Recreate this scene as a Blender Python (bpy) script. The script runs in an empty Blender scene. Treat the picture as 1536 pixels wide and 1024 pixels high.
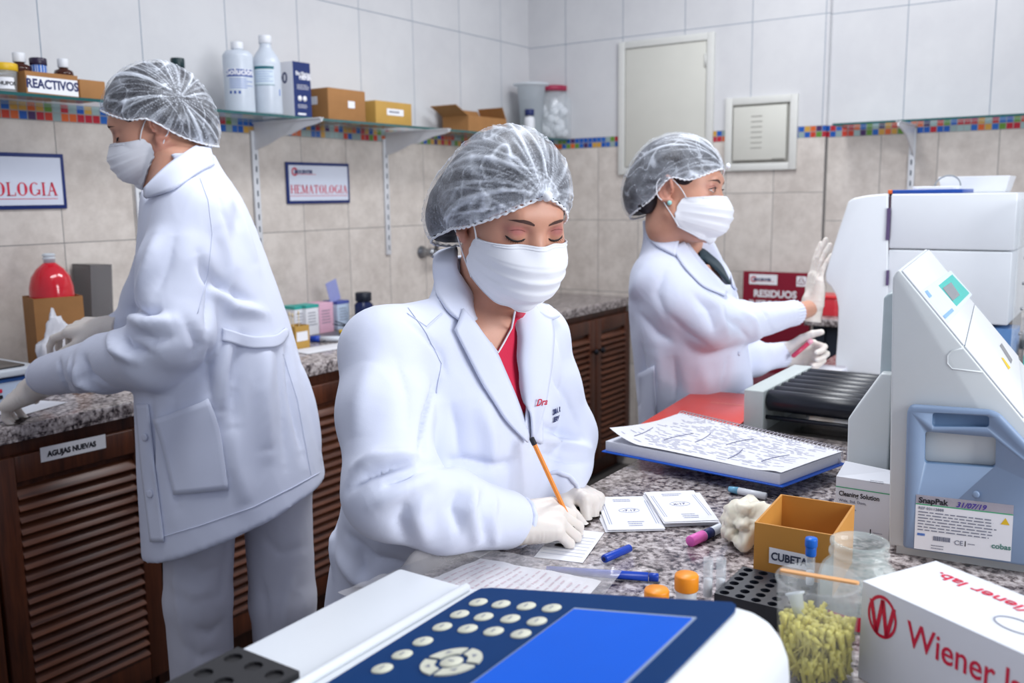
import bpy, bmesh, math, random
import numpy as np
from mathutils import Vector, Matrix, noise
random.seed(7)
SC = bpy.context.scene
COL = SC.collection
PI = math.pi
V = Vector

# ------------------------------------------------------------------ camera frame (metres; x along the left wall, y along the right wall)
FPX = 1388.27
CAM = V((0, 0, 1.42))
_X = V((953.0, 229.0, FPX)).normalized()
_Y = V((-2068.0, 190.0, FPX)); _Y = (_Y - _X * _X.dot(_Y)).normalized()
_Z = -_X.cross(_Y)
if _Z[1] < 0: _Z = -_Z
CR = V((_X[0], _Y[0], _Z[0])); CU = V((_X[1], _Y[1], _Z[1])); CF = V((_X[2], _Y[2], _Z[2]))
def ray(px, py): return CR * ((px - 768) / FPX) + CU * (-(py - 512) / FPX) + CF
def P(px, py, d): return CAM + ray(px, py) * d
def at(px, py, ax, v):
    r = ray(px, py)
    return CAM + r * ((v - CAM[ax]) / r[ax])
def proj(p):
    q = V(p) - CAM
    d = q.dot(CF)
    return 768 + FPX * q.dot(CR) / d, 512 - FPX * q.dot(CU) / d

# ------------------------------------------------------------------ materials
def lin(c):
    o = []
    for x in c[:3]:
        x = x / 255.0
        o.append(x / 12.92 if x <= .04045 else ((x + .055) / 1.055) ** 2.4)
    return (o[0], o[1], o[2], 1.0)
class NT:
    def __init__(s, name):
        s.m = bpy.data.materials.new(name); s.m.use_nodes = True
        s.t = s.m.node_tree; s.b = s.t.nodes['Principled BSDF']; s.out = s.t.nodes['Material Output']
    def n(s, kind, **kw):
        x = s.t.nodes.new(kind)
        for k, v in kw.items(): setattr(x, k, v)
        return x
    def l(s, a, b): s.t.links.new(a, b)
    def math(s, op, a, b=None, clamp=False):
        x = s.n('ShaderNodeMath', operation=op, use_clamp=clamp)
        for i, q in enumerate((a, b)):
            if q is None: continue
            if isinstance(q, (int, float)): x.inputs[i].default_value = q
            else: s.l(q, x.inputs[i])
        return x.outputs[0]
    def mix(s, fac, a, b, mode='MIX'):
        x = s.n('ShaderNodeMix', data_type='RGBA', blend_type=mode)
        for q, i in ((fac, 0), (a, 6), (b, 7)):
            if isinstance(q, (int, float)): x.inputs[i].default_value = q
            elif isinstance(q, tuple): x.inputs[i].default_value = q
            else: s.l(q, x.inputs[i])
        return x.outputs[2]
    def coord(s, kind='Object'): return s.n('ShaderNodeTexCoord').outputs[kind]
    def noise(s, scale, detail=3, rough=.55, vec=None):
        x = s.n('ShaderNodeTexNoise'); x.inputs['Scale'].default_value = scale
        x.inputs['Detail'].default_value = detail; x.inputs['Roughness'].default_value = rough
        s.l(vec if vec is not None else s.coord(), x.inputs['Vector'])
        return x.outputs['Fac']
    def ramp(s, fac, stops, interp='LINEAR'):
        x = s.n('ShaderNodeValToRGB'); r = x.color_ramp; r.interpolation = interp
        while len(r.elements) < len(stops): r.elements.new(.5)
        for e, (p, c) in zip(r.elements, stops): e.position = p; e.color = c
        s.l(fac, x.inputs[0]); return x.outputs[0]
    def bump(s, h, strength=.3, dist=.002):
        x = s.n('ShaderNodeBump'); x.inputs['Strength'].default_value = strength; x.inputs['Distance'].default_value = dist
        s.l(h, x.inputs['Height']); s.l(x.outputs[0], s.b.inputs['Normal'])
MATS = {}
def mat(name, c, rough=.5, metal=0., var=.06, scale=40., bump=0., bscale=None, trans=0., alpha=1., ior=1.45, coat=0., sheen=0., sss=0., emit=0., spec=.5):
    """a plain principled material whose colour drifts a little with a noise, with an optional noise bump"""
    if name in MATS: return MATS[name]
    k = NT(name); b = k.b
    c4 = lin(c)
    b.inputs['Roughness'].default_value = rough; b.inputs['Metallic'].default_value = metal
    b.inputs['IOR'].default_value = ior; b.inputs['Transmission Weight'].default_value = trans
    b.inputs['Alpha'].default_value = alpha; b.inputs['Coat Weight'].default_value = coat
    b.inputs['Specular IOR Level'].default_value = spec
    if sheen: b.inputs['Sheen Weight'].default_value = sheen
    if sss:
        b.inputs['Subsurface Weight'].default_value = sss; b.inputs['Subsurface Radius'].default_value = (.012, .005, .003)
        b.inputs['Subsurface Scale'].default_value = 1.
    nz = k.noise(scale)
    dark = tuple(x * (1 - var) for x in c4[:3]) + (1,)
    lite = tuple(min(1, x * (1 + var)) for x in c4[:3]) + (1,)
    cc = k.mix(nz, dark, lite)
    k.l(cc, b.inputs['Base Color'])
    if emit:
        k.l(cc, b.inputs['Emission Color']); b.inputs['Emission Strength'].default_value = emit
    if bump: k.bump(k.noise(bscale or scale * 4, 4), bump)
    MATS[name] = k.m
    return k.m

def tile_mat(name, ua, u0, w, v0, h, c1, c2, grout, marb=3., gw=.003, rough=.25, blot=.5):
    """glazed wall tiles: ua 0/1 is the world axis along the wall"""
    k = NT(name)
    s = k.n('ShaderNodeSeparateXYZ'); k.l(k.n('ShaderNodeNewGeometry').outputs['Position'], s.inputs[0])
    u = k.math('DIVIDE', k.math('SUBTRACT', s.outputs[ua], u0), w)
    v = k.math('DIVIDE', k.math('SUBTRACT', s.outputs[2], v0), h)
    def edge(x, size):
        fr = k.math('FRACT', x)
        d = k.math('MINIMUM', fr, k.math('SUBTRACT', 1., fr))
        return k.math('LESS_THAN', k.math('MULTIPLY', d, size), gw / 2)
    g = k.math('MAXIMUM', edge(u, w), edge(v, h))
    pos = k.n('ShaderNodeNewGeometry').outputs['Position']
    cell = k.n('ShaderNodeCombineXYZ'); k.l(k.math('FLOOR', u), cell.inputs[0]); k.l(k.math('FLOOR', v), cell.inputs[1])
    wn = k.n('ShaderNodeTexWhiteNoise', noise_dimensions='3D'); k.l(cell.outputs[0], wn.inputs[0])
    off = k.n('ShaderNodeVectorMath', operation='SCALE'); k.l(wn.outputs['Color'], off.inputs[0]); off.inputs['Scale'].default_value = 7.
    add = k.n('ShaderNodeVectorMath', operation='ADD'); k.l(pos, add.inputs[0]); k.l(off.outputs[0], add.inputs[1])
    a = k.noise(marb, 6, .65, add.outputs[0]); b = k.noise(marb * 4, 5, .7, add.outputs[0])
    m = k.math('ADD', k.math('MULTIPLY', a, 1 - blot * .4), k.math('MULTIPLY', b, blot * .4))
    col = k.ramp(m, [(.36, lin(c2)), (.60, lin(c1))])
    k.l(k.mix(g, col, lin(grout)), k.b.inputs['Base Color'])
    k.l(k.math('ADD', rough, k.math('MULTIPLY', g, .5)), k.b.inputs['Roughness'])
    k.bump(k.math('SUBTRACT', 1., g), .4, .001)
    return k.m

def granite_mat(name, base=(182, 172, 170)):
    k = NT(name)
    pos = k.n('ShaderNodeNewGeometry').outputs['Position']
    a = k.noise(92., 4, .6, pos); b = k.noise(44., 3, .6, pos)
    vo = k.n('ShaderNodeTexVoronoi'); vo.inputs['Scale'].default_value = 130.; k.l(pos, vo.inputs['Vector'])
    c = k.ramp(a, [(.33, lin((54, 52, 60))), (.41, lin((120, 110, 110))), (.48, lin(base)), (.62, lin((222, 214, 212)))])
    d = k.ramp(b, [(.34, lin((120, 112, 118))), (.50, (1, 1, 1, 1))])
    e = k.ramp(vo.outputs['Color'], [(.3, lin((175, 168, 170))), (.7, (1, 1, 1, 1))])
    k.l(k.mix(.55, k.mix(.85, c, d, 'MULTIPLY'), e, 'MULTIPLY'), k.b.inputs['Base Color'])
    k.b.inputs['Roughness'].default_value = .16
    return k.m

def wood_mat(name, c1, c2, axis=2, rough=.4):
    k = NT(name)
    mp = k.n('ShaderNodeMapping'); k.l(k.n('ShaderNodeNewGeometry').outputs['Position'], mp.inputs[0])
    sc = [22., 22., 22.]; sc[axis] = 1.6
    mp.inputs['Scale'].default_value = sc
    a = k.noise(2.2, 6, .6, mp.outputs[0]); b = k.noise(9., 3, .5, mp.outputs[0])
    k.l(k.ramp(k.math('ADD', k.math('MULTIPLY', a, .75), k.math('MULTIPLY', b, .25)), [(.35, lin(c2)), (.65, lin(c1))]), k.b.inputs['Base Color'])
    k.b.inputs['Roughness'].default_value = rough
    k.bump(a, .12, .001)
    return k.m

def mosaic_mat(name, ua, size=.0262, z0=1.668):
    k = NT(name)
    s = k.n('ShaderNodeSeparateXYZ'); k.l(k.n('ShaderNodeNewGeometry').outputs['Position'], s.inputs[0])
    u = k.math('DIVIDE', s.outputs[ua], size); v = k.math('DIVIDE', k.math('SUBTRACT', s.outputs[2], z0), size)
    def edge(x):
        fr = k.math('FRACT', x)
        return k.math('LESS_THAN', k.math('MINIMUM', fr, k.math('SUBTRACT', 1., fr)), .055)
    g = k.math('MAXIMUM', edge(u), edge(v))
    cell = k.n('ShaderNodeCombineXYZ'); k.l(k.math('FLOOR', u), cell.inputs[0]); k.l(k.math('FLOOR', v), cell.inputs[1])
    wn = k.n('ShaderNodeTexWhiteNoise', noise_dimensions='3D'); k.l(cell.outputs[0], wn.inputs[0])
    cs = [(28, 84, 168), (190, 60, 40), (196, 150, 66), (70, 44, 92), (96, 138, 52), (150, 172, 172), (176, 36, 52), (40, 96, 176), (206, 96, 44), (140, 160, 160)]
    c = k.ramp(wn.outputs['Value'], [(i / len(cs), lin(q)) for i, q in enumerate(cs)], 'CONSTANT')
    k.l(k.mix(g, c, lin((150, 150, 148))), k.b.inputs['Base Color'])
    k.b.inputs['Roughness'].default_value = .2
    return k.m

def glass_mat(name, tint=(225, 240, 238), rough=.02, ior=1.45):
    if name in MATS: return MATS[name]
    k = NT(name)
    k.b.inputs['Base Color'].default_value = lin(tint); k.b.inputs['Roughness'].default_value = rough
    k.b.inputs['Transmission Weight'].default_value = 1.; k.b.inputs['IOR'].default_value = ior
    MATS[name] = k.m
    return k.m

def film_mat(name, tint, opac=.35, rough=.3, wscale=60.):
    """thin plastic or non-woven film: partly see-through with a glossy surface"""
    if name in MATS: return MATS[name]
    k = NT(name)
    k.b.inputs['Base Color'].default_value = lin(tint); k.b.inputs['Roughness'].default_value = rough
    nz = k.noise(wscale, 4)
    k.l(k.math('ADD', opac - .1, k.math('MULTIPLY', nz, .2), True), k.b.inputs['Alpha'])
    k.bump(nz, .3, .002)
    MATS[name] = k.m
    return k.m

# ------------------------------------------------------------------ mesh builder
def frame(o, xd, yd):
    x = V(xd).normalized(); y = V(yd); y = (y - x * x.dot(y)).normalized(); z = x.cross(y)
    M = Matrix((x, y, z)).transposed().to_4x4(); M.translation = V(o); return M
def rz(a, o=(0, 0, 0)): return Matrix.Translation(V(o)) @ Matrix.Rotation(a, 4, 'Z')
class MB:
    def __init__(s): s.v = []; s.f = []; s.m = []; s.s = []; s.col = None
    def add(s, vs, fs, mi=0, smooth=False, M=None):
        b = len(s.v)
        for p in vs:
            p = V(p); s.v.append(M @ p if M is not None else p)
        for f in fs:
            s.f.append(tuple(b + i for i in f)); s.m.append(mi); s.s.append(smooth)
        return s
    def box(s, c, size, mi=0, M=None, bev=0., seg=2, taper=None):
        bm = bmesh.new(); bmesh.ops.create_cube(bm, size=1.)
        for v in bm.verts:
            t = 1.
            if taper and v.co.z > 0: t = taper
            v.co = V((v.co.x * size[0] * t, v.co.y * size[1] * t, v.co.z * size[2]))
        if bev: bmesh.ops.bevel(bm, geom=bm.edges[:], offset=bev, segments=seg, affect='EDGES', profile=.5)
        bm.verts.index_update()
        s.add([V(c) + v.co for v in bm.verts], [[v.index for v in f.verts] for f in bm.faces], mi, bool(bev), M)
        bm.free(); return s
    def box2(s, a, b, mi=0, M=None, bev=0., seg=2):
        a = V(a); b = V(b)
        return s.box((a + b) / 2, [abs(b[i] - a[i]) for i in range(3)], mi, M, bev, seg)
    def lathe(s, prof, c=(0, 0, 0), n=28, mi=0, M=None, smooth=True, sx=1., sy=1.):
        vs = []; fs = []
        for r, z in prof:
            for i in range(n):
                a = 2 * PI * i / n; vs.append((c[0] + r * math.cos(a) * sx, c[1] + r * math.sin(a) * sy, c[2] + z))
        for j in range(len(prof) - 1):
            for i in range(n):
                k = (i + 1) % n; fs.append((j * n + i, j * n + k, (j + 1) * n + k, (j + 1) * n + i))
        if prof[0][0] > 1e-6: fs.append(tuple(reversed(range(n))))
        if prof[-1][0] > 1e-6: fs.append(tuple(range((len(prof) - 1) * n, len(prof) * n)))
        return s.add(vs, fs, mi, smooth, M)
    def tube(s, path, r, n=10, mi=0, M=None, caps=True, closed=False):
        path = [V(p) for p in path]; L = len(path)
        rr = r if isinstance(r, (list, tuple)) else [r] * L
        vs = []; fs = []; up = None
        for i in range(L):
            if closed: t = (path[(i + 1) % L] - path[i - 1])
            else: t = path[min(i + 1, L - 1)] - path[max(i - 1, 0)]
            t = t.normalized() if t.length > 1e-9 else V((0, 0, 1))
            if up is None: up = V((0, 0, 1)) if abs(t.z) < .9 else V((1, 0, 0))
            u = (up - t * t.dot(up)).normalized(); up = u; w = t.cross(u)
            for k in range(n):
                a = 2 * PI * k / n; vs.append(path[i] + (u * math.cos(a) + w * math.sin(a)) * rr[i])
        for i in range(L if closed else L - 1):
            j = (i + 1) % L
            for k in range(n):
                q = (k + 1) % n; fs.append((i * n + k, i * n + q, j * n + q, j * n + k))
        if caps and not closed: fs.append(tuple(reversed(range(n)))); fs.append(tuple(range((L - 1) * n, L * n)))
        return s.add(vs, fs, mi, True, M)
    def prism(s, poly, z0, z1, mi=0, M=None, smooth=False):
        n = len(poly); vs = [(p[0], p[1], z0) for p in poly] + [(p[0], p[1], z1) for p in poly]
        fs = [tuple(reversed(range(n))), tuple(range(n, 2 * n))]
        fs += [(i, (i + 1) % n, n + (i + 1) % n, n + i) for i in range(n)]
        return s.add(vs, fs, mi, smooth, M)
    def bprism(s, poly, z0, z1, bev, mi=0, M=None, seg=3):
        """prism with rounded edges"""
        bm = bmesh.new()
        lo = [bm.verts.new((p[0], p[1], z0)) for p in poly]; hi = [bm.verts.new((p[0], p[1], z1)) for p in poly]
        n = len(poly); bm.faces.new(list(reversed(lo))); bm.faces.new(hi)
        for i in range(n): bm.faces.new((lo[i], lo[(i + 1) % n], hi[(i + 1) % n], hi[i]))
        bmesh.ops.recalc_face_normals(bm, faces=bm.faces[:])
        bmesh.ops.bevel(bm, geom=bm.edges[:], offset=bev, segments=seg, affect='EDGES', profile=.5, clamp_overlap=True)
        bm.verts.index_update()
        s.add([v.co.copy() for v in bm.verts], [[v.index for v in f.verts] for f in bm.faces], mi, True, M)
        bm.free(); return s
    def quad(s, a, b, c, d, mi=0, M=None): return s.add([a, b, c, d], [(0, 1, 2, 3)], mi, False, M)
    def grid(s, fn, nu, nv, mi=0, M=None, smooth=True, closed_u=False):
        vs = [fn(i / nu, j / nv) for j in range(nv + 1) for i in range(nu + 1)]
        fs = [(j * (nu + 1) + i, j * (nu + 1) + i + 1, (j + 1) * (nu + 1) + i + 1, (j + 1) * (nu + 1) + i) for j in range(nv) for i in range(nu)]
        return s.add(vs, fs, mi, smooth, M)
    def text(s, body, size, M, mi=0, bold=0., align='LEFT', depth=.0002, sx=1., shear=0.):
        cu = bpy.data.curves.new('lettering', 'FONT'); cu.body = body; cu.size = size; cu.offset = bold; cu.align_x = align
        cu.extrude = depth; cu.shear = shear; cu.resolution_u = 3
        o = bpy.data.objects.new('lettering', cu); COL.objects.link(o)
        dg = bpy.context.evaluated_depsgraph_get(); e = o.evaluated_get(dg); me = e.to_mesh()
        S = Matrix.Diagonal((sx, 1, 1, 1))
        s.add([S @ v.co for v in me.vertices], [tuple(p.vertices) for p in me.polygons], mi, False, M)
        e.to_mesh_clear(); bpy.data.objects.remove(o); bpy.data.curves.remove(cu)
        return s
    def lines(s, M, x0, y0, w, h, rows, mi=0, fill=.8, th=.3, seed=1):
        """rows of small print: short bars of ink"""
        r = random.Random(seed); dy = h / rows
        for i in range(rows):
            y = y0 + h - (i + .7) * dy; x = x0; end = x0 + w * (fill + (1 - fill) * r.random())
            while x < end:
                L = min(end - x, w * r.uniform(.04, .13)); t = dy * th
                s.quad((x, y, .0003), (x + L, y, .0003), (x + L, y + t, .0003), (x, y + t, .0003), mi, M); x += L + w * .02
        return s
    def build(s, name, mats, parent=None, world=False):
        me = bpy.data.meshes.new(name); vs = s.v
        if world and parent is not None:
            I = wmat(parent).inverted(); vs = [I @ p for p in vs]
        me.from_pydata([tuple(p) for p in vs], [], s.f)
        for m in (mats if isinstance(mats, (list, tuple)) else [mats]): me.materials.append(m)
        me.polygons.foreach_set('material_index', s.m); me.polygons.foreach_set('use_smooth', s.s)
        if s.col is not None:
            a = me.color_attributes.new('tone', 'FLOAT_COLOR', 'POINT'); a.data.foreach_set('color', np.asarray(s.col, dtype=np.float32).ravel())
        me.validate(); me.update()
        o = bpy.data.objects.new(name, me); COL.objects.link(o)
        if parent is not None: o.parent = parent
        return o
def wmat(o):
    M = Matrix.LocRotScale(o.location, o.rotation_euler, o.scale)
    return wmat(o.parent) @ M if o.parent else M
def tag(o, label=None, cat=None, group=None, kind=None):
    for k, v in (('label', label), ('category', cat), ('group', group), ('kind', kind)):
        if v: o[k] = v
    return o
def thing(name, label, cat, loc=(0, 0, 0), rot=0., group=None):
    o = bpy.data.objects.new(name, None); COL.objects.link(o); o.empty_display_size = .05
    o.location = loc; o.rotation_euler = (0, 0, rot)
    return tag(o, label, cat, group)
def copy_tree(o, parent=None):
    c = o.copy(); COL.objects.link(c); c.parent = parent
    for ch in [q for q in bpy.data.objects if q.parent == o]: copy_tree(ch, c)
    return c
def structure(name, mb, mats):
    return tag(mb.build(name, mats), kind='structure')
def rrect(w, h, r, n=5, x=0., y=0.):
    out = []
    for cx, cy, a0 in ((w / 2 - r, h / 2 - r, 0), (-w / 2 + r, h / 2 - r, PI / 2), (-w / 2 + r, -h / 2 + r, PI), (w / 2 - r, -h / 2 + r, 1.5 * PI)):
        for i in range(n + 1):
            a = a0 + PI / 2 * i / n; out.append((x + cx + r * math.cos(a), y + cy + r * math.sin(a)))
    return out
def bez(p0, p1, p2, p3, n=12):
    out = []
    for i in range(n + 1):
        t = i / n; u = 1 - t
        out.append(V(p0) * u ** 3 + V(p1) * 3 * u * u * t + V(p2) * 3 * u * t * t + V(p3) * t ** 3)
    return out
def sm(a, b, x): 
    t = np.clip((x - a) / (b - a), 0, 1); return t * t * (3 - 2 * t)
INK = mat('black_ink', (30, 30, 38), .6); PAPER = mat('white_paper', (232, 232, 236), .7, var=.02); NAVY = mat('navy_ink', (24, 38, 92), .5)
RED = mat('red_ink', (196, 30, 62), .5); WPLASTIC = mat('white_plastic', (226, 228, 232), .35, var=.02); BLACKP = mat('black_plastic', (22, 22, 26), .4)
CARD = mat('brown_cardboard', (158, 112, 66), .8, var=.14, scale=25., bump=.15); CARD2 = mat('yellow_cardboard', (186, 146, 72), .7, var=.12, scale=20.)
GREYINK = mat('grey_print', (120, 124, 140), .6); BLUEP = mat('blue_plastic', (14, 62, 170), .35); SKYINK = mat('blue_print', (60, 110, 190), .6)
CLEAR = film_mat('clear_plastic', (225, 232, 236), .22, .12, 20.); FROST = film_mat('frosted_plastic', (226, 234, 240), .62, .3, 12.)
GRANITE = granite_mat('speckled_granite'); GLASS = glass_mat('clear_glass')
# ------------------------------------------------------------------ room shell
YW = 2.8; XW = 4.31; XR = 4.345; ZM0 = 1.668; ZM1 = 1.7204; CEIL = 3.0
tw, tg = (207, 207, 208), (112, 128, 146)
T_UL = tile_mat('white_wall_tile', 0, 1.605, .349, 2.208, .4876, tw, (200, 200, 202), tg, 2., rough=.22)
T_UR = tile_mat('white_wall_tile_right', 1, 1.2317, .3345, 2.203, .4876, tw, (200, 200, 202), tg, 2., rough=.22)
be1, be2 = (212, 204, 196), (190, 181, 173)
T_LL = tile_mat('beige_stone_tile', 0, 2.64, .2535, 1.295, .373, be1, be2, (128, 126, 124), 4.5, blot=1.)
T_LR = tile_mat('beige_stone_tile_right', 1, 1.4466, .2321, 1.295, .373, be1, be2, (128, 126, 124), 4.5, blot=1.)
T_LR2 = tile_mat('beige_stone_tile_offset', 1, 1.4466, .2321, 1.424, .373, be1, be2, (128, 126, 124), 4.5, blot=1.)
b = MB(); b.box2((-1.2, YW, ZM1), (XW + .1, YW + .1, CEIL), 0); b.box2((-1.2, YW, -.02), (XW + .1, YW + .1, ZM0), 1)
structure('wall_left', b, [T_UL, T_LL])
b = MB(); b.box2((XW, 1.215, ZM1), (XW + .3, YW + .1, CEIL), 0); b.box2((XW, 1.70, -.02), (XW + .3, YW + .1, ZM0), 1); b.box2((XW, 1.215, -.02), (XW + .3, 1.70, ZM0), 2)
b.box2((XR, -2.0, ZM1), (XW + .3, 1.215, CEIL), 0); b.box2((XR, -2.0, -.02), (XW + .3, 1.215, ZM0), 1)
structure('wall_right', b, [T_UR, T_LR, T_LR2])
MO0 = mosaic_mat('mosaic_border', 0); MO1 = mosaic_mat('mosaic_border_right', 1)
b = MB(); b.box2((-1.2, YW, ZM0), (XW, YW + .1, ZM1)); structure('trim_1', b, MO0)
b = MB(); b.box2((XW, 1.215, ZM0), (XW + .3, YW, ZM1)); b.box2((XR, -2.0, ZM0), (XW + .3, 1.215, ZM1)); structure('trim_2', b, MO1)
b = MB(); b.box2((-1.2, -2.0, -.05), (XW + .3, YW + .1, 0)); structure('floor', b, tile_mat('grey_floor_tile', 0, 0, .4, 0, .4, (120, 110, 104), (92, 84, 80), (70, 66, 64), 5.))

# ------------------------------------------------------------------ louvred cabinets and worktops
WOOD = wood_mat('varnished_brown_wood', (96, 50, 29), (54, 25, 15)); WOODH = wood_mat('varnished_brown_slat', (112, 62, 36), (66, 32, 19), 0)
WOODY = wood_mat('varnished_brown_slat_side', (116, 60, 40), (76, 34, 24), 1)
KNOB = mat('dark_metal_knob', (40, 40, 46), .3, .8)
def louvre_door(parent, x0, x1, z0, z1, knob_x, label_text=None):
    """door in the plane y = 0 of its cabinet, facing -y"""
    b = MB(); st = .055
    b.box2((x0, -.022, z0), (x0 + st, 0, z1), 0, bev=.003); b.box2((x1 - st, -.022, z0), (x1, 0, z1), 0, bev=.003)
    b.box2((x0 + st, -.022, z1 - .065), (x1 - st, 0, z1), 0, bev=.003); b.box2((x0 + st, -.022, z0), (x1 - st, 0, z0 + .07), 0, bev=.003)
    b.box2((x0 + st, -.004, z0 + .07), (x1 - st, 0, z1 - .065), 0)
    z = z0 + .078
    while z < z1 - .075:
        b.box((0, 0, 0), (x1 - x0 - 2 * st, .038, .006), 1, Matrix.Translation(((x0 + x1) / 2, -.012, z + .008)) @ Matrix.Rotation(math.radians(48), 4, 'X'), bev=.002)
        z += .0295
    d = b.build('door', [WOOD, WOODH], parent)
    k = MB(); k.lathe([(.006, 0), (.006, .012), (.014, .016), (.016, .024), (.010, .030), (0, .031)], M=Matrix.Translation((knob_x, -.022, (z0 + z1) / 2 + .20)) @ Matrix.Rotation(PI / 2, 4, 'X'), n=16)
    k.build('knob', KNOB, d)
    return d
def cabinet(x0, w, doors, label, group):
    t = thing('louvred_cabinet', label, 'cabinet', (x0, 2.20, 0), 0, group)
    b = MB(); b.box2((.004, .002, .10), (w - .004, .58, .865)); b.box2((.004, .05, 0), (w - .004, .57, .10)); b.build('body', WOOD, t)
    for (a, c, kx) in doors: louvre_door(t, a, c, .115, .825, kx)
    return t
G = 'louvred cabinets along the left wall'
c = cabinet(.60, .87, [(.005, .43, .40), (.44, .865, .84)], 'brown louvred base cabinet with a white AGUJAS NUEVAS paper label on its door', None)
b = MB(); o = at(60, 672, 1, 2.175); o2 = at(158, 651, 1, 2.175); p3 = at(61, 694, 1, 2.175); w = (o2 - o).length; h = (o - p3).length
M = frame((o[0] - .60, -.0235, o[2] - h), (1, 0, (o2[2] - o[2]) / (o2[0] - o[0])), (0, 0, 1))
b.quad((0, 0, 0), (w, 0, 0), (w, h, 0), (0, h, 0), 0, M); b.text('AGUJAS NUEVAS', .0185, M @ Matrix.Translation((w * .10, h * .30, .0004)), 1, .0009, sx=.92)
tag(b.build('paper_label', [PAPER, INK], c), 'white printed paper label')
cabinet(1.475, .88, [(.005, .435, .40), (.445, .875, .48)], 'brown louvred base cabinet behind the standing woman with her back turned', None)
cabinet(2.36, .88, [(.005, .435, .40), (.445, .875, .48)], 'brown louvred base cabinet behind the writing woman', None)
x = at(893, 560, 1, 2.18)[0] - 3.245
cabinet(3.245, 1.06, [(.12, x - .004, x - .03), (x + .004, 1.055, x + .035)], 'brown louvred double-door base cabinet in the corner, seen between the two masked women', None)
b = MB(); b.box2((.0, 2.17, .868), (XW - .002, YW - .002, .90), bev=.004); b.box2((.0, 2.17, .862), (XW - .002, 2.195, .869), 0)
tag(b.build('granite_worktop', GRANITE), 'speckled grey granite worktop running along the tiled left wall', 'worktop')

# short worktop on the right wall beyond the woman at the analyser
b = MB(); b.box2((3.90, .10, .868), (XR - .002, 1.16, .90), bev=.004)
t = thing('wall_worktop', 'short granite worktop on dark legs at the right wall behind the tall white analyser', 'worktop', (3.9, .6, 0))
b.build('top', GRANITE, t, True)
b = MB(); b.box2((3.93, 1.08, 0), (3.98, 1.13, .868)); b.box2((4.33, 1.08, 0), (4.38, 1.13, .868)); b.box2((3.93, 1.08, .80), (4.38, 1.13, .868)); b.box2((3.95, .10, .05), (3.99, 1.08, .868))
b.build('leg_frame', mat('dark_painted_metal', (34, 40, 52), .5), t, True)

# ------------------------------------------------------------------ hatch and fuse box cover in the right wall
CREAM = mat('cream_painted_metal', (202, 201, 192), .5, var=.05, scale=9., bump=.05); CREAMD = mat('cream_frame_paint', (208, 208, 203), .5, var=.04)
GAP = mat('painted_gap_shade', (146, 144, 138), .8)  # shade inside the panel gaps and slots, put in as a darker colour
t = thing('wall_hatch', 'tall cream painted access hatch set high in the tiled right wall', 'hatch', (XW, 2.0, 1.53))
def framed(t, y0, y1, z0, z1, fw, dep):
    b = MB()
    b.box2((XW - dep, y0, z0), (XW - .001, y0 + fw, z1), bev=.002); b.box2((XW - dep, y1 - fw, z0), (XW - .001, y1, z1), bev=.002)
    b.box2((XW - dep, y0 + fw, z1 - fw), (XW - .001, y1 - fw, z1), bev=.002); b.box2((XW - dep, y0 + fw, z0), (XW - .001, y1 - fw, z0 + fw), bev=.002)
    b.build('frame', CREAMD, t, True)
    b = MB(); b.box2((XW - .006, y0 + fw, z0 + fw), (XW - .001, y1 - fw, z1 - fw)); b.build('gap', GAP, t, True)
framed(t, 1.745, 2.25, 1.525, 2.178, .035, .02)
b = MB(); b.box2((XW - .016, 1.7835, 1.5635), (XW - .004, 2.2115, 2.1395), bev=.002)
p = b.build('panel', CREAM, t, True)
b = MB()
for z in (1.66, 2.05): b.tube([(XW - .019, 1.786, z - .03), (XW - .019, 1.786, z + .03)], .005, 8)
b.build('hinge', CREAMD, p, True)
t = thing('fuse_box_cover', 'small square cream cover plate with a column of slots, right of the tall hatch', 'cover plate', (XW, 1.5, 1.53))
framed(t, 1.340, 1.682, 1.528, 1.866, .034, .018)
b = MB(); b.box2((XW - .022, 1.388, 1.575), (XW - .004, 1.640, 1.822), bev=.003); p = b.build('panel', CREAM, t, True)
b = MB()
for i in range(7): b.box2((XW - .0232, 1.50, 1.63 + i * .024), (XW - .0215, 1.553, 1.634 + i * .024))
b.box2((XW - .0232, 1.392, 1.577), (XW - .0215, 1.45, 1.582)); b.build('slots', GAP, p, True)

# ------------------------------------------------------------------ glass shelves on slotted rails
RAIL = mat('white_enamel_metal', (214, 216, 220), .35, .1); SLOT = mat('slot_shadow', (60, 70, 84), .8)
GEDGE = mat('green_glass_edge', (28, 84, 84), .1, coat=.5)
SHG = film_mat('shelf_glass', (176, 200, 200), .30, .05, 3.)
SZ = 1.708
def glass_shelf(name, lab, a, b_, thick=.009):
    t = thing(name, lab, 'shelf', (a[0], a[1], a[2]))
    m = MB(); m.box2(a, (b_[0], b_[1], a[2] + thick)); m.build('pane', SHG, t, True)
    return t
sh = glass_shelf('glass_shelf', 'long green-edged glass shelf on white brackets along the left wall', (-.6, 2.552, SZ), (XW - .003, YW - .003, 0))
m = MB(); m.box2((-.6, 2.549, SZ), (XW - .003, 2.552, SZ + .009)); m.build('edge', GEDGE, sh, True)
def rail(x, z0, z1, lab):
    t = thing('shelf_rail', lab, 'shelf rail', (x, YW, z0), 0, None)
    b = MB(); b.box2((x - .014, YW - .012, z0), (x + .014, YW - .0005, z1), bev=.002); b.build('channel', RAIL, t, True)
    b = MB(); z = z0 + .02
    while z < z1 - .03: b.box2((x - .003, YW - .0126, z), (x + .003, YW - .0117, z + .022)); z += .045
    b.build('slots', SLOT, t, True)
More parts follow.
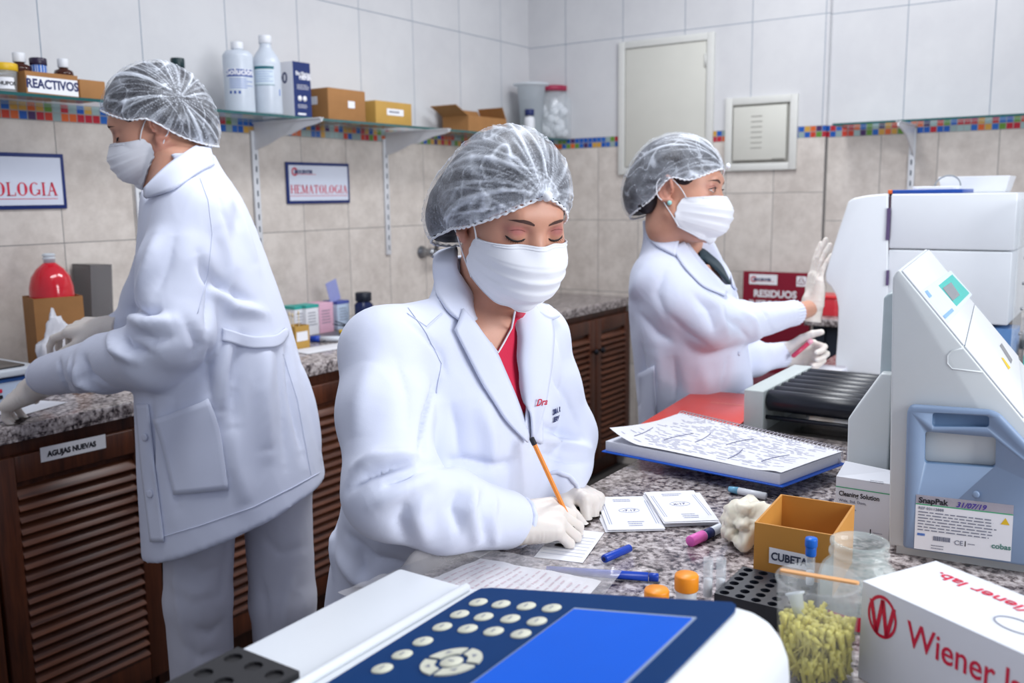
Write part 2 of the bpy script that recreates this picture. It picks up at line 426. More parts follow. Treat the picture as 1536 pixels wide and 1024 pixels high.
def bracket(x, lab, ln=.355):
    b = MB()
    pl = [(0, 0), (ln, 0), (ln, -.014), (ln * .92, -.022), (ln * .75, -.030), (ln * .55, -.052), (ln * .40, -.058), (ln * .22, -.082), (0, -.10)]
    M = frame((x - .003, YW - .012, SZ - .001), (0, -1, 0), (0, 0, 1))
    b.prism(pl, -.006, .0, 0, M); b.prism([(0, 0), (ln, 0), (ln, -.005), (0, -.005)], -.012, .006, 0, M)
    tag(b.build('shelf_bracket', RAIL), lab, 'shelf bracket')
for x, z0, l1, l2 in ((1.898, 1.05, 'white slotted wall rail behind the left standing woman', 'white shelf bracket hidden behind the left standing woman'),
                      (2.400, 1.10, 'white slotted wall rail between the left standing woman and the HEMATOLOGIA sign', 'white scalloped shelf bracket under the bottles, left of the HEMATOLOGIA sign'),
                      (3.132, 1.172, 'white slotted wall rail right of the HEMATOLOGIA sign', 'white scalloped shelf bracket right of the HEMATOLOGIA sign')):
    rail(x, z0, SZ - .03, l1); bracket(x, l2)
# shelf on the recessed right wall
sh = glass_shelf('glass_shelf', 'green-edged glass shelf on the right wall above the white analyser', (4.12, -.6, 1.703), (XR - .003, 1.13, 0))
m = MB(); m.box2((4.117, -.6, 1.703), (4.12, 1.133, 1.712)); m.box2((4.12, 1.13, 1.703), (XR - .003, 1.133, 1.712)); m.build('edge', GEDGE, sh, True)
yb = at(1368, 240, 0, XR)[1]
t = thing('shelf_rail', 'white slotted wall rail on the right wall above the white analyser', 'shelf rail', (XR, yb, 1.1))
b = MB(); b.box2((XR - .012, yb - .013, 1.1), (XR - .0005, yb + .013, 1.69), bev=.002); b.build('channel', RAIL, t, True)
b = MB()
for i in range(12): b.box2((XR - .0126, yb - .003, 1.13 + i * .045), (XR - .0117, yb + .003, 1.152 + i * .045))
b.build('slots', SLOT, t, True)
b = MB(); M = frame((XR - .012, yb - .003, 1.702), (-1, 0, 0), (0, 0, 1)); ln = .32
b.prism([(0, 0), (ln, 0), (ln, -.02), (ln * .8, -.03), (ln * .5, -.05), (ln * .3, -.08), (0, -.13)], -.006, 0, 0, M); b.prism([(0, 0), (ln, 0), (ln, -.005), (0, -.005)], -.012, .006, 0, M)
tag(b.build('shelf_bracket', RAIL), 'white shelf bracket on the right wall above the white analyser', 'shelf bracket')

# ------------------------------------------------------------------ signs on the walls
BLUEF = mat('dark_blue_border', (26, 44, 104), .4); SIGNW = mat('pale_sign_plastic', (206, 212, 226), .3, var=.02)
def serif(mb, M, word, x, h, wl, mi, gap=.22):
    """serifed capitals from straight bars and arcs; unit letter height h"""
    T = .17 * h; t = .07 * h
    def bar(x0, y0, x1, y1, w):
        d = V((x1 - x0, y1 - y0, 0)); n = V((-d.y, d.x, 0)).normalized() * w / 2
        a = V((x0, y0, .0005)); c = V((x1, y1, .0005)); mb.quad(a - n, c - n, c + n, a + n, mi, M)
    def ser(xc, y): bar(xc - .16 * h, y, xc + .16 * h, y, .05 * h)
    def ring(xc, rx, a0=0, a1=360):
        n = 22
        for i in range(n):
            u = [math.radians(a0 + (a1 - a0) * (i + k) / n) for k in (0, 1)]
            q = []
            for a in u:
                q.append((V((xc + rx * math.cos(a), h / 2 + h / 2 * math.sin(a), .0005)), V((xc + (rx - T * abs(math.cos(a)) - t * .8) * math.cos(a), h / 2 + (h / 2 - t) * math.sin(a), .0005))))
            mb.quad(q[0][0], q[1][0], q[1][1], q[0][1], mi, M)
    for ch in word:
        w = wl.get(ch, .62) * h
        if ch in 'HEMLIT':
            if ch == 'T': st = [w / 2]
            elif ch == 'I': st = [w / 2]
            elif ch in 'HM': st = [.12 * h, w - .12 * h]
            else: st = [.12 * h]
            for i, s0 in enumerate(st):
                bar(x + s0, 0, x + s0, h, t if ch == 'M' and i == 0 else T); ser(x + s0, .025 * h)
                if ch != 'T': ser(x + s0, h * .975)
        if ch == 'H': bar(x + .12 * h, h * .52, x + w - .12 * h, h * .52, t)
        if ch == 'E': bar(x, h * .97, x + w * .92, h * .97, t); bar(x + .1 * h, h * .52, x + w * .7, h * .52, t); bar(x, .03 * h, x + w, .03 * h, t); bar(x + w * .92, h, x + w * .92, h * .74, t); bar(x + w, 0, x + w, .25 * h, t)
        if ch == 'M': bar(x + .14 * h, h, x + w / 2, .05 * h, T); bar(x + w / 2, .05 * h, x + w - .12 * h, h, t)
        if ch == 'A': bar(x + .1 * h, 0, x + w / 2, h, t); bar(x + w - .1 * h, 0, x + w / 2, h, T); ser(x + .1 * h, .025 * h); ser(x + w - .1 * h, .025 * h); bar(x + w * .3, .36 * h, x + w * .7, .36 * h, t)
        if ch == 'T': bar(x, h * .97, x + w, h * .97, t); bar(x + .02 * h, h, x + .02 * h, h * .74, t); bar(x + w - .02 * h, h, x + w - .02 * h, h * .74, t)
        if ch == 'L': bar(x, .03 * h, x + w, .03 * h, t); bar(x + w, 0, x + w, .26 * h, t)
        if ch == 'O': ring(x + w / 2, w / 2)
        if ch == 'G': ring(x + w / 2, w / 2, 48, 325); bar(x + w * .93, .08 * h, x + w * .93, .44 * h, T * .8); ser(x + w * .88, .44 * h)
        x += w + gap * h * .6
    return x
SW = dict(H=.8, E=.66, M=.95, A=.78, T=.7, L=.62, I=.3, O=.8, G=.82)
def logo(mb, M, x, y, s, mr, mb_, name=True):
    """little red gear ring with a blue swoosh of lettering"""
    for i in range(10):
        a = [2 * PI * (i + k) / 12 + .6 for k in (0, .85)]
        q = [V((x + r * math.cos(u), y + r * math.sin(u), .0005)) for u in a for r in (s * .55, s)]
        mb.quad(q[0], q[1], q[3], q[2], mr, M)
    if name: mb.text('BIOCENTER', s * 1.05, M @ Matrix.Translation((x - s * .1, y - s * .35, .0007)), mb_, s * .05, shear=.25); mb.quad((x + s * .2, y - s * .62, .0005), (x + s * 6.6, y - s * .62, .0005), (x + s * 6.6, y - s * .5, .0005), (x + s * .2, y - s * .5, .0005), mr, M)
def wall_sign(x0, x1, z0, z1, word, lab, hgt, underline, right=False):
    t = thing('wall_sign', lab, 'sign', (x0, YW, z0)); w = x1 - x0; h = z1 - z0
    b = MB(); b.box2((x0, YW - .008, z0), (x1, YW - .001, z1), bev=.001); b.build('border', BLUEF, t, True)
    b = MB(); b.box2((x0 + .012, YW - .0095, z0 + .012), (x1 - .012, YW - .0075, z1 - .012))
    M = frame((x0, YW - .0097, z0), (1, 0, 0), (0, 0, 1))
    logo(b, M, .042, h * .77, .017, 1, 2)
    tmp = MB(); wd = serif(tmp, None, word, 0, hgt, SW, 0) - .12 * hgt
    if wd > w * .90 and not right: hgt *= w * .90 / wd; wd = w * .90
    xs = w - .03 - wd if right else (w - wd) / 2
    serif(b, M, word, xs, hgt, SW, 1) if True else None
    for v in b.v[:0]: pass
    b.quad((xs - .005, .03, .0005), (xs + wd, .03, .0005), (xs + wd, .032, .0005), (xs - .005, .032, .0005), 1, M)
    # lift the lettering to its line on the plate
    b.build('plate', [SIGNW, RED, NAVY], t, True)
_old = serif
def serif(mb, M, word, x, h, wl, mi, gap=.22):
    return _old(mb, (M @ Matrix.Translation((0, .040, 0))) if M is not None else None, word, x, h, wl, mi, gap)
wall_sign(2.550, 2.899, 1.404, 1.567, 'HEMATOLOGIA', 'white wall sign reading HEMATOLOGIA in red with a dark blue border', .036, True)
wall_sign(1.10, 1.642, 1.402, 1.569, 'PARASITOLOGIA', 'white wall sign cut by the left edge of the photo, reading OLOGIA in red', .040, True, True)

# sink tap on the left wall
ST = mat('dull_chrome', (150, 152, 156), .28, .95)
t = thing('wall_tap', 'chrome swan-neck wall tap on the tiles beside the writing woman\'s hairnet', 'tap', tuple(at(632, 378, 1, YW)))
a = at(632, 378, 1, YW)
b = MB(); b.lathe([(.030, 0), (.030, .006), (.022, .012), (.016, .05), (.020, .055), (.020, .075), (0, .08)], M=Matrix.Translation(a) @ Matrix.Rotation(PI / 2, 4, 'X')); b.build('valve_body', ST, t, True)
b = MB(); b.tube([a + V((0, -.06, 0)), a + V((.06, -.07, .0)), a + V((.11, -.075, .0))], .011, 10); b.tube([a + V((.03, -.065, .0)), a + V((.03, -.075, .07)), a + V((.045, -.085, .105)), a + V((.08, -.11, .12)), a + V((.14, -.15, .125)), a + V((.18, -.18, .115)), a + V((.19, -.19, .08))], .010, 12); b.build('spout', ST, t, True)
# ------------------------------------------------------------------ things on the long glass shelf
ST0 = SZ + .0095
AMBER = mat('amber_glass', (70, 30, 14), .12, trans=.25); WHITECAP = mat('white_screw_cap', (222, 224, 228), .4, bump=0.); PURPLE = mat('dark_violet_plastic', (38, 24, 52), .35)
YCAP = mat('yellow_screw_cap', (218, 176, 30), .4); PINKLID = mat('crimson_lid', (158, 44, 74), .45); BOTTLEW = mat('translucent_white_plastic', (214, 222, 232), .3, trans=.18)
TEAL = mat('teal_print', (20, 96, 108), .5); DKGREEN = mat('dark_green_cap', (14, 44, 48), .4); COTTON = mat('white_cotton', (232, 234, 238), .9, bump=.4, bscale=60.)
def cap(b, r, h, c=(0, 0, 0), mi=0, n=36, M=None):
    """ribbed screw cap"""
    prof = [(r * .97, 0), (r, .001), (r, h - .002), (r * .94, h), (0, h)]
    vs = []; fs = []
    for q, (rr, z) in enumerate(prof):
        for i in range(n):
            a = 2 * PI * i / n; k = rr * (1 + (.025 if i % 2 and q < 3 else 0)); vs.append((c[0] + k * math.cos(a), c[1] + k * math.sin(a), c[2] + z))
    for j in range(len(prof) - 1):
        for i in range(n): fs.append((j * n + i, j * n + (i + 1) % n, (j + 1) * n + (i + 1) % n, (j + 1) * n + i))
    fs.append(tuple(reversed(range(n)))); b.add(vs, fs, mi, True, M)
def wrap(b, r, z0, z1, a0, a1, mi, c=(0, 0, 0), n=16, M=None):
    """label wrapped round a cylinder"""
    b.grid(lambda u, v: (c[0] + r * math.cos(a0 + (a1 - a0) * u), c[1] + r * math.sin(a0 + (a1 - a0) * u), c[2] + z0 + (z1 - z0) * v), n, 1, mi, M, True)
def wraptext(b, body, size, r, z, amid, mi, bold=0., sx=1.):
    """text bent round a vertical cylinder facing the angle amid"""
    t = MB(); t.text(body, size, Matrix.Identity(4), mi, bold, 'CENTER', sx=sx)
    b.add([((r + p.z) * math.cos(amid + p.x / r), (r + p.z) * math.sin(amid + p.x / r), z + p.y) for p in t.v], t.f, mi)
FA = math.radians(-122)          # the way that faces the viewer along the left wall
def openbox(t, w, d, h, material, th=.003, name='body', flaps=()):
    """open carton, base centre at the origin; flaps = list of (side, angle, length)"""
    b = MB()
    b.box2((-w / 2, -d / 2, 0), (w / 2, d / 2, th)); b.box2((-w / 2, -d / 2, th), (w / 2, -d / 2 + th, h)); b.box2((-w / 2, d / 2 - th, th), (w / 2, d / 2, h))
    b.box2((-w / 2, -d / 2 + th, th), (-w / 2 + th, d / 2 - th, h)); b.box2((w / 2 - th, -d / 2 + th, th), (w / 2, d / 2 - th, h))
    o = b.build(name, material, t)
    for s, a, L in flaps:
        f = MB()
        if s in 'lr':
            sg = -1 if s == 'l' else 1
            M = Matrix.Translation((sg * (w / 2 - th / 2), 0, h)) @ Matrix.Rotation(sg * a, 4, 'Y'); f.box2((-th / 2, -d / 2 + .002, 0), (th / 2, d / 2 - .002, L), 0, M)
        else:
            sg = -1 if s == 'f' else 1
            M = Matrix.Translation((0, sg * (d / 2 - th / 2), h)) @ Matrix.Rotation(-sg * a, 4, 'X'); f.box2((-w / 2 + .002, -th / 2, 0), (w / 2 - .002, th / 2, L), 0, M)
        f.build('flap', material, t)
    return o
def sx(px, y, py=150): return at(px, py, 1, y)[0]
def sz(px, py, y): return at(px, py, 1, y)[2]
# specimen cup
x = sx(10, 2.62); t = thing('specimen_cup', 'clear specimen cup with a yellow screw lid at the left end of the glass shelf', 'cup', (x, 2.62, ST0))
r = .034; hh = sz(12, 96, 2.62) - ST0
b = MB(); b.lathe([(0, .001), (r * .82, 0), (r * .95, hh * .75), (r * .95, hh * .78), (r * .92, hh * .77), (r * .78, .004), (0, .004)]); b.build('cup', CLEAR, t)
b = MB(); cap(b, r, hh * .25, (0, 0, hh * .75)); b.build('lid', YCAP, t)
b = MB(); wrap(b, r * .93, hh * .14, hh * .52, FA - .55, FA + .85, 0); wraptext(b, 'CHUPOS', .014, r * .935, hh * .26, FA + .1, 1, .0006); b.build('paper_label', [PAPER, INK], t)
# REACTIVOS box with bottles
y0 = 2.575; xa, xb = sx(41, y0), sx(119, y0); w = xb - xa; hb = sz(41, 106, y0) - ST0; d = .15
t = thing('cardboard_box', 'open brown cardboard box on the glass shelf labelled REACTIVOS, holding three bottles', 'box', ((xa + xb) / 2, y0 + d / 2, ST0))
openbox(t, w, d, hb, CARD)
b = MB(); M = frame((-w / 2, -d / 2 - .0006, 0), (1, 0, 0), (0, 0, 1)); b.quad((.004, hb * .10, 0), (w * .99, hb * .06, 0), (w * .985, hb * .78, 0), (.004, hb * .80, 0), 0, M)
b.text('REACTIVOS', .034, M @ Matrix.Translation((w * .5, hb * .30, .0004)), 1, .0012, 'CENTER', sx=.86); b.build('paper_label', [PAPER, NAVY], t)
def bottle(name, lab, px, py, y, body, cp, r=.024, group=None, capr=.55, z0=ST0 + .004):
    x = sx(px, y); top = sz(px, py, y); H = top - z0; ch = min(.03, H * .22)
    t = thing(name, lab, 'bottle', (x, y, z0), 0, group)
    b = MB(); b.lathe([(0, 0), (r * .95, 0), (r, .004), (r, H * .62), (r * .9, H * .70), (r * .45, H - ch - .004), (r * .45, H - ch + .004), (0, H - ch + .004)]); b.build('flask', body, t)
    b = MB(); cap(b, r * capr, ch, (0, 0, H - ch)); b.build('cap', cp, t)
    return t
bottle('reagent_bottle', 'dark brown bottle with a white cap, at the left in the REACTIVOS box', 34, 80, 2.66, AMBER, WHITECAP, .030)
bottle('reagent_bottle', 'amber bottle with a white cap, at the right in the REACTIVOS box', 99, 89, 2.65, AMBER, WHITECAP, .027)
x = sx(62, 2.64); zt = sz(62, 88, 2.64) - ST0 - .004
t = thing('reagent_vial', 'small vial with dark violet cap and white-blue label in the middle of the REACTIVOS box', 'vial', (x, 2.64, ST0 + .004))
b = MB(); b.lathe([(0, 0), (.021, 0), (.021, zt - .018), (0, zt - .018)]); wrap(b, .0213, zt - .05, zt - .02, 0, 6.28, 1); b.build('flask', [WHITECAP, SKYINK], t)
b = MB(); cap(b, .0225, .02, (0, 0, zt - .02)); b.build('cap', PURPLE, t)
# small box
y0 = 2.58; xa, xb = sx(119, y0), sx(158, y0); t = thing('cardboard_box', 'small plain brown cardboard box tucked right of the REACTIVOS box', 'box', ((xa + xb) / 2 + .004, y0 + .07, ST0))
hb = sz(125, 119, y0) - ST0; b = MB(); b.box2((-(xb - xa) / 2, -.07, 0), ((xb - xa) / 2, .07, hb), bev=.003); b.build('carton', CARD, t)
bottle('reagent_bottle', 'dark-green-capped bottle behind the left woman\'s hairnet', 270, 88, 2.66, mat('smoky_bottle_plastic', (120, 124, 132), .3), DKGREEN, .036, capr=.6, z0=ST0)
# solution bottles
y0 = 2.625; xc = sx(360, y0); r = (sx(382, y0) - sx(338, y0)) / 2 * .80; hh = sz(360, 64, y0) - ST0
t = thing('solution_bottle', 'broad clear-white bottle with a blue Solución label, left of the taller white bottle', 'bottle', (xc, y0, ST0))
b = MB(); b.lathe([(0, 0), (r * .95, 0), (r, .008), (r, hh * .78), (r * .98, hh * .82), (r * .80, hh * .87), (r * .36, hh * .89), (r * .36, hh * .92), (0, hh * .92)], n=40); b.build('flask', BOTTLEW, t)
b = MB(); cap(b, r * .40, hh * .10, (0, 0, hh * .90)); b.build('cap', WHITECAP, t)
b = MB(); wrap(b, r * 1.005, hh * .50, hh * .60, FA - 1.0, FA + 1.0, 0); wraptext(b, 'Solución', .030, r * 1.012, hh * .525, FA, 1, .001)
for i in range(5): wrap(b, r * 1.005, hh * (.46 - .03 * i), hh * (.468 - .03 * i), FA - .8, FA + (.9 if i % 2 else .4), 2)
for i in range(3): wrap(b, r * 1.005, hh * .26, hh * .30, FA - .8 + .3 * i, FA - .65 + .3 * i, 0)
b.build('printed_label', [mat('deep_blue_print', (30, 72, 150), .4), PAPER, SKYINK], t)
y0 = 2.61; xc = sx(402, y0); r = (sx(422, y0) - sx(382, y0)) / 2 * .82; hh = sz(400, 54, y0) - ST0
t = thing('solution_bottle', 'taller round-shouldered white bottle with a white and teal label, beside the blue-white carton', 'bottle', (xc, y0, ST0))
b = MB(); b.lathe([(0, 0), (r * .95, 0), (r, .008), (r, hh * .62), (r * .96, hh * .68), (r * .78, hh * .75), (r * .5, hh * .82), (r * .40, hh * .86), (r * .40, hh * .92), (0, hh * .92)], n=40); b.build('flask', BOTTLEW, t)
b = MB(); cap(b, r * .44, hh * .10, (0, 0, hh * .90)); b.build('cap', WHITECAP, t)
b = MB(); a0, a1 = FA - 1.1, FA + .35; wrap(b, r * 1.004, hh * .36, hh * .62, a0, a1, 0); wrap(b, r * 1.008, hh * .565, hh * .60, a0, a1, 1); wrap(b, r * 1.008, hh * .362, hh * .37, a0, a1, 1)
for i in range(5): wrap(b, r * 1.008, hh * (.53 - .03 * i), hh * (.535 - .03 * i), a0 + .1, a1 - .1 - .25 * (i % 2), 2)
wrap(b, r * 1.004, hh * .24, hh * .32, FA + .75, FA + .85, 2); b.build('printed_label', [mat('pale_label', (205, 218, 226), .5), TEAL, SKYINK], t)
# blue and white carton
y0 = 2.575; xl, xm = sx(422, y0 + .02), sx(441, y0); xr = sx(467, y0); hh = sz(443, 92, y0) - ST0; w = xr - xm
t = thing('reagent_carton', 'tall carton with white side and dark blue printed front on the glass shelf', 'box', (xm, y0, ST0))
dd = .17; b = MB(); b.box2((0, 0, 0), (w, dd, hh), 0); b.box2((-.0006, 0, .0), (0, dd, hh), 1)
M = frame((0, -.0004, 0), (1, 0, 0), (0, 0, 1))
b.text('Bio-Merien', .020, M @ Matrix.Translation((w * .16, hh * .76, 0)), 2, .0005, sx=.8); b.text('Hitron', .026, M @ Matrix.Translation((w * .35, hh * .69, 0)), 2, .0012, sx=.8)
b.lines(M, w * .2, hh * .50, w * .7, hh * .1, 4, 2, seed=3)
for cx_ in (.34, .62): b.lathe([(0, 0), (.010, 0), (.010, .0005), (0, .0005)], M=M @ Matrix.Translation((w * cx_, hh * .34, 0)), mi=2, n=12)
b.lines(M, w * .2, hh * .16, w * .6, hh * .08, 3, 2, seed=4); b.quad((w * .2, hh * .04, .0003), (w * .65, hh * .04, .0003), (w * .65, hh * .075, .0003), (w * .2, hh * .075, .0003), 2, M)
M2 = frame((-.001, dd, 0), (0, -1, 0), (0, 0, 1)); b.text('100', .055, M2 @ Matrix.Translation((dd * .35, hh * .62, 0)), 3, .001); b.lines(M2, dd * .1, hh * .86, dd * .6, .02, 1, 4, seed=5)
b.build('carton', [mat('navy_carton_board', (24, 44, 100), .45), PAPER, PAPER, NAVY, GREYINK], t)
# brown box, yellow box
y0 = 2.575; xm, xr = sx(492, y0), sx(548, y0); hh = sz(520, 134, y0) - ST0; w = xr - xm
t = thing('cardboard_box', 'closed brown cardboard box with a small blank sticker, right of the blue-white carton', 'box', (xm, y0, ST0))
dd = .19; b = MB(); b.box2((0, 0, 0), (w, dd, hh), bev=.003); b.build('carton', CARD, t)
b = MB(); b.box2((w * .52, -.0008, hh * .42), (w * .70, 0, hh * .64)); b.box2((-.0008, dd * .3, hh * .5), (0, dd * .6, hh * .75)); b.build('sticker', PAPER, t)
y0 = 2.585; xm, xr = sx(563, y0), sx(617, y0); hh = sz(590, 153, y0) - ST0; w = xr - xm
t = thing('cardboard_box', 'low yellow-brown box with a white label, right of the larger brown box', 'box', (xm, y0, ST0))
b = MB(); b.box2((0, 0, 0), (w, .16, hh), bev=.002); b.build('carton', CARD2, t)
b = MB(); b.box2((w * .30, -.0008, hh * .42), (w * .76, 0, hh * .70)); b.lines(frame((0, -.001, 0), (1, 0, 0), (0, 0, 1)), w * .36, hh * .48, w * .34, hh * .16, 1, 1, th=.5); b.build('paper_label', [PAPER, GREYINK], t)
# box with loose flaps
y0 = 2.60; xm, xr = sx(695, y0), sx(762, y0); hh = sz(735, 176, y0) - ST0; w = (xr - xm) * .86; dd = .15
t = thing('cardboard_box', 'small brown box with loose open flaps near the corner end of the glass shelf', 'box', ((xm + xr) / 2 + .01, y0 + dd / 2, ST0))
openbox(t, w, dd, hh, CARD, flaps=(('l', 1.15, .10), ('r', -.5, .06), ('b', .5, .05)))
b = MB(); M = frame((-w / 2, -dd / 2 - .0006, 0), (1, 0, 0), (0, 0, 1)); b.quad((w * .62, hh * .15, 0), (w * .98, hh * .12, 0), (w * .98, hh * .5, 0), (w * .62, hh * .55, 0), 0, M); b.build('paper_label', PAPER, t)
# tall clear beaker with a blue bottle standing in it, and the jar of cotton
y0 = 2.66; xc = sx(797, y0); hh = sz(797, 126, y0) - ST0; r = (sx(818, y0) - sx(780, y0)) / 2 * .62
t = thing('measuring_cup', 'tall clear plastic cup with a wide rim beside the pink-lidded jar', 'cup', (xc, y0, ST0))
b = MB(); b.lathe([(0, .001), (r * .72, 0), (r * .95, hh * .96), (r * 1.25, hh * .97), (r * 1.25, hh), (r * .98, hh), (r * .70, .004), (0, .004)]); b.build('cup', FROST, t)
bottle('reagent_bottle', 'small white bottle with a dark blue cap, standing before the tall clear cup', 794, 164, 2.605, WHITECAP, NAVY, .026, capr=.9, z0=ST0)
y0 = 2.655; xc = sx(827, y0); hh = sz(827, 130, y0) - ST0; r = (sx(849, y0) - sx(805, y0)) / 2 * .80
t = thing('cotton_jar', 'clear jar of white cotton with a crimson lid at the corner end of the shelf', 'jar', (xc, y0, ST0))
b = MB(); b.lathe([(0, 0), (r * .95, 0), (r, .01), (r, hh * .70), (r * .85, hh * .82), (r * .68, hh * .87), (r * .68, hh * .92), (r * .65, hh * .92), (r * .65, hh * .87), (r * .8, hh * .81), (r * .96, hh * .70), (r * .96, .012), (0, .006)], n=36); b.build('glass', CLEAR, t)
b = MB(); cap(b, r * .76, hh * .10, (0, 0, hh * .90)); b.build('lid', PINKLID, t)
b = MB(); rr = random.Random(5)
for i in range(70):
    a = rr.uniform(0, 6.28); q = r * .72 * math.sqrt(rr.random()); z = rr.uniform(.03, hh * .76); s = r * .2
    b.lathe([(0, -s), (s * .7, -s * .7), (s, 0), (s * .7, s * .7), (0, s)], (q * math.cos(a), q * math.sin(a), z), n=8)
b.build('cotton_filling', COTTON, t)['kind'] = 'stuff'

# ------------------------------------------------------------------ things on the worktop along the left wall
WT = .9005
def wt(px, py, z=WT): return at(px, py, 2, z)
# red liquid bottle in a cardboard box
p = wt(92, 527); p = V((p[0], 2.60, WT)); xa, xb = at(67, 470, 1, 2.545)[0], at(133, 470, 1, 2.545)[0]; w = xb - xa; hb = at(80, 447, 1, 2.545)[2] - WT
t = thing('cardboard_box', 'tall brown cardboard box on the left worktop holding the red liquid bottle', 'box', ((xa + xb) / 2, 2.545 + .095, WT))
openbox(t, w, .13, hb, CARD, .003); t.rotation_euler = (0, 0, -.28); t.location.y = 2.545 + .07
xc = (xa + xb) / 2; zt = at(82, 376, 1, 2.615)[2]; r = .0605; H = zt - WT - .01
t = thing('plastic_bottle', 'upturned-looking round bottle of red liquid standing in the tall brown box on the left worktop', 'bottle', (xc, 2.615, WT + .0035))
t['label'] = 'clear round-shouldered bottle of bright red liquid standing in the tall brown box'
b = MB(); b.lathe([(0, 0), (r, 0), (r, H * .66), (r * .98, H * .74), (r * .86, H * .82), (r * .62, H * .88), (r * .30, H * .925), (r * .24, H * .93), (0, H * .93)], n=36); b.build('red_liquid', mat('red_liquid', (206, 22, 40), .15, var=.1, scale=30., coat=.6), t)
b = MB(); b.lathe([(r * .26, H * .925), (r * .26, H * .955), (r * .30, H * .957), (r * .30, H * .965), (r * .26, H * .967), (r * .26, H * .98), (r * .30, H * .982), (r * .30, H * .99), (r * .24, H), (r * .2, H), (r * .2, H * .93)], n=24); b.build('neck', FROST, t)
# acrylic slide box leaning on the wall
xa, xb = at(112, 440, 1, 2.74)[0], at(153, 440, 1, 2.74)[0]; zt = at(130, 396, 1, 2.74)[2]
t = thing('acrylic_box', 'tall smoky clear acrylic box leaning on the tiles behind the tall brown box', 'box', ((xa + xb) / 2, 2.735, WT))
w = (xb - xa) * .8; h = zt - WT; b = MB(); M = Matrix.Rotation(.05, 4, 'Y'); th = .004
SMOKE = film_mat('smoky_acrylic', (118, 116, 118), .55, .12, 6.)
b.box2((-w / 2, -.05, 0), (w / 2, -.046, h), 0, M); b.box2((-w / 2, .046, 0), (w / 2, .05, h), 0, M); b.box2((-w / 2, -.046, 0), (-w / 2 + th, .046, h), 0, M); b.box2((w / 2 - th, -.046, 0), (w / 2, .046, h), 0, M); b.box2((-w / 2, -.046, h - th), (w / 2, .046, h), 0, M)
b.build('walls', SMOKE, t)
# crumpled tissue
def crumple(name, lab, cat, c, size, material, seed, amp=.35, group=None, flat=1.):
    bm = bmesh.new(); bmesh.ops.create_icosphere(bm, subdivisions=4, radius=1.)
    for v in bm.verts:
        q = v.co.normalized(); o = V((seed * 3.1, seed * 1.7, seed))
        n1 = noise.noise(q * 1.6 + o); n2 = abs(noise.noise(q * 3.4 + o)); n3 = abs(noise.noise(q * 7. + o))
        k = 1 + amp * (n1 * 1.2 - n2 * .9 - n3 * .35)
        v.co = V((q.x * size[0] * k, q.y * size[1] * k, max(q.z * size[2] * k, -size[2] * .62)))
    zmin = min(v.co.z for v in bm.verts)
    me = bpy.data.meshes.new(name); bm.to_mesh(me); bm.free()
    me.polygons.foreach_set('use_smooth', [True] * len(me.polygons)); me.materials.append(material)
    o = bpy.data.objects.new(name, me); COL.objects.link(o); o.location = (c[0], c[1], c[2] - zmin)
    return tag(o, lab, cat, group)
TISSUE = mat('tissue_paper', (222, 222, 228), .85, bump=.2)
q = at(84, 545, 1, 2.46); crumple('tissue', 'crumpled white tissue standing before the tall brown box under the gloved hand', 'tissue', (q[0], 2.46, WT), (.050, .022, .135), TISSUE, 3.3, .42)
# bench scale at the far left
SCALEW = mat('grey_white_casing', (200, 206, 214), .35)
p0 = V((1.07, 2.53, WT)); t = thing('bench_scale', 'grey-white laboratory scale with a black glass top and blue front panel at the left edge', 'scale', p0)
b = MB(); b.bprism(rrect(.40, .30, .02), .001, .075, .006); b.build('housing', mat('blue_panel_plastic', (52, 104, 178), .35), t)
b = MB(); b.bprism(rrect(.43, .33, .03), .082, .100, .006); b.bprism(rrect(.18, .14, .02), .074, .084, .002); b.build('platform', SCALEW, t)
b = MB(); b.bprism(rrect(.38, .28, .02), .099, .103, .001); b.build('glass_plate', mat('black_glass', (26, 30, 34), .12), t)
b = MB(); M = frame((.0, -.1505, .012), (1, 0, 0), (0, 0, 1)); b.bprism(rrect(.24, .055, .01, x=.05, y=.028), 0, .001, .0004, 0, M)
for i in range(2):
    for j in range(3): b.bprism(rrect(.016, .010, .003, x=.06 + j * .022, y=.02 + i * .016), .001, .003, .001, 1 + (i + j) % 2, M)
b.build('keypad', [mat('pale_keypad', (176, 190, 210), .4), BLACKP, RED], t)
# paper sheet under the left woman's hand
q = at(45, 612, 2, WT + .001); t = thing('paper_slip', 'white paper slip lying on the worktop under the left woman\'s nearer gloved hand', 'paper', q)
b = MB(); b.box((0, 0, .0006), (.16, .09, .0008), 0, rz(.3)); b.build('sheet', PAPER, t)
# cluster by the middle of the worktop: cartons, small kraft box with swabs, syringes, bottle
def wcarton(name, lab, px0, px1, pyt, yf, dd, m, top=None, extra=None):
    xa, xb = at(px0, 490, 1, yf)[0], at(px1, 490, 1, yf)[0]; h = at((px0 + px1) / 2, pyt, 1, yf)[2] - WT; w = xb - xa
    t = thing(name, lab, 'box', ((xa + xb) / 2, yf + dd / 2, WT))
    b = MB(); b.box2((-w / 2, -dd / 2, 0), (w / 2, dd / 2, h), 0, bev=.0015)
    b.lines(frame((-w / 2, -dd / 2 - .0006, 0), (1, 0, 0), (0, 0, 1)), w * .15, h * .3, w * .7, h * .5, 5, 1, seed=len(lab))
    if top: b.box2((-w / 2 - .0005, -dd / 2 - .0008, h * .9), (w / 2 + .0005, dd / 2, h + .0006), 2)
    b.build('carton', [m, GREYINK, top or m], t); return t, w, h, dd
MINT = mat('mint_print', (60, 170, 160), .5); PALEB = mat('pale_blue_board', (190, 206, 226), .6); PINKB = mat('pale_pink_board', (222, 176, 196), .6)
wcarton('reagent_carton', 'white carton with a mint green top edge, leftmost of the cartons on the worktop', 443, 458, 459, 2.66, .07, PAPER, MINT)
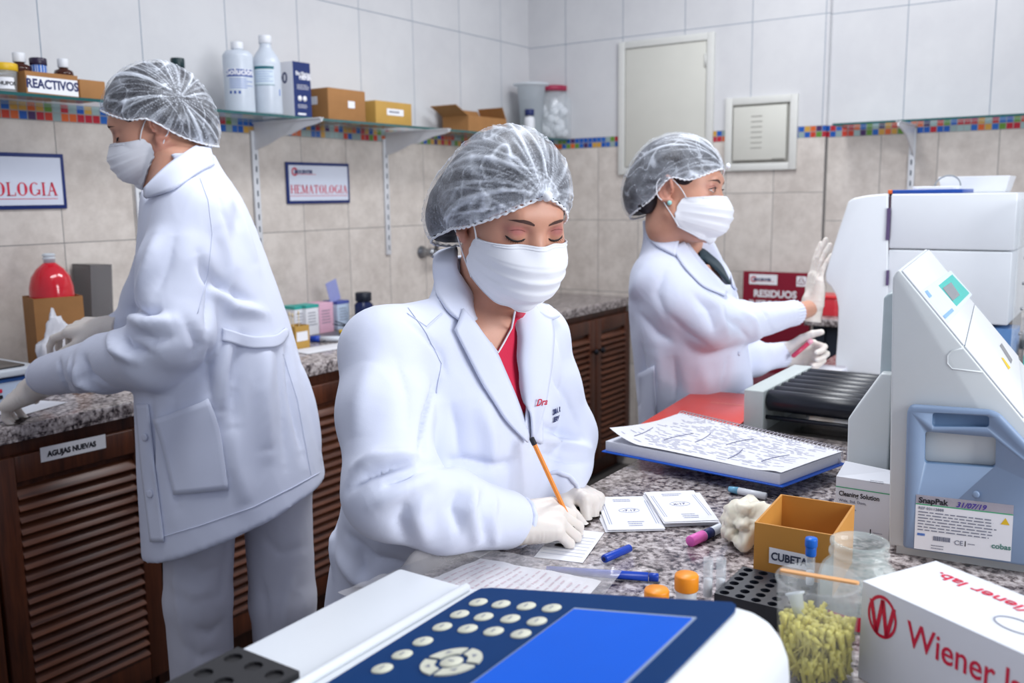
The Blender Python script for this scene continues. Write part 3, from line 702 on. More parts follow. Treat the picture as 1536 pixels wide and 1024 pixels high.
wcarton('reagent_carton', 'white carton with mint print, second from the left on the middle of the worktop', 460, 479, 457, 2.64, .07, PAPER, MINT)
wcarton('reagent_carton', 'pale pink carton between the white and pale blue cartons on the worktop', 480, 501, 454, 2.64, .08, PINKB)
t, w, h, dd = wcarton('reagent_carton', 'pale blue carton with its lid flap raised, right of the pink carton', 507, 525, 451, 2.65, .08, PALEB, mat('violet_blue_print', (84, 96, 170), .5))
b = MB(); b.box2((-.030, 0, 0), (.030, .002, .085), 0, Matrix.Translation((-.020, -.02, h + .001)) @ Matrix.Rotation(-.28, 4, 'Y')); b.build('lid_flap', mat('lilac_board', (150, 156, 206), .6), t)
p = at(546, 472, 1, 2.60); t = thing('dark_bottle', 'small dark blue bottle with a black cap behind the writing woman\'s shoulder', 'bottle', (p[0], 2.60, WT))
H = at(546, 438, 1, 2.60)[2] - WT; b = MB(); b.lathe([(0, 0), (.036, 0), (.038, .004), (.038, H * .66), (.024, H * .76), (.024, H * .8), (0, H * .8)]); b.build('flask', mat('dark_blue_glass', (22, 34, 78), .2), t)
b = MB(); cap(b, .032, H * .24, (0, 0, H * .76)); b.build('cap', mat('blue_black_cap', (20, 28, 44), .4), t)
xa, xb = at(443, 500, 1, 2.42)[0], at(464, 500, 1, 2.42)[0]; h = at(455, 488, 1, 2.42)[2] - WT; w = xb - xa
t = thing('kraft_box', 'small yellow-brown box of swabs with a white label beside the left woman\'s coat belt', 'box', ((xa + xb) / 2, 2.45, WT)); openbox(t, w, .06, h, CARD2, .002)
b = MB(); b.quad((-w * .42, -.0306, h * .35), (w * .38, -.0306, h * .35), (w * .38, -.0306, h * .75), (-w * .42, -.0306, h * .75)); b.build('paper_label', PAPER, t)
for i, nm in enumerate(('left', 'middle', 'right')):
    b = MB(); a = V(((xa + xb) / 2 + (i - 1) * .015, 2.45 + .008 * (i % 2), WT + .003)); e = a + V((.006 * (i - 1), .008, h + .028 - .006 * (i % 2))); b.tube([a, e], .0016, 6); b.lathe([(0, 0), (.0032, .004), (.0036, .01), (.002, .017), (0, .018)], e, n=8)
    tag(b.build('cotton_swab', mat('swab_wood', (214, 196, 160), .7)), '%s swab poking out of the small yellow-brown box on the worktop' % nm, 'swab', 'swabs in the small box')
q = at(458, 512, 2, WT); crumple('cotton_ball', 'small white cotton ball before the small yellow-brown swab box', 'cotton', (q[0], q[1], WT), (.022, .018, .016), COTTON, 4., .2)
b = MB(); a = at(466, 508, 2, WT + .012); e = at(512, 508, 2, WT + .012); b.lathe([(0, 0), (.011, 0), (.011, .035), (0, .035)], M=frame(a, (0, 0, 1), (e - a).cross(V((0, 0, 1)))), n=14)
t = thing('marker_pen', 'white marker with a blue cap lying in front of the cartons on the worktop', 'marker', V((a[0], a[1], WT)))
dr = (e - a).normalized(); b = MB(); b.tube([a, a + dr * .035], .012, 14); b.build('cap', BLUEP, t, True); b = MB(); b.tube([a + dr * .035, e], .010, 14); b.build('barrel', mat('white_barrel', (216, 222, 230), .35), t, True)
t = thing('tweezers', 'dark steel tweezers lying across the tray of the cartons on the worktop', 'tweezers', at(510, 494, 2, WT)); t['label'] = 'dark steel tweezers lying before the pale blue carton on the worktop'
a = at(500, 486, 2, .955); e = at(524, 492, 2, .915); b = MB(); b.tube([e + V((.02, 0, 0)), a], [.004, .002], 6); b.tube([e + V((.02, 0, 0)), a + V((.012, 0, .01))], [.004, .002], 6); b.build('arms', mat('dark_steel', (40, 44, 60), .3, .7), t, True)
q = at(505, 503, 2, WT); t = thing('instrument_tray', 'flat dark tray lying before the cartons on the worktop', 'tray', (q[0] + .05, 2.52, WT)); b = MB(); b.bprism(rrect(.40, .13, .01), 0, .010, .002); b.build('base', mat('slate_tray', (92, 96, 104), .4), t)
t = thing('plastic_wrapper', 'white folded paper lying at the front of the worktop between the two coats', 'paper', at(486, 523, 2, WT)); b = MB(); b.box((0, 0, .002), (.22, .10, .003), 0, rz(-.12), bev=.001); b.build('sheet', PAPER, t); t.name = 'folded_paper'
q = at(512, 498, 2, .92); b = MB(); b.lathe([(0, 0), (.008, 0), (.008, .014), (0, .014)]); o = tag(b.build('vial_cap', YCAP), 'small yellow cap standing on the dark tray of the worktop', 'cap'); o.location = (q[0] + .02, 2.52, WT + .0105)

# ------------------------------------------------------------------ infectious waste sign and box by the right wall
MAROON = mat('maroon_board', (132, 20, 44), .45, var=.04)
y1, y0_ = at(1115, 450, 0, 4.28)[1], at(1216, 450, 0, 4.28)[1]; zt = at(1165, 408, 0, 4.28)[2]
t = thing('waste_sign', 'maroon wall board reading RESIDUOS INFECCIOSOS with a biohazard mark, beyond the analyser', 'sign', (4.28, y1, .4))
w = y1 - y0_; z0 = .42; H = zt - z0
M = frame((XW - .021, y1, zt), (0, -1, 0), (0, 0, 1))
b = MB(); b.box2((0, -H, 0), (w, 0, .018), 0, M); b.build('board', MAROON, t, True)
b = MB(); b.quad((.03, -.06, .0188), (.165, -.06, .0188), (.165, -.012, .0188), (.03, -.012, .0188), 0, M); M3 = M @ Matrix.Translation((0, 0, .0192)); logo(b, M3, .052, -.036, .015, 2, 3)
b.quad((.255, -.062, .0188), (.30, -.062, .0188), (.30, -.015, .0188), (.255, -.015, .0188), 0, M)
for k in range(3):
    a = PI / 2 + k * 2 * PI / 3; n = 14; c_ = V((.2775 + .0085 * math.cos(a), -.040 + .0085 * math.sin(a)))
    for i in range(n):
        u = [a + math.radians(-150 + 300 * (i + j) / n) + PI * 0 for j in (0, 1)]
        g = [(c_.x + r_ * math.cos(x_), c_.y + r_ * math.sin(x_), .0194) for x_ in u for r_ in (.0065, .010)]; b.quad(g[0], g[1], g[3], g[2], 1, M)
b.text('RESIDUOS', .046, M @ Matrix.Translation((w * .5 - .005, -.118, .0188)), 0, .0016, 'CENTER', sx=.98); b.text('INFECCIOSOS', .046, M @ Matrix.Translation((w * .5, -.168, .0188)), 0, .0016, 'CENTER', sx=.9)
for j in range(2): b.quad((.02, -.45 - .12 * j, .0186), (w - .02, -.45 - .12 * j, .0186), (w - .02, -.36 - .12 * j, .0186), (.02, -.36 - .12 * j, .0186), 4, M)
b.build('sign_print', [PAPER, MAROON, RED, NAVY, mat('dull_photo_print', (150, 84, 96), .5, var=.5, scale=22.)], t, True)
q = at(1243, 470, 0, 4.05); t = thing('red_container', 'low bright red plastic container on the small worktop behind the raised gloved hand', 'container', (4.08, q[1] + .01, WT)); b = MB(); b.bprism(rrect(.16, .12, .02), 0, .075, .004); b.build('tub', mat('translucent_red_plastic', (204, 52, 62), .3), t)
b = MB(); b.bprism(rrect(.168, .128, .02), .075, .085, .003); b.build('lid', mat('bright_red_lid', (222, 46, 52), .3), t)
# ------------------------------------------------------------------ the bench in front
BZ = .90; BY = .80
b = MB(); b.box2((-.9, -1.6, .868), (3.45, BY, BZ), bev=.003); tag(b.build('granite_bench_top', GRANITE), 'speckled granite bench top the writing woman leans on', 'worktop')
for i, (xa, xb) in enumerate(((-.88, .55), (.56, 1.99), (2.0, 3.43))):
    t = thing('bench_cabinet', ('brown wooden bench cabinet under the near end of the granite bench', 'brown wooden bench cabinet under the middle of the granite bench', 'brown wooden bench cabinet under the far end of the granite bench')[i], 'cabinet', (xa, .75, 0))
    b = MB(); b.box2((xa, .10, .0), (xb, .70, .08)); b.box2((xa, .10, .08), (xb, .75, .866)); b.build('body', WOOD, t, True)
    b = MB(); b.box2((xa + .02, .75, .10), ((xa + xb) / 2 - .005, .768, .85), bev=.003); b.build('door', WOODH, t, True)
    b = MB(); b.box2(((xa + xb) / 2 + .005, .75, .10), (xb - .02, .768, .85), bev=.003); b.build('door', WOODH, t, True)
def bp(px, py, z=BZ): return at(px, py, 2, z)
def uvp(M, px, py):
    """where the sight of a pixel meets the plane of the frame M, in that frame"""
    I = M.inverted(); o = I @ CAM; d = (I.to_3x3() @ ray(px, py)); k = -o.z / d.z
    return (o.x + d.x * k, o.y + d.y * k)
CASEW = mat('white_instrument_casing', (222, 226, 230), .32, var=.015); CASEG = mat('pale_grey_casing', (208, 213, 214), .4, var=.02)

# ---- photometer with keypad and screen, nearest the viewer
t = thing('photometer', 'large white bench photometer with a dark blue keypad and bright blue screen, nearest the viewer', 'instrument', (.40, .45, BZ))
x0, x1 = -.02, .765
prof = [(.684, .915), (.690, .96), (.681, 1.0), (.574, 1.0), (.279, 1.053), (.262, 1.052), (.247, 1.046), (.236, 1.034), (.229, 1.018), (.227, 1.0), (.227, .915)]
MX = Matrix(((0, 0, 1, 0), (1, 0, 0, 0), (0, 1, 0, 0), (0, 0, 0, 1)))
b = MB(); b.bprism(prof, x0, x1, .006, 0, MX, 3); b.build('housing', CASEW, t, True)
b = MB(); b.box2((x0 + .03, .24, BZ), (x1 - .03, .67, .916)); b.build('base', CASEG, t, True)
sl = V((0, -.295, .053)).normalized()
PM = frame((.765, .574, 1.0), (1, 0, 0), sl); 
if PM.col[2].z < 0: PM = frame((.765, .574, 1.0), sl, (1, 0, 0))
def pl(pts): return [uvp(PM, *p) for p in pts]
kp = pl([(506, 1018), (712, 890), (722, 885), (738, 884), (1098, 906), (1104, 910), (1102, 918)])
# extend the panel towards the viewer beyond the frame
q0 = V(kp[0]); q1 = V(kp[1]); e0 = q0 + (q0 - q1) * .8; r1 = V(kp[-1]); e1 = V((e0.x, r1.y)) if abs(PM.col[0].x) > .5 else V((r1.x, e0.y))
poly = [tuple(e0)] + kp[1:] + [tuple(e1)]
def ccw(p): return p if sum(p[i][0] * p[(i + 1) % len(p)][1] - p[(i + 1) % len(p)][0] * p[i][1] for i in range(len(p))) > 0 else p[::-1]
b = MB(); b.prism(ccw(poly), .0002, .0022, 0, PM); panel = b.build('keypad_panel', mat('petrol_blue_panel', (3, 52, 104), .6, spec=.08), t, True)
scr = pl([(862, 919), (1040, 932)]); ls, rs = V(scr[0]), V(scr[1])
if abs(PM.col[0].x) > .5: S4 = [(ls.x, ls.y), (ls.x - .22, ls.y), (ls.x - .22, rs.y), (ls.x, rs.y)]
else: S4 = [(ls.x, ls.y), (ls.x, ls.y - .22), (rs.x, ls.y - .22), (rs.x, ls.y)]
cxs = sum(p[0] for p in S4) / 4; cys = sum(p[1] for p in S4) / 4
b = MB(); b.prism(ccw([((p[0] - cxs) * 1.04 + cxs, (p[1] - cys) * 1.04 + cys) for p in S4]), .002, .0034, 0, PM); b.build('screen_bezel', mat('silver_bezel', (160, 176, 200), .3, .4), t, True)
b = MB(); b.prism(ccw(S4), .003, .0042, 0, PM); b.build('screen', mat('lit_blue_screen', (0, 74, 176), .5, var=.12, scale=6., emit=.5, spec=.1), t, True)
KEY = mat('pale_key', (206, 206, 186), .45, var=.02)
rows = [[(718, 907), (752, 910), (790, 913), (828, 916)], [(690, 925), (726, 929), (766, 932), (806, 936)], [(664, 944), (702, 947), (741, 951), (782, 955)], [(635, 966)], [(604, 986)], [(574, 1007)]]
for r_ in rows:
    for px, py in r_:
        u, v = uvp(PM, px, py); b = MB(); M = PM @ Matrix.Translation((u, v, .0024))
        b.lathe([(.0098, -.0006), (.0098, .0006), (.0088, .0014), (0, .0015)], M=M, n=24, sx=1.0, sy=1.0)
        b.box((0, 0, .0016), (.0014, .006, .0004), 1, M); b.build('key', [KEY, GREYINK], t, True)
u0, v0 = uvp(PM, 678, 997); KM = PM @ Matrix.Translation((u0, v0, .0024))
b = MB(); b.lathe([(.0105, -.0006), (.0105, .0006), (.0095, .0014), (0, .0015)], M=KM, n=24); b.box((0, 0, .0016), (.006, .0014, .0004), 1, KM); b.build('key', [KEY, GREYINK], t, True)
for k in range(4):
    b = MB(); a0 = k * PI / 2 + .09; n = 10; pts = []
    for i in range(n + 1): a = a0 + (PI / 2 - .18) * i / n; pts.append((.0275 * math.cos(a), .0275 * math.sin(a)))
    for i in range(n + 1): a = a0 + .06 + (PI / 2 - .30) * (n - i) / n; pts.append((.0150 * math.cos(a), .0150 * math.sin(a)))
    b.prism(pts, -.0006, .0014, 0, KM); a = a0 + PI / 4 - .09; c, s = math.cos(a), math.sin(a)
    b.add([(.0235 * c, .0235 * s, .0016), (.019 * c - .004 * s, .019 * s + .004 * c, .0016), (.019 * c + .004 * s, .019 * s - .004 * c, .0016)], [(0, 1, 2)], 1, False, KM)
    b.build('arrow_key', [KEY, GREYINK], t, True)
# cuvette block with round wells, set into the low front part
bx0, bx1, by0, by1 = .20, bp(364, 984, 1.0)[0], .590, .672
def welltray(b, x0, x1, y0, y1, zt, dep, nx, ny, r, mi=0, mo=1, n=12):
    cxw = (x1 - x0) / nx; cyw = (y1 - y0) / ny
    for i in range(nx):
        for j in range(ny):
            cx = x0 + (i + .5) * cxw; cy = y0 + (j + .5) * cyw; vs = []; fs = []
            for k in range(n):
                a = 2 * PI * k / n + PI / n; c, s = math.cos(a), math.sin(a); m = max(abs(c), abs(s))
                vs += [(cx + c / m * cxw / 2, cy + s / m * cyw / 2, zt), (cx + r * c, cy + r * s, zt), (cx + r * c, cy + r * s, zt - dep)]
            for k in range(n):
                q = (k + 1) % n; fs += [(k * 3, q * 3, q * 3 + 1, k * 3 + 1), (k * 3 + 1, q * 3 + 1, q * 3 + 2, k * 3 + 2)]
            fs.append(tuple(k * 3 + 2 for k in range(n))); b.add(vs, fs, mi)
            for sx_ in (-1, 1):
                for sy_ in (-1, 1):
                    p = (cx + sx_ * cxw / 2, cy + sy_ * cyw / 2, zt)
                    near = sorted(range(n), key=lambda k: (V(vs[k * 3]) - V(p)).length)[:2]
                    b.add([p, vs[near[0] * 3], vs[near[1] * 3]], [(0, 1, 2)], mi)
b = MB(); b.box2((bx0, by0, 1.0005), (bx1, by1, 1.004), 0); welltray(b, bx0, bx1, by0, by1, 1.0075, .003, 10, 3, .0085)
b.box2((bx0, by0 - .0005, 1.0), (bx1, by0, 1.0075)); b.box2((bx0, by1, 1.0), (bx1, by1 + .0005, 1.0075)); b.box2((bx1, by0, 1.0), (bx1 + .0005, by1, 1.0075))
b.build('cuvette_block', mat('matt_black_block', (26, 25, 28), .55), t, True)
b = MB(); a = uvp(PM, 716, 872)
b.tube([(x1 - .01, .577, 1.0035), (x0 + .01, .577, 1.0035)], .005, 8); b.build('ridge', CASEW, t, True)

# ---- white carton at the lower right
zt = 1.01; A = bp(1294, 871, zt); B = bp(1536, 981, zt); C = bp(1391, 835.6, zt)
dB = (B - A); dB.z = 0; dB.normalize(); LB = .25; dC = V((-dB.y, dB.x, 0)); LC = abs((C - A).dot(dC))
if (C - A).dot(dC) < 0: dC = -dC
t = thing('kit_carton', 'white laboratory kit carton with red Wiener lab lettering and round W mark, lower right', 'box', (A.x, A.y, BZ))
h = zt - BZ
b = MB(); b.add([A + d - V((0, 0, h)) * k for k in (1, 0) for d in (V((0, 0, 0)), dB * LB, dB * LB + dC * LC, dC * LC)], [(3, 2, 1, 0), (4, 5, 6, 7), (0, 1, 5, 4), (1, 2, 6, 5), (2, 3, 7, 6), (3, 0, 4, 7)], 0)
FM = frame(A - V((0, 0, h)), dB, (0, 0, 1)); 
if FM.col[2].xyz.dot(CAM - A) < 0: raise RuntimeError('carton face')
FM.translation = FM.translation + FM.col[2].xyz * .0004
b.build('carton', mat('white_carton_board', (222, 224, 230), .5, var=.01), t, True)
KR = mat('crimson_print', (206, 20, 62), .5)
def wmark(b, M, c, R, sq=1.):
    n = 40
    for i in range(n):
        g = [(c[0] + sq * r_ * math.cos(2 * PI * k / n), c[1] + r_ * math.sin(2 * PI * k / n), 0) for k in (i, i + 1) for r_ in (R * .84, R)]
        b.quad(g[0], g[1], g[3], g[2], 0, M)
    pts = [(-.78, .62), (-.36, -.86), (0, .80), (.36, -.86), (.78, .62)]
    for (p, q) in zip(pts, pts[1:]):
        wd = .13
        b.quad(*[(c[0] + sq * R * x, c[1] + R * y, .0001) for x, y in ((p[0] - wd, p[1]), (q[0] - wd, q[1]), (q[0] + wd, q[1]), (p[0] + wd, p[1]))], 0, M)
cu_, cv_ = uvp(FM, 1323, 925); r2 = uvp(FM, 1323, 892); R = abs(r2[1] - cv_) * .98; e = uvp(FM, 1345, 935)
b = MB(); wmark(b, FM, (cu_, cv_), R, abs(e[0] - cu_) / R)
a = uvp(FM, 1360, 960); g = uvp(FM, 1536, 1024)
tx = MB(); tx.text('Wiener lab.', R * 1.62, Matrix.Identity(4), 0, R * .012); L6 = max(p.x for p in tx.v) * 6.05 / 10.2
tgt = uvp(FM, 1478, 1000)[0] - a[0]
b.text('Wiener lab.', R * 1.62, FM @ Matrix.Translation((a[0], a[1] - R * .18, .0)), 0, R * .012, sx=tgt / L6)
b.build('front_print', KR, t, True)
TM = frame(A + V((0, 0, .0004)), dB, dC)
if TM.col[2].z < 0: TM = frame(A + V((0, 0, .0004)), dB, -dC)
b = MB(); u = uvp(TM, 1384, 851); 
TM2 = TM if TM.col[1].xyz.dot(dC) > 0 else TM
b.text('Wiener lab.', R * .95, TM @ Matrix.Rotation(PI, 4, 'Z') @ Matrix.Translation((-.150, -(LC * .80) if TM.col[1].xyz.dot(dC) > 0 else LC * .2, 0)), 0, R * .01, sx=1.2)
wmark(b, TM, (.172, (LC * .78) * (1 if TM.col[1].xyz.dot(dC) > 0 else -1)), R * .6)
b.build('top_print', KR, t, True)
n = 30; cc = (.145, LC * .40 * (1 if TM.col[1].xyz.dot(dC) > 0 else -1), 0)
b = MB(); b.tube([(cc[0] + .022 * math.cos(2 * PI * i / n), cc[1] + .014 * math.sin(2 * PI * i / n), 0) for i in range(n)], .0006, 6, 0, TM, closed=True); b.build('tab_cut', GREYINK, t, True)

# ---- clear cup of yellow pipette tips
YT = mat('yellow_tip_plastic', (252, 242, 126), .35, var=.05, trans=.3)
c0 = V((.953, .258, BZ)); r = .0425; H = .115
t = thing('tip_cup', 'clear plastic cup filled with yellow pipette tips, beside the white kit carton', 'cup', c0)
b = MB(); b.lathe([(0, .001), (r * .92, 0), (r, H - .003), (r * 1.05, H - .002), (r * 1.05, H), (r * .97, H), (r * .89, .004), (0, .004)], n=40); b.build('cup', film_mat('thin_clear_cup', (232, 236, 236), .12, .08, 20.), t)
b = MB(); rr = random.Random(11)
for i in range(680):
    a = rr.uniform(0, 6.283); q = (r * .86) * math.sqrt(rr.random()); z = rr.uniform(.006, .050); 
    if i < 150: z = rr.uniform(.040, .050)
    d = V((rr.gauss(0, .36), rr.gauss(0, .36), rr.choice((-1, 1, 1, 1)) * rr.uniform(.5, 1))).normalized(); p = V((q * math.cos(a), q * math.sin(a), z)); L = .028
    e = p + d * L
    if math.hypot(e.x, e.y) > r * .88 or e.z > .076 or e.z < .005: e = p + V((-d.x * .4, -d.y * .4, abs(d.z))).normalized() * L * .7
    if math.hypot(e.x, e.y) > r * .88: e.x *= .75; e.y *= .75
    b.tube([p, p.lerp(e, .72), e], [.0008, .0022, .0033], 6)
b.build('yellow_pipette_tips', YT, t)['kind'] = 'stuff'
t = thing('wooden_stick', 'flat wooden stir stick lying across the rim of the pipette tip cup', 'stick', c0 + V((0, 0, H)))
a = bp(1170, 854, 1.0165); e = bp(1289, 874, 1.0165); dr = (e - a).normalized(); M = frame(a, dr, V((0, 0, 1)).cross(dr))
b = MB(); b.bprism([(x + 0, y) for x, y in rrect((e - a).length, .0075, .0035, x=(e - a).length / 2)], -.0015, .0008, .0006, 0, M); b.build('stick', mat('pale_birch_wood', (216, 160, 104), .6), t, True)
t = thing('sample_cup', 'small translucent white sample cup poking up from the yellow pipette tips', 'sample cup', c0 + V((0, .0, .06)))
a = bp(1200, 925, .966); e = bp(1192, 888, .990)
ax = (e - a).normalized(); L = (e - a).length; M = frame(a, ax.orthogonal(), ax.cross(ax.orthogonal())); b = MB(); b.lathe([(.0055, 0), (.008, L - .003), (.0105, L - .002), (.0105, L), (.007, L), (.005, .002), (0, .002)], M=M, n=20); b.build('cup', FROST, t, True)

# ---- open glass jar
jc = V((1.128, .258, BZ)); t = thing('glass_jar', 'empty open-mouthed glass jar standing between the CUBETAS box and the tip cup', 'jar', jc)
r = .047; H = .100; rn = .0325
b = MB(); b.lathe([(0, 0), (r * .9, 0), (r, .006), (r, H * .52), (r * .92, H * .66), (rn, H * .78), (rn, H * .82), (rn + .003, H * .83), (rn + .003, H * .87), (rn, H * .88), (rn, H * .93), (rn + .002, H * .95), (rn + .002, H), (rn - .003, H), (rn - .004, H * .8), (r * .87, H * .64), (r * .94, H * .5), (r * .94, .008), (r * .85, .005), (0, .005)], n=44)
b.build('glass', film_mat('jar_glass', (212, 224, 220), .26, .05, 8.), t)
b = MB(); a0 = math.radians(150); wrap(b, r * 1.004, .004, .022, a0, a0 + 1.2, 0); b.build('red_label', KR, t)

# ---- black tube rack and tube with blue cap
t = thing('tube_rack', 'black sample rack with rows of round wells before the CUBETAS box', 'rack', (1.09, .36, BZ)); x0r, x1r, y0r, y1r = 1.040, 1.140, .307, .408
b = MB(); welltray(b, x0r, x1r, y0r, y1r, .93, .022, 6, 5, .0062); z = .93
b.quad((x0r, y0r, BZ), (x1r, y0r, BZ), (x1r, y0r, z), (x0r, y0r, z)); b.quad((x0r, y1r, BZ), (x0r, y1r, z), (x1r, y1r, z), (x1r, y1r, BZ)); b.quad((x0r, y0r, BZ), (x0r, y0r, z), (x0r, y1r, z), (x0r, y1r, BZ)); b.quad((x1r, y0r, BZ), (x1r, y1r, BZ), (x1r, y1r, z), (x1r, y0r, z)); b.quad((x0r, y0r, BZ), (x0r, y1r, BZ), (x1r, y1r, BZ), (x1r, y0r, BZ))
b.build('rack', mat('blue_black_rack', (30, 33, 42), .35), t, True)
rw = ((x1r - x0r) / 6, (y1r - y0r) / 5)
def tube(name, lab, c, r, H, fillz, capm, caph, group=None, liquid=None):
    t = thing(name, lab, 'tube', c, 0, group); b = MB(); b.lathe([(0, 0), (r * .6, .001), (r, .006), (r, H), (r * .86, H), (r * .86, .007), (0, .003)], n=20); b.build('glass', CLEAR, t)
    if fillz: b = MB(); b.lathe([(0, .004), (r * .8, .007), (r * .8, fillz), (0, fillz)], n=16); b.build('white_contents', liquid or COTTON, t)
    if capm: b = MB(); cap(b, r * 1.12, caph * .55, (0, 0, H - caph * .3)); cap(b, r * 1.3, caph * .5, (0, 0, H + caph * .25)); b.build('cap', capm, t)
    return t
tc = bp(1217, 880, .935); tube('blue_cap_tube', 'clear test tube with a bright blue cap standing in the black rack', (x0r + rw[0] * 5.5, y0r + rw[1] * .5, .912), .0058, .062, .035, mat('bright_blue_cap', (22, 104, 206), .35), .022)
ORANGE = mat('orange_screw_cap', (240, 146, 30), .4)
for px, py, lab in ((1030, 858, 'clear vial with a ribbed orange cap, the taller-standing right one of the two'), (985, 880, 'clear vial with a ribbed orange cap, the left one half hidden by the photometer')):
    q = bp(px, py + 3, .948); t = thing('orange_cap_vial', lab, 'vial', (q.x, q.y, BZ)); b = MB(); b.lathe([(0, 0), (.0125, 0), (.0130, .002), (.0130, .026), (.011, .029), (0, .029)], n=24); b.build('flask', FROST, t)
    b = MB(); cap(b, .0148, .020, (0, 0, .028), n=40); b.build('cap', ORANGE, t)
for px, lab in ((1067, 'open clear tube with white contents, left one beside the orange-capped vials'), (1077, 'open clear tube with white contents, right one beside the orange-capped vials')):
    q = bp(px, 838, .958); tube('small_tube', lab, (q.x + (.004 if px > 1070 else 0), q.y + (-.003 if px > 1070 else .004), BZ), .0065, .058, .030, None, 0)

# ---- CUBETAS box and crumpled glove
A = bp(1132, 783, .985); B = bp(1252, 803, .985); d = (B - A); d.z = 0; w = d.length; a = math.atan2(d.y, d.x); D = .135; h = .085
ctr = A + d.normalized() * w / 2 + V((-d.y, d.x, 0)).normalized() * D / 2; ctr.z = BZ
t = thing('cuvette_box', 'open kraft cardboard box labelled CUBETAS in front of the grey-blue cartridge', 'box', ctr, a)
KRAFT = mat('kraft_board', (190, 132, 56), .6, var=.10, scale=14., bump=.1)
openbox(t, w, D, h, KRAFT, .0028)
M = frame((-w / 2, -D / 2 - .0008, 0), (1, 0, 0), (0, 0, 1)); b = MB(); b.quad((w * .20, h * .38, 0), (w * .68, h * .37, 0), (w * .68, h * .62, 0), (w * .20, h * .64, 0), 0, M)
b.text('CUBETAS', .0150, M @ Matrix.Translation((w * .225, h * .445, .0004)) @ Matrix.Rotation(-.02, 4, 'Z'), 1, .0004, sx=.84); b.build('paper_label', [PAPER, mat('slate_ink', (52, 58, 78), .6)], t)
b = MB(); b.box((-.012, .02, .012), (.05, .03, .012), 0, rz(.4)); o = tag(b.build('cuvette', FROST), 'translucent plastic cuvette lying inside the CUBETAS box', 'cuvette'); o.location = ctr + V((0, .0, .0)); o.rotation_euler = (0, 0, a)
GLOVE = mat('cream_latex', (226, 220, 202), .5, var=.04, bump=.15, bscale=70., sss=.1)
q = bp(1110, 822); crumple('crumpled_glove', 'crumpled cream latex glove lying before the CUBETAS box', 'glove', (q.x + .040, q.y + .004, BZ), (.066, .040, .040), GLOVE, 5., .38)
# pink marker behind the glove
a = bp(1035, 812, .908); e = bp(1086, 789, .908); dr = (e - a).normalized(); t = thing('pink_marker', 'pink marker pen with a blue and white print lying before the crumpled glove', 'marker', (a.x, a.y, BZ))
b = MB(); b.tube([a, a + dr * .001, a + dr * .034], [.007, .0085, .0085], 16); b.build('cap', mat('pink_plastic', (232, 104, 190), .35), t, True)
b = MB(); b.tube([a + dr * .034, a + dr * .12], .0075, 16); b.tube([a + dr * .036, a + dr * .055], .0078, 16, 1); b.build('barrel', [mat('white_barrel', (216, 222, 230), .35), NAVY], t, True)
# cleaning solution carton
P0 = bp(1246, 712, 1.0); yb = .30
M = frame((1.415, .3625, BZ), (.02, -1, 0), (0, 0, 1)); w = .080; h = .104
t = thing('solution_carton', 'small white carton printed Cleaning Solution leaning by the electrolyte analyser', 'box', (1.43, .32, BZ)); t['label'] = 'small white carton printed Cleaning Solution, beside the grey-blue cartridge'
b = MB(); b.box2((0, 0, -.05), (w, h * .86, 0), 0, M)
b.add([(0, h * .86, 0), (w, h * .86, 0), (w, h * .86, -.05), (0, h * .86, -.05), (.006, h * 1.03, -.03), (w - .004, h * .98, -.03)], [(0, 1, 5, 4), (3, 4, 5, 2), (0, 4, 3), (1, 2, 5)], 0, False, M); b.build('carton', mat('white_carton_board', (222, 224, 230), .5, var=.01), t, True)
b = MB(); M1 = M @ Matrix.Translation((0, 0, .0004)); b.text('Cleaning Solution', .0105, M1 @ Matrix.Translation((w * .06, h * .58, 0)), 0, .0002, sx=.80); b.text('Wide, Std, Dom.', .006, M1 @ Matrix.Translation((w * .06, h * .49, 0)), 1)
b.lines(M1, w * .06, h * .36, w * .4, h * .06, 1, 1); b.quad((0, h * .70, 0), (w, h * .70, 0), (w, h * .715, 0), (0, h * .715, 0), 2, M1); b.lines(M1, w * .72, h * .08, w * .2, h * .03, 1, 1); b.quad((w * .66, h * .06, 0), (w * .68, h * .06, 0), (w * .68, h * .14, 0), (w * .66, h * .14, 0), 0, M1)
b.lines(M1, w * .62, h * .93 - h * .09, w * .3, h * .05, 2, 1); b.build('print', [INK, GREYINK, mat('green_print', (70, 170, 120), .5)], t, True)

# ---- electrolyte analyser with cartridge
o = V((1.371, .268, BZ)); dd_ = V((.114, -.993, 0)); SM = frame(o, dd_, (0, 0, 1))
t = thing('electrolyte_analyser', 'pale grey electrolyte analyser with sloping lid and teal display label, holding the grey-blue cartridge', 'instrument', o)
def sp(pts): return [uvp(SM, *p) for p in pts]
bl = uvp(SM, 1333, 822); tl = uvp(SM, 1339, 412)
pA = uvp(SM, 1349, 404); pB = uvp(SM, 1512, 601); sl2 = (pB[1] - pA[1]) / (pB[0] - pA[0])
xe = .235; side = [(bl[0], .012), (xe, .012), (xe, pA[1] + sl2 * (xe - pA[0])), pA, (tl[0] + .004, tl[1] + .004), (tl[0], tl[1] - .004)]
DEP = .53
b = MB(); b.bprism(ccw(side), -DEP, 0, .004, 0, SM); body = b.build('housing', CASEG, t, True)
b = MB(); b.box2((bl[0] + .01, 0, -DEP + .01), (xe, .013, -.005), 0, SM); b.build('base', CASEG, t, True)
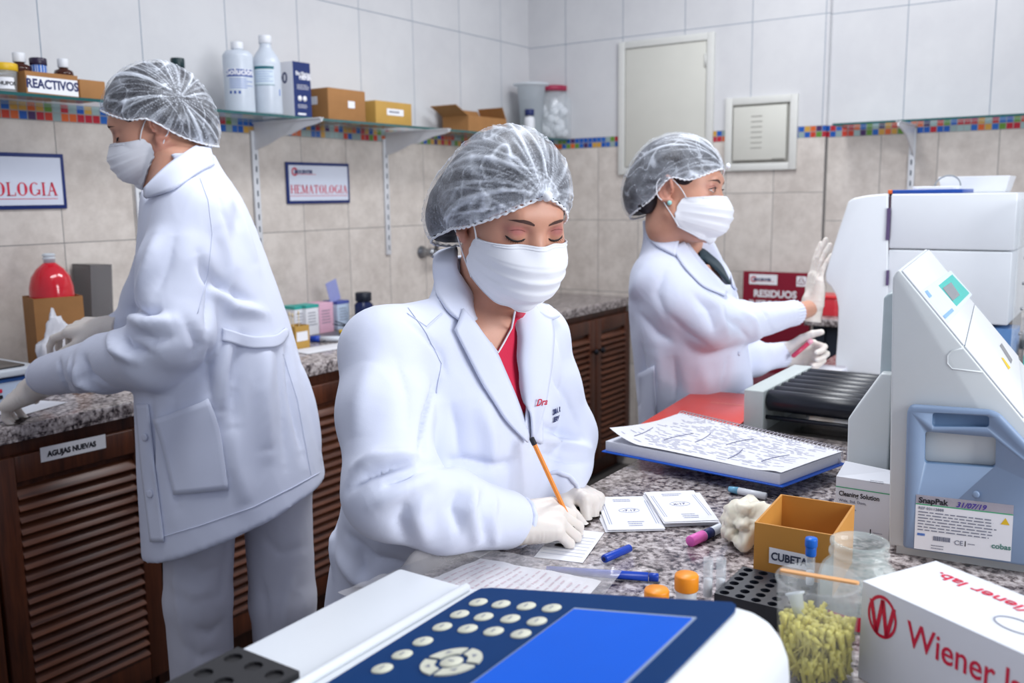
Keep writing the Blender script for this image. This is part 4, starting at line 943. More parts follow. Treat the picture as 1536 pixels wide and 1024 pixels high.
# sloping lid plates
du = V((pB[0] - pA[0], pB[1] - pA[1], 0)); L = du.length; ex = SM.to_3x3() @ du.normalized(); nz = -(SM.col[2].xyz)
LM = frame(SM @ V((pA[0], pA[1], 0)), ex, nz)
if LM.col[2].z < 0: raise RuntimeError('lid')
s1 = uvp(LM, 1446, 516)[0]
b = MB(); b.box2((.004, .002, .0), (s1 - .001, DEP - .004, .003), 0, LM, bev=.001); b.build('upper_lid', CASEW, t, True)
b = MB(); b.box2((s1 + .001, .002, .0), (L + .03, DEP - .004, .003), 0, LM, bev=.001); lid = b.build('lower_lid', CASEW, t, True)
TEALP = mat('teal_label', (64, 186, 176), .4)
b = MB(); q = [uvp(LM, *p) for p in ((1405, 430), (1426, 413), (1452, 441), (1432, 461))]; k = [(x, y, .0034) for x, y in q]; b.add(k, [(0, 1, 2, 3)], 0, False, LM)
q = [uvp(LM, *p) for p in ((1411, 434), (1424, 425), (1437, 444), (1426, 453))]; b.add([(x, y, .0038) for x, y in q], [(0, 1, 2, 3)], 1, False, LM)
q = [uvp(LM, *p) for p in ((1378, 438), (1424, 407), (1456, 443), (1420, 487))]; b.add([(x, y, .0032) for x, y in q], [(0, 1, 2, 3)], 2, False, LM)
for pts in (((1384, 439), (1388, 437), (1395, 446), (1391, 449)), ((1411, 476), (1425, 464), (1428, 468), (1415, 480))): b.add([(*uvp(LM, *p), .0036) for p in pts], [(0, 1, 2, 3)], 3, False, LM)
b.build('display_label', [TEALP, mat('grey_display', (128, 134, 140), .25), mat('pale_label', (205, 218, 226), .5), mat('light_blue_print', (130, 170, 220), .5)], t, True)
b = MB(); b.add([(*uvp(LM, *p), .0034) for p in ((1497, 520), (1500, 516), (1516, 541), (1514, 547))], [(0, 1, 2, 3)], 0, False, LM); b.add([(*uvp(LM, *p), .0034) for p in ((1499, 538), (1502, 538), (1513, 553), (1510, 556))], [(0, 1, 2, 3)], 1, False, LM); b.build('slot_window', [mat('grey_display', (128, 134, 140), .25), mat('warning_yellow', (226, 186, 40), .5)], t, True)
# thumb recess ring on the side
pts = [uvp(SM, *p) for p in ((1475, 558), (1428, 553), (1421, 545), (1421, 533), (1427, 526), (1444, 522))]; b = MB(); b.tube([(x, y, .0) for x, y in pts], .0012, 6, 0, SM); b.build('thumb_recess', CASEG, t, True)
# cartridge
CB = mat('grey_blue_cartridge', (128, 148, 176), .45, var=.03); CBD = mat('grey_blue_cartridge_inner', (104, 132, 164), .5, var=.03)
cart = sp([(1355, 826), (1362, 612), (1368, 604), (1486, 612), (1500, 618)]); dg = uvp(SM, 1536, 656)
s3 = (dg[1] - cart[4][1]) / (dg[0] - cart[4][0]); ux = xe - .004
poly = [(cart[0][0], .016), (ux, .016), (ux, max(.03, cart[4][1] + s3 * (ux - cart[4][0]))), cart[4], cart[3], cart[2], cart[1]]
def inset_panel(holes, poly, z0, z1):
    """plate with rounded rectangular pockets cut by a boolean"""
    b = MB(); b.bprism(ccw(poly), z0, z1, .006, 0, SM, 3); o = b.build('cartridge', [CB, CBD], t, True)
    for (pts, dep) in holes:
        c = MB(); c.bprism(ccw(pts), z1 - dep, z1 + .02, .004, 1, SM, 3); k = c.build('cutter', [CB, CBD], t, True)
        m = o.modifiers.new('pocket', 'BOOLEAN'); m.operation = 'DIFFERENCE'; m.object = k; m.solver = 'EXACT'
        dg_ = bpy.context.evaluated_depsgraph_get(); me = bpy.data.meshes.new_from_object(o.evaluated_get(dg_)); o.modifiers.clear(); o.data = me; bpy.data.objects.remove(k)
    return o
hs = [(sp([(1399, 636), (1400, 615), (1484, 620), (1484, 637)]), .012), (sp([(1388, 690), (1389, 643), (1494, 652), (1493, 697)]), .022)]
pk = inset_panel(hs, poly, .002, .016)
M = SM @ Matrix.Translation((0, 0, .0165)); lp = [uvp(M, *p) for p in ((1371, 822), (1374, 741), (1521, 760), (1516, 842))]
w = (V(lp[3]) - V(lp[0])).length; h = (V(lp[1]) - V(lp[0])).length; ang = math.atan2(lp[3][1] - lp[0][1], lp[3][0] - lp[0][0])
M = M @ Matrix.Translation((lp[0][0], lp[0][1], 0)) @ Matrix.Rotation(ang, 4, 'Z')
b = MB(); b.quad((0, 0, 0), (w, 0, 0), (w, h, 0), (0, h, 0), 0, M); M1 = M @ Matrix.Translation((0, 0, .0003)); b.quad((0, h * .83, 0), (w, h * .83, 0), (w, h, 0), (0, h, 0), 4, M); b.quad((0, h * .82, 0), (w, h * .82, 0), (w, h * .84, 0), (0, h * .84, 0), 3, M1)
b.text('SnapPak', h * .14, M1 @ Matrix.Translation((w * .03, h * .86, 0)), 1, .0003); b.text('31/07/19', h * .13, M1 @ Matrix.Translation((w * .42, h * .855, 0)), 5, .0002, shear=.3)
b.text('REF 03112888', h * .07, M1 @ Matrix.Translation((w * .03, h * .74, 0)), 2); b.lines(M1, w * .03, h * .34, w * .82, h * .38, 7, 2, .9, .35, 8)
b.add([(w * .88, h * .64, .0003), (w * .97, h * .64, .0003), (w * .925, h * .76, .0003)], [(0, 1, 2)], 6, False, M); b.text('CE', h * .12, M1 @ Matrix.Translation((w * .42, h * .17, 0)), 2); b.lines(M1, w * .2, h * .17, w * .18, h * .09, 1, 2, 1, .9, 3); b.lines(M1, w * .03, h * .24, w * .08, h * .05, 1, 7, 1, .9); b.lines(M1, w * .18, h * .03, w * .16, h * .10, 2, 2); b.text('cobas', h * .13, M1 @ Matrix.Translation((w * .80, h * .20, 0)), 8, .0002); b.quad((w * .53, h * .16, 0), (w * .54, h * .16, 0), (w * .54, h * .26, 0), (w * .53, h * .26, 0), 1, M1); b.lines(M1, w * .56, h * .19, w * .09, h * .05, 1, 2)
b.build('cartridge_label', [PAPER, INK, GREYINK, mat('green_print', (70, 170, 120), .5), mat('lilac_strip', (206, 198, 208), .6), mat('violet_pen', (70, 50, 150), .6), mat('warning_yellow', (226, 186, 40), .5), SKYINK, mat('grey_green_print', (80, 130, 120), .5)], pk, True)
u, v = uvp(SM, 1464, 736); b = MB(); b.lathe([(.005, .0), (.005, .002), (.003, .003), (0, .003)], M=SM @ Matrix.Translation((u, v, .016)), n=18); b.build('catch', CB, pk, True)
# rear chassis of the analyser, further back and to the left
RM = SM @ Matrix.Translation((0, 0, -.16)); g = [uvp(RM, *p) for p in ((1313, 700), (1312, 440), (1345, 430), (1345, 700))]
g = [(g[0][0], .02), (g[0][0], g[1][1] - .006), (g[0][0] + .006, g[1][1]), (g[2][0], g[1][1] + .004), (g[2][0] + .02, .02)]
b = MB(); b.bprism(ccw(g), -.10, 0, .003, 0, RM); b.build('rear_chassis', mat('grey_casing_side', (176, 188, 192), .45), t, True)
RM = SM @ Matrix.Translation((0, 0, -.135)); g = [uvp(RM, *p) for p in ((1272, 690), (1272, 628), (1322, 560), (1332, 690))]
g = [(g[0][0], .002), (g[1][0], g[1][1]), (g[2][0], g[2][1]), (g[3][0], g[2][1]), (g[3][0], .002)]
b = MB(); b.bprism(ccw(g), -.11, 0, .003, 0, RM); b.build('side_module', CASEG, t, True)

# ---- tall white blood analyser
XA = 2.745; AM = frame((XA, 0, 0), (0, -1, 0), (0, 0, 1))
def ap(pts): return [uvp(AM, *p) for p in pts]
t = thing('blood_analyser', 'tall white blood analyser with a curved front, touched by the woman in the background', 'instrument', (XA + .22, .5, BZ))
front = bez((*uvp(AM, 1238, 410), 0), (*uvp(AM, 1250, 368), 0), (*uvp(AM, 1262, 330), 0), (*uvp(AM, 1272, 304), 0), 6)
edge = [uvp(AM, 1332, 290)] + [uvp(AM, *p) for p in ((1300, 293), (1280, 297), (1272, 302))] + [(p.x, p.y) for p in front[::-1][1:]] + [uvp(AM, *p) for p in ((1238, 422), (1246, 430), (1254, 444), (1257, 462), (1256, 500), (1253, 540))]
zb = BZ + .002; edge += [(edge[-1][0] + .002, zb), (uvp(AM, 1332, 560)[0], zb)]
b = MB(); b.bprism(ccw(edge), -.42, 0, .005, 0, AM); b.build('front_cover', CASEW, t, True)
c1 = ap([(1335, 291), (1527, 290), (1522, 374), (1336, 372)]); c2 = ap([(1336, 375), (1522, 377), (1518, 482), (1336, 478)])
yr = c1[1][0]; tp = c1[0][1]; ml = (c1[3][1] + c2[0][1]) / 2; lo = c2[3][1]; xl = c1[0][0] + .003
b = MB(); b.box2((xl, ml + .0015, -.42), (yr, tp, -.002), 0, AM, bev=.004); b.build('upper_cover', CASEW, t, True)
b = MB(); b.box2((xl, lo, -.42), (yr - .003, ml - .0015, -.002), 0, AM, bev=.004); b.build('lower_cover', CASEW, t, True)
b = MB(); b.box2((xl, zb, -.42), (yr - .01, lo, -.12), 0, AM); b.build('recess_body', mat('warm_grey_metal', (120, 112, 104), .5), t, True)
b = MB(); b.box2((xl - .006, zb + .02, -.40), (xl + .003, tp - .006, -.006), 0, AM); b.build('seam', mat('dark_seam', (78, 54, 66), .6), t, True)
for (p, q) in (((1331, 312), (1334, 360)), ((1330, 405), (1333, 428))):
    a_, c_ = uvp(AM, *p), uvp(AM, *q); b = MB(); b.box2((a_[0], c_[1], -.001), (c_[0], a_[1], .004), 0, AM); b.build('hinge', mat('violet_grey_hinge', (92, 76, 112), .4), t, True)
u0, v0 = uvp(SM, 0, 0)
q = ap([(1458, 520), (1488, 486)]); o = thing('reagent_tub', 'translucent blue reagent tub under the raised cover of the tall white analyser', 'container', (XA + .06, -(q[0][0] + q[1][0]) / 2, zb))
b = MB(); b.bprism(rrect(.10, .16, .012), .001, q[1][1] - zb - .012, .004); b.build('tub', mat('translucent_blue_plastic', (96, 138, 190), .3), o)
# things on top of it and beside it
tz = tp + .0005
def ontop(px, py, d=.05): 
    p = at(px, py, 0, XA + d); return p
a = ontop(1333, 287, .02); e = ontop(1445, 289, .02); t = thing('blue_folder', 'blue folder with an orange end lying on top of the tall white analyser', 'folder', (XA + .05, (a.y + e.y) / 2, tz))
b = MB(); b.box2((XA + .01, e.y, tz), (XA + .20, a.y - .012, tz + .011), 0, bev=.002); b.build('cover', mat('folder_blue', (28, 72, 156), .4), t, True); b = MB(); b.box2((XA + .01, a.y - .012, tz), (XA + .20, a.y, tz + .011), 0, bev=.002); b.build('end', mat('folder_orange', (214, 96, 40), .4), t, True)
a = ontop(1412, 275, .28); e = ontop(1518, 275, .28); t = thing('plastic_tray', 'shallow white plastic tray on top of the tall white analyser', 'tray', (XA + .3, (a.y + e.y) / 2, tz))
w = a.y - e.y; b = MB(); b.lathe([(0, 0), (.44, 0), (.46, .004), (.52, .046), (.50, .047), (.47, .016), (0, .014)], n=4, M=Matrix.Translation((XA + .30, (a.y + e.y) / 2, tz)) @ Matrix.Diagonal((.20, w * 1.36, 1, 1)) @ Matrix.Rotation(PI / 4, 4, 'Z'), smooth=False); b.build('tray', WPLASTIC, t, True)
a = ontop(1415, 286, .1); t = thing('cable_adapter', 'low white adapter with a thin looped cable in front of the tray on the analyser', 'adapter', (XA + .23, a.y, tz)); b = MB(); b.bprism(rrect(.06, .13, .02), 0, .020, .006, 0, Matrix.Translation((XA + .185, a.y + .03, tz))); b.build('adapter', WPLASTIC, t, True); t.location.z = tz
b = MB(); b.tube(bez((XA + .19, a.y + .04, tz + .018), (XA + .185, a.y + .03, tz + .06), (XA + .185, a.y - .03, tz + .06), (XA + .19, a.y - .03, tz + .019), 14), .0022, 7); b.build('cable', mat('grey_cable', (140, 146, 152), .5), t, True)
y1 = uvp(AM, 1523, 400)[0] + .012; t = thing('acrylic_rack', 'clear riveted acrylic rack at the right edge of the photo, beside the tall white analyser', 'rack', (XA, -y1, BZ))
b = MB(); b.box2((y1, 0, 0), (y1 + .004, tp - .02 - BZ + BZ - .0, .0), 0, AM) if False else None
b = MB(); b.box2((y1, BZ + .001, -.18), (y1 + .05, tp - .015, -.176), 0, AM); b.box2((y1, BZ + .001, -.18), (y1 + .004, tp - .015, .10), 0, AM); b.build('panel', CLEAR, t, True)
for i in range(7): b = MB(); b.lathe([(0, 0), (.004, 0), (.004, .006), (0, .006)], M=AM @ Matrix.Translation((y1 + .012, 1.38 - i * .065, .06)) @ Matrix.Rotation(PI / 2, 4, 'Y'), n=10); b.build('rivet', mat('dull_chrome', (150, 152, 156), .28, .95), t, True)
b = MB(); b.box2((y1 + .02, BZ + .0, -.15), (y1 + .10, 1.02, -.03), 0, AM); b.box2((y1 + .0195, .955, -.1505), (y1 + .10, .985, -.0295), 1, AM); tag(b.build('kit_box', [PAPER, TEALP]), 'white kit box with a teal stripe at the right edge, behind the acrylic rack', 'box')

# ---- roller mixer
t = thing('roller_mixer', 'tube roller mixer with seven black rollers between pale grey end plates', 'instrument', (2.09, .55, BZ))
PLATE = mat('grey_mixer_plate', (192, 200, 198), .45); ROLL = mat('black_rubber_roller', (20, 24, 34), .32)
for y in (.675, .33):
    b = MB(); b.bprism([(1.925, BZ), (2.275, BZ), (2.275, BZ + .098), (1.925, BZ + .098)], y - .022, y + .022, .003, 0, Matrix(((1, 0, 0, 0), (0, 0, 1, 0), (0, 1, 0, 0), (0, 0, 0, 1)))); b.build('end_plate', PLATE, t, True)
for i in range(7): b = MB(); x = 1.955 + i * .0485; b.tube([(x, .654, BZ + .074), (x, .648, BZ + .074), (x, .358, BZ + .074), (x, .351, BZ + .074)], [.012, .0235, .0235, .012], 20); b.build('roller', ROLL, t, True)
for x in (1.945, 2.25): b = MB(); b.tube([(x, .66, BZ + .038), (x, .345, BZ + .038)], .005, 8); b.build('tie_rod', ROLL, t, True)
b = MB(); b.box2((1.935, .352, BZ + .0), (2.265, .653, BZ + .008)); b.build('base_plate', mat('polished_steel', (170, 165, 160), .12, .9), t, True)

# ---- books and papers
def slab(name, pts, z0, z1, m, parent, bev=.0012): b = MB(); b.bprism(ccw([(p[0], p[1]) for p in pts]), z0, z1, bev, 0, None, 2); return b.build(name, m, parent, True)
RB = mat('orange_red_cover', (226, 66, 46), .28, var=.04)
pts = [bp(949, 641, .925), bp(1045, 583, .925)]; L = V((pts[0].x, pts[0].y, 0)); U = V((pts[1].x, pts[1].y, 0)); d = (U - L).normalized(); n = V((d.y, -d.x, 0)) * .196
t = thing('red_book', 'orange-red hardback book lying under the edge of the spiral notebook', 'book', (L.x, L.y - .1, BZ)); sq = [L, U, U + n, L + n]
slab('cover', sq, BZ + .019, BZ + .023, RB, t); slab('cover', sq, BZ + .001, BZ + .005, RB, t); i_ = .004
slab('pages', [L + d * i_ + n * .02, U - d * i_ + n * .02, U - d * i_ + n * .98, L + d * i_ + n * .98], BZ + .005, BZ + .019, PAPER, t, .0005)
BM = frame(V((L.x, L.y, BZ + .0234)) , n, d); b = MB(); b.lines(BM, .075, .31, .10, .02, 1, 0, .95, .3); b.build('cover_print', mat('pale_red_print', (236, 150, 130), .5), t, True)
def spiral(name, a, e, r, turns, parent, m):
    a = V(a); e = V(e); ax = (e - a).normalized(); u = V((0, 0, 1)); w = ax.cross(u); n = turns * 10
    b = MB(); b.tube([a.lerp(e, i / n) + (u * math.sin(2 * PI * i / 10) + w * math.cos(2 * PI * i / 10)) * r for i in range(n + 1)], .0009, 5); return b.build(name, m, parent, True)
WIRE = mat('pale_wire', (196, 190, 198), .3, .3)
# spiral notebook with curled sheets on a blue cover
A = bp(907, 692, .903); B = bp(1172, 747, .903); C = bp(1266, 690, .93); D = bp(1022, 630, .93)
for q in (A, B, C, D): q.z = 0
t = thing('spiral_notebook', 'thick spiral notebook of printed sheets on a blue cover, before the roller mixer', 'notebook', (1.66, .64, BZ))
def lerp4(u, v): return (A.lerp(B, u)).lerp(D.lerp(C, u), v)
slab('back_cover', [lerp4(-.01, -.02), lerp4(1.01, -.02), lerp4(1.01, 1.), lerp4(-.01, 1.)], BZ + .0225, BZ + .0255, mat('blue_cover', (20, 88, 196), .35), t)
for q in (0,): pass
slab('sheets', [lerp4(.005, 0), lerp4(.99, 0), lerp4(.99, .985), lerp4(.005, .985)], BZ + .0255, BZ + .045, mat('page_edges', (212, 214, 224), .8, var=.06, scale=300.), t, .001)
def sheet(u, v):
    p = lerp4(.0 + u * .995, .0 + v * .99); z = BZ + .0462 + .0022 * math.sin(5 * u + 2 * v) * (1 - v) + .001
    lift = max(0, 1 - u / .22) * max(0, 1 - v / .75) ; z += .026 * lift ** 1.5 * 1.0; z += .004 * math.exp(-((u - .97) / .06) ** 2) * (1 - v)
    p = p + (lerp4(.3, v) - p) * .10 * lift; return (p.x, p.y, z)
b = MB(); b.grid(sheet, 40, 26, 0); 
I3 = random.Random(3)
for k in range(30):
    v = .07 + .03 * k
    if v > .95: break
    u = .05 + .04 * (k % 4)
    while u < .92:
        l = I3.uniform(.015, .07)
        if I3.random() < .55:
            q = [sheet(a_, b_) for a_, b_ in ((u, v), (min(u + l, .96), v), (min(u + l, .96), v + .008), (u, v + .008))]; b.add([V(p) + V((0, 0, .0006)) for p in q], [(0, 1, 2, 3)], 1)
        u += l + .015
for k in range(6):
    u0, v0 = .12 + .14 * k, .12 + .11 * (k % 4); pp = [V(sheet(u0 + .04 * s * s * (1 if k % 2 else -1), v0 + .32 * s)) + V((0, 0, .0008)) for s in [j / 8 for j in range(9)]]; b.tube(pp, .0006, 4, 2)
b.build('top_sheet', [PAPER, mat('faint_print', (178, 180, 206), .7), mat('pen_stroke', (120, 124, 168), .6)], t, True)
e0, e1 = lerp4(.0, 1.0), lerp4(1., 1.0); spiral('wire_spiral', (e0.x, e0.y, BZ + .035), (e1.x, e1.y, BZ + .036), .0165, 44, t, WIRE)
# pen below the notebook
a = bp(1108, 736, .907); e = bp(1168, 748, .907); t = thing('white_pen', 'white and pale blue pen lying under the near edge of the spiral notebook', 'pen', (a.x, a.y, BZ)); d = (e - a).normalized()
b = MB(); b.tube([a, a + d * .05], .0065, 12); b.build('barrel', WPLASTIC, t, True); b = MB(); b.tube([a - d * .018, a - d * .001], [.005, .0068], 12); b.build('end', mat('pale_blue_plastic', (120, 180, 210), .4), t, True)
# lined notebook at the far end
t = thing('lined_notebook', 'open lined notebook with a wire spiral beside the woman at the analyser', 'notebook', (2.45, .83, BZ)); A2 = V((2.26, .835, 0)); d = V((1, -.03, 0)).normalized(); n = V((-.03, -1, 0)).normalized() * .135; L = .50
slab('pages', [A2, A2 + d * L, A2 + d * L + n, A2 + n], BZ + .001, BZ + .014, mat('page_edges', (212, 214, 224), .8), t)
NM = frame((A2.x, A2.y, BZ + .0144), n, d)
b = MB(); b.quad((.002, .002, 0), (.133, .002, 0), (.133, L - .002, 0), (.002, L - .002, 0), 0, NM)
for i in range(40): b.quad((.008, .02 + i * .012, .0003), (.128, .02 + i * .012, .0003), (.128, .0212 + i * .012, .0003), (.008, .0212 + i * .012, .0003), 1, NM)
b.build('lined_sheet', [PAPER, mat('pale_rule_line', (176, 184, 210), .7)], t, True); spiral('wire_spiral', A2 + d * L * .97 + V((0, 0, BZ + .012)), A2 + d * L * .97 + n + V((0, 0, BZ + .012)), .008, 22, t, WIRE)

# ---- cards
CM = [PAPER, mat('card_print', (150, 156, 184), .7), mat('card_ink', (60, 60, 110), .6)]
def card(M, w, h, art=True, seed=0, lined=False):
    b = MB(); b.box2((0, 0, 0), (w, h, .0004), 0, M)
    T = M @ Matrix.Translation((0, 0, .0006))
    if lined:
        for i in range(7): b.quad((w * .05, h * (.15 + .1 * i), 0), (w * .93, h * (.15 + .1 * i), 0), (w * .93, h * (.157 + .1 * i), 0), (w * .05, h * (.157 + .1 * i), 0), 1, T)
    elif art:
        n = 24; cx, cy = w * .52, h * .55
        b.tube([(cx + .017 * math.cos(6.283 * i / n), cy + .010 * math.sin(6.283 * i / n), 0) for i in range(n)], .0004, 4, 1, T, closed=True)
        b.text(('x-17', '-7.17')[seed % 2], .011, T @ Matrix.Translation((cx - .011, cy - .004, .0001)), 2)
        for x in (.06, .10, .93, .89): b.quad((w * x, h * .15, 0), (w * (x + .012), h * .15, 0), (w * (x + .012), h * .85, 0), (w * x, h * .85, 0), 1, T)
        b.lines(T, w * .30, h * .82, w * .4, h * .1, 2, 1, seed=seed); b.lines(T, w * .40, h * .08, w * .3, h * .16, 3, 1, seed=seed + 1)
    return b
def stack(corners, n, name, lab_top, lab_rest, group, seed, z0=BZ):
    a, b_, c, d = [bp(*p, .906) for p in corners]; ex = (b_ - a); ex.z = 0; ey = (d - a); ey.z = 0; w = ex.length; h = ey.length; r = random.Random(seed)
    for i in range(n):
        last = i == n - 1; k = .0 if last else 1.
        M = frame((a.x + k * r.uniform(-.004, .004), a.y + k * r.uniform(-.004, .004), z0 + .0006 + i * .0011), ex.normalized().lerp(ey.normalized(), k * r.uniform(-.06, .06)), V((0, 0, 1)).cross(ex))
        o = card(M, w, h, last, seed).build(name, CM); tag(o, lab_top if last else lab_rest, 'card', None if last else group)
stack([(912, 793), (998, 791), (996, 743), (914, 744)], 4, 'printed_card', 'top printed card of the left card pile by the writer\'s hand', 'card buried in the left pile of printed cards', 'cards buried in the left pile', 1)
stack([(997, 786), (1078, 783), (1070, 741), (998, 741)], 9, 'printed_card', 'top printed card of the right, thicker card pile', 'card buried in the right, thicker pile of printed cards', 'cards buried in the right pile', 2)
a, b_, c = bp(801, 836), bp(874, 845), bp(893, 798)
M = frame((a.x, a.y, BZ + .0008), b_ - a, c - b_); o = card(M, (b_ - a).length, abs((c - b_).dot(M.col[1].xyz)), lined=True).build('lined_card', CM); tag(o, 'white lined card the seated woman is writing on', 'card')
a, b_ = bp(722, 828), bp(745, 822); o = MB(); o.quad(a, b_, b_ + V((.03, .03, 0)), a + V((.0, .05, 0))) ; M = frame((a.x, a.y, BZ + .0008), b_ - a, (0, 0, 1))
b = MB(); b.box2((a.x - .02, a.y - .01, BZ + .0002), (a.x + .05, a.y + .03, BZ + .0008)); tag(b.build('paper_slip', PAPER), 'white paper slip peeping out under the writer\'s sleeve', 'paper')
# pens on the bench
a = bp(906, 838, .908); e = bp(946, 821, .908); d = (e - a).normalized(); b = MB(); b.tube([a, a + d * .002, e - d * .003, e], [.0055, .0062, .0058, .003], 14); b.tube([a - d * .0003, a + d * .001], [.003, .003], 10, 1); o = tag(b.build('pen_cap', [BLUEP, mat('dark_blue_hole', (10, 24, 80), .5)]), 'loose blue pen cap lying by the card piles', 'pen cap')
a = bp(820, 854, .907); e = bp(988, 866, .907); d = (e - a).normalized(); t = thing('blue_pen', 'capless blue felt pen lying half under the plastic bag', 'pen', (a.x, a.y, BZ)); b = MB(); b.tube([a, e - d * .014], [.0052, .0062], 14); b.build('barrel', BLUEP, t, True); b = MB(); b.tube([e - d * .013, e - d * .001, e], [.0058, .0058, .0045], 14); b.build('end', BLUEP, t, True)

# ---- plastic bag of papers
t = thing('plastic_bag', 'clear plastic bag of printed papers lying between the photometer and the writer', 'bag', (.92, .68, BZ))
c4 = [V((.815, .835)), V((1.035, .790)), V((1.075, .555)), V((.785, .50))]
def bagp(u, v, z0, amp):
    p = (c4[0].lerp(c4[1], u)).lerp(c4[3].lerp(c4[2], u), v); q = V((p.x * 14, p.y * 14, 1.3))
    z = BZ + z0 + amp * (noise.noise(q) * .5 + abs(noise.noise(q * 2.7)) * .5 + .5)
    z += .030 * math.exp(-((v - .07) / .05) ** 2) * sm(.35, .5, u) * (1 - sm(.85, 1, u))
    return (p.x, p.y, z)
b = MB(); b.grid(lambda u, v: bagp(u, v, .008, .009), 60, 60); b.build('film', film_mat('bag_film', (214, 210, 210), .34, .12, 25.), t, True)
def papp(u, v): p = bagp(.18 + u * .72, .17 + v * .75, .004, .006); return (p[0], p[1], p[2])
b = MB(); b.grid(papp, 24, 24)
for k in range(16):
    v = .06 + .058 * k; u = .06
    while u < .9:
        l = I3.uniform(.03, .10); q = [V(papp(x, y)) + V((0, 0, .0006)) for x, y in ((u, v), (u + l, v), (u + l, v + .014), (u, v + .014))]; b.add(q, [(0, 1, 2, 3)], 1); u += l + .02
b.build('printed_papers', [PAPER, mat('pale_red_rule', (206, 180, 190), .7)], t, True)
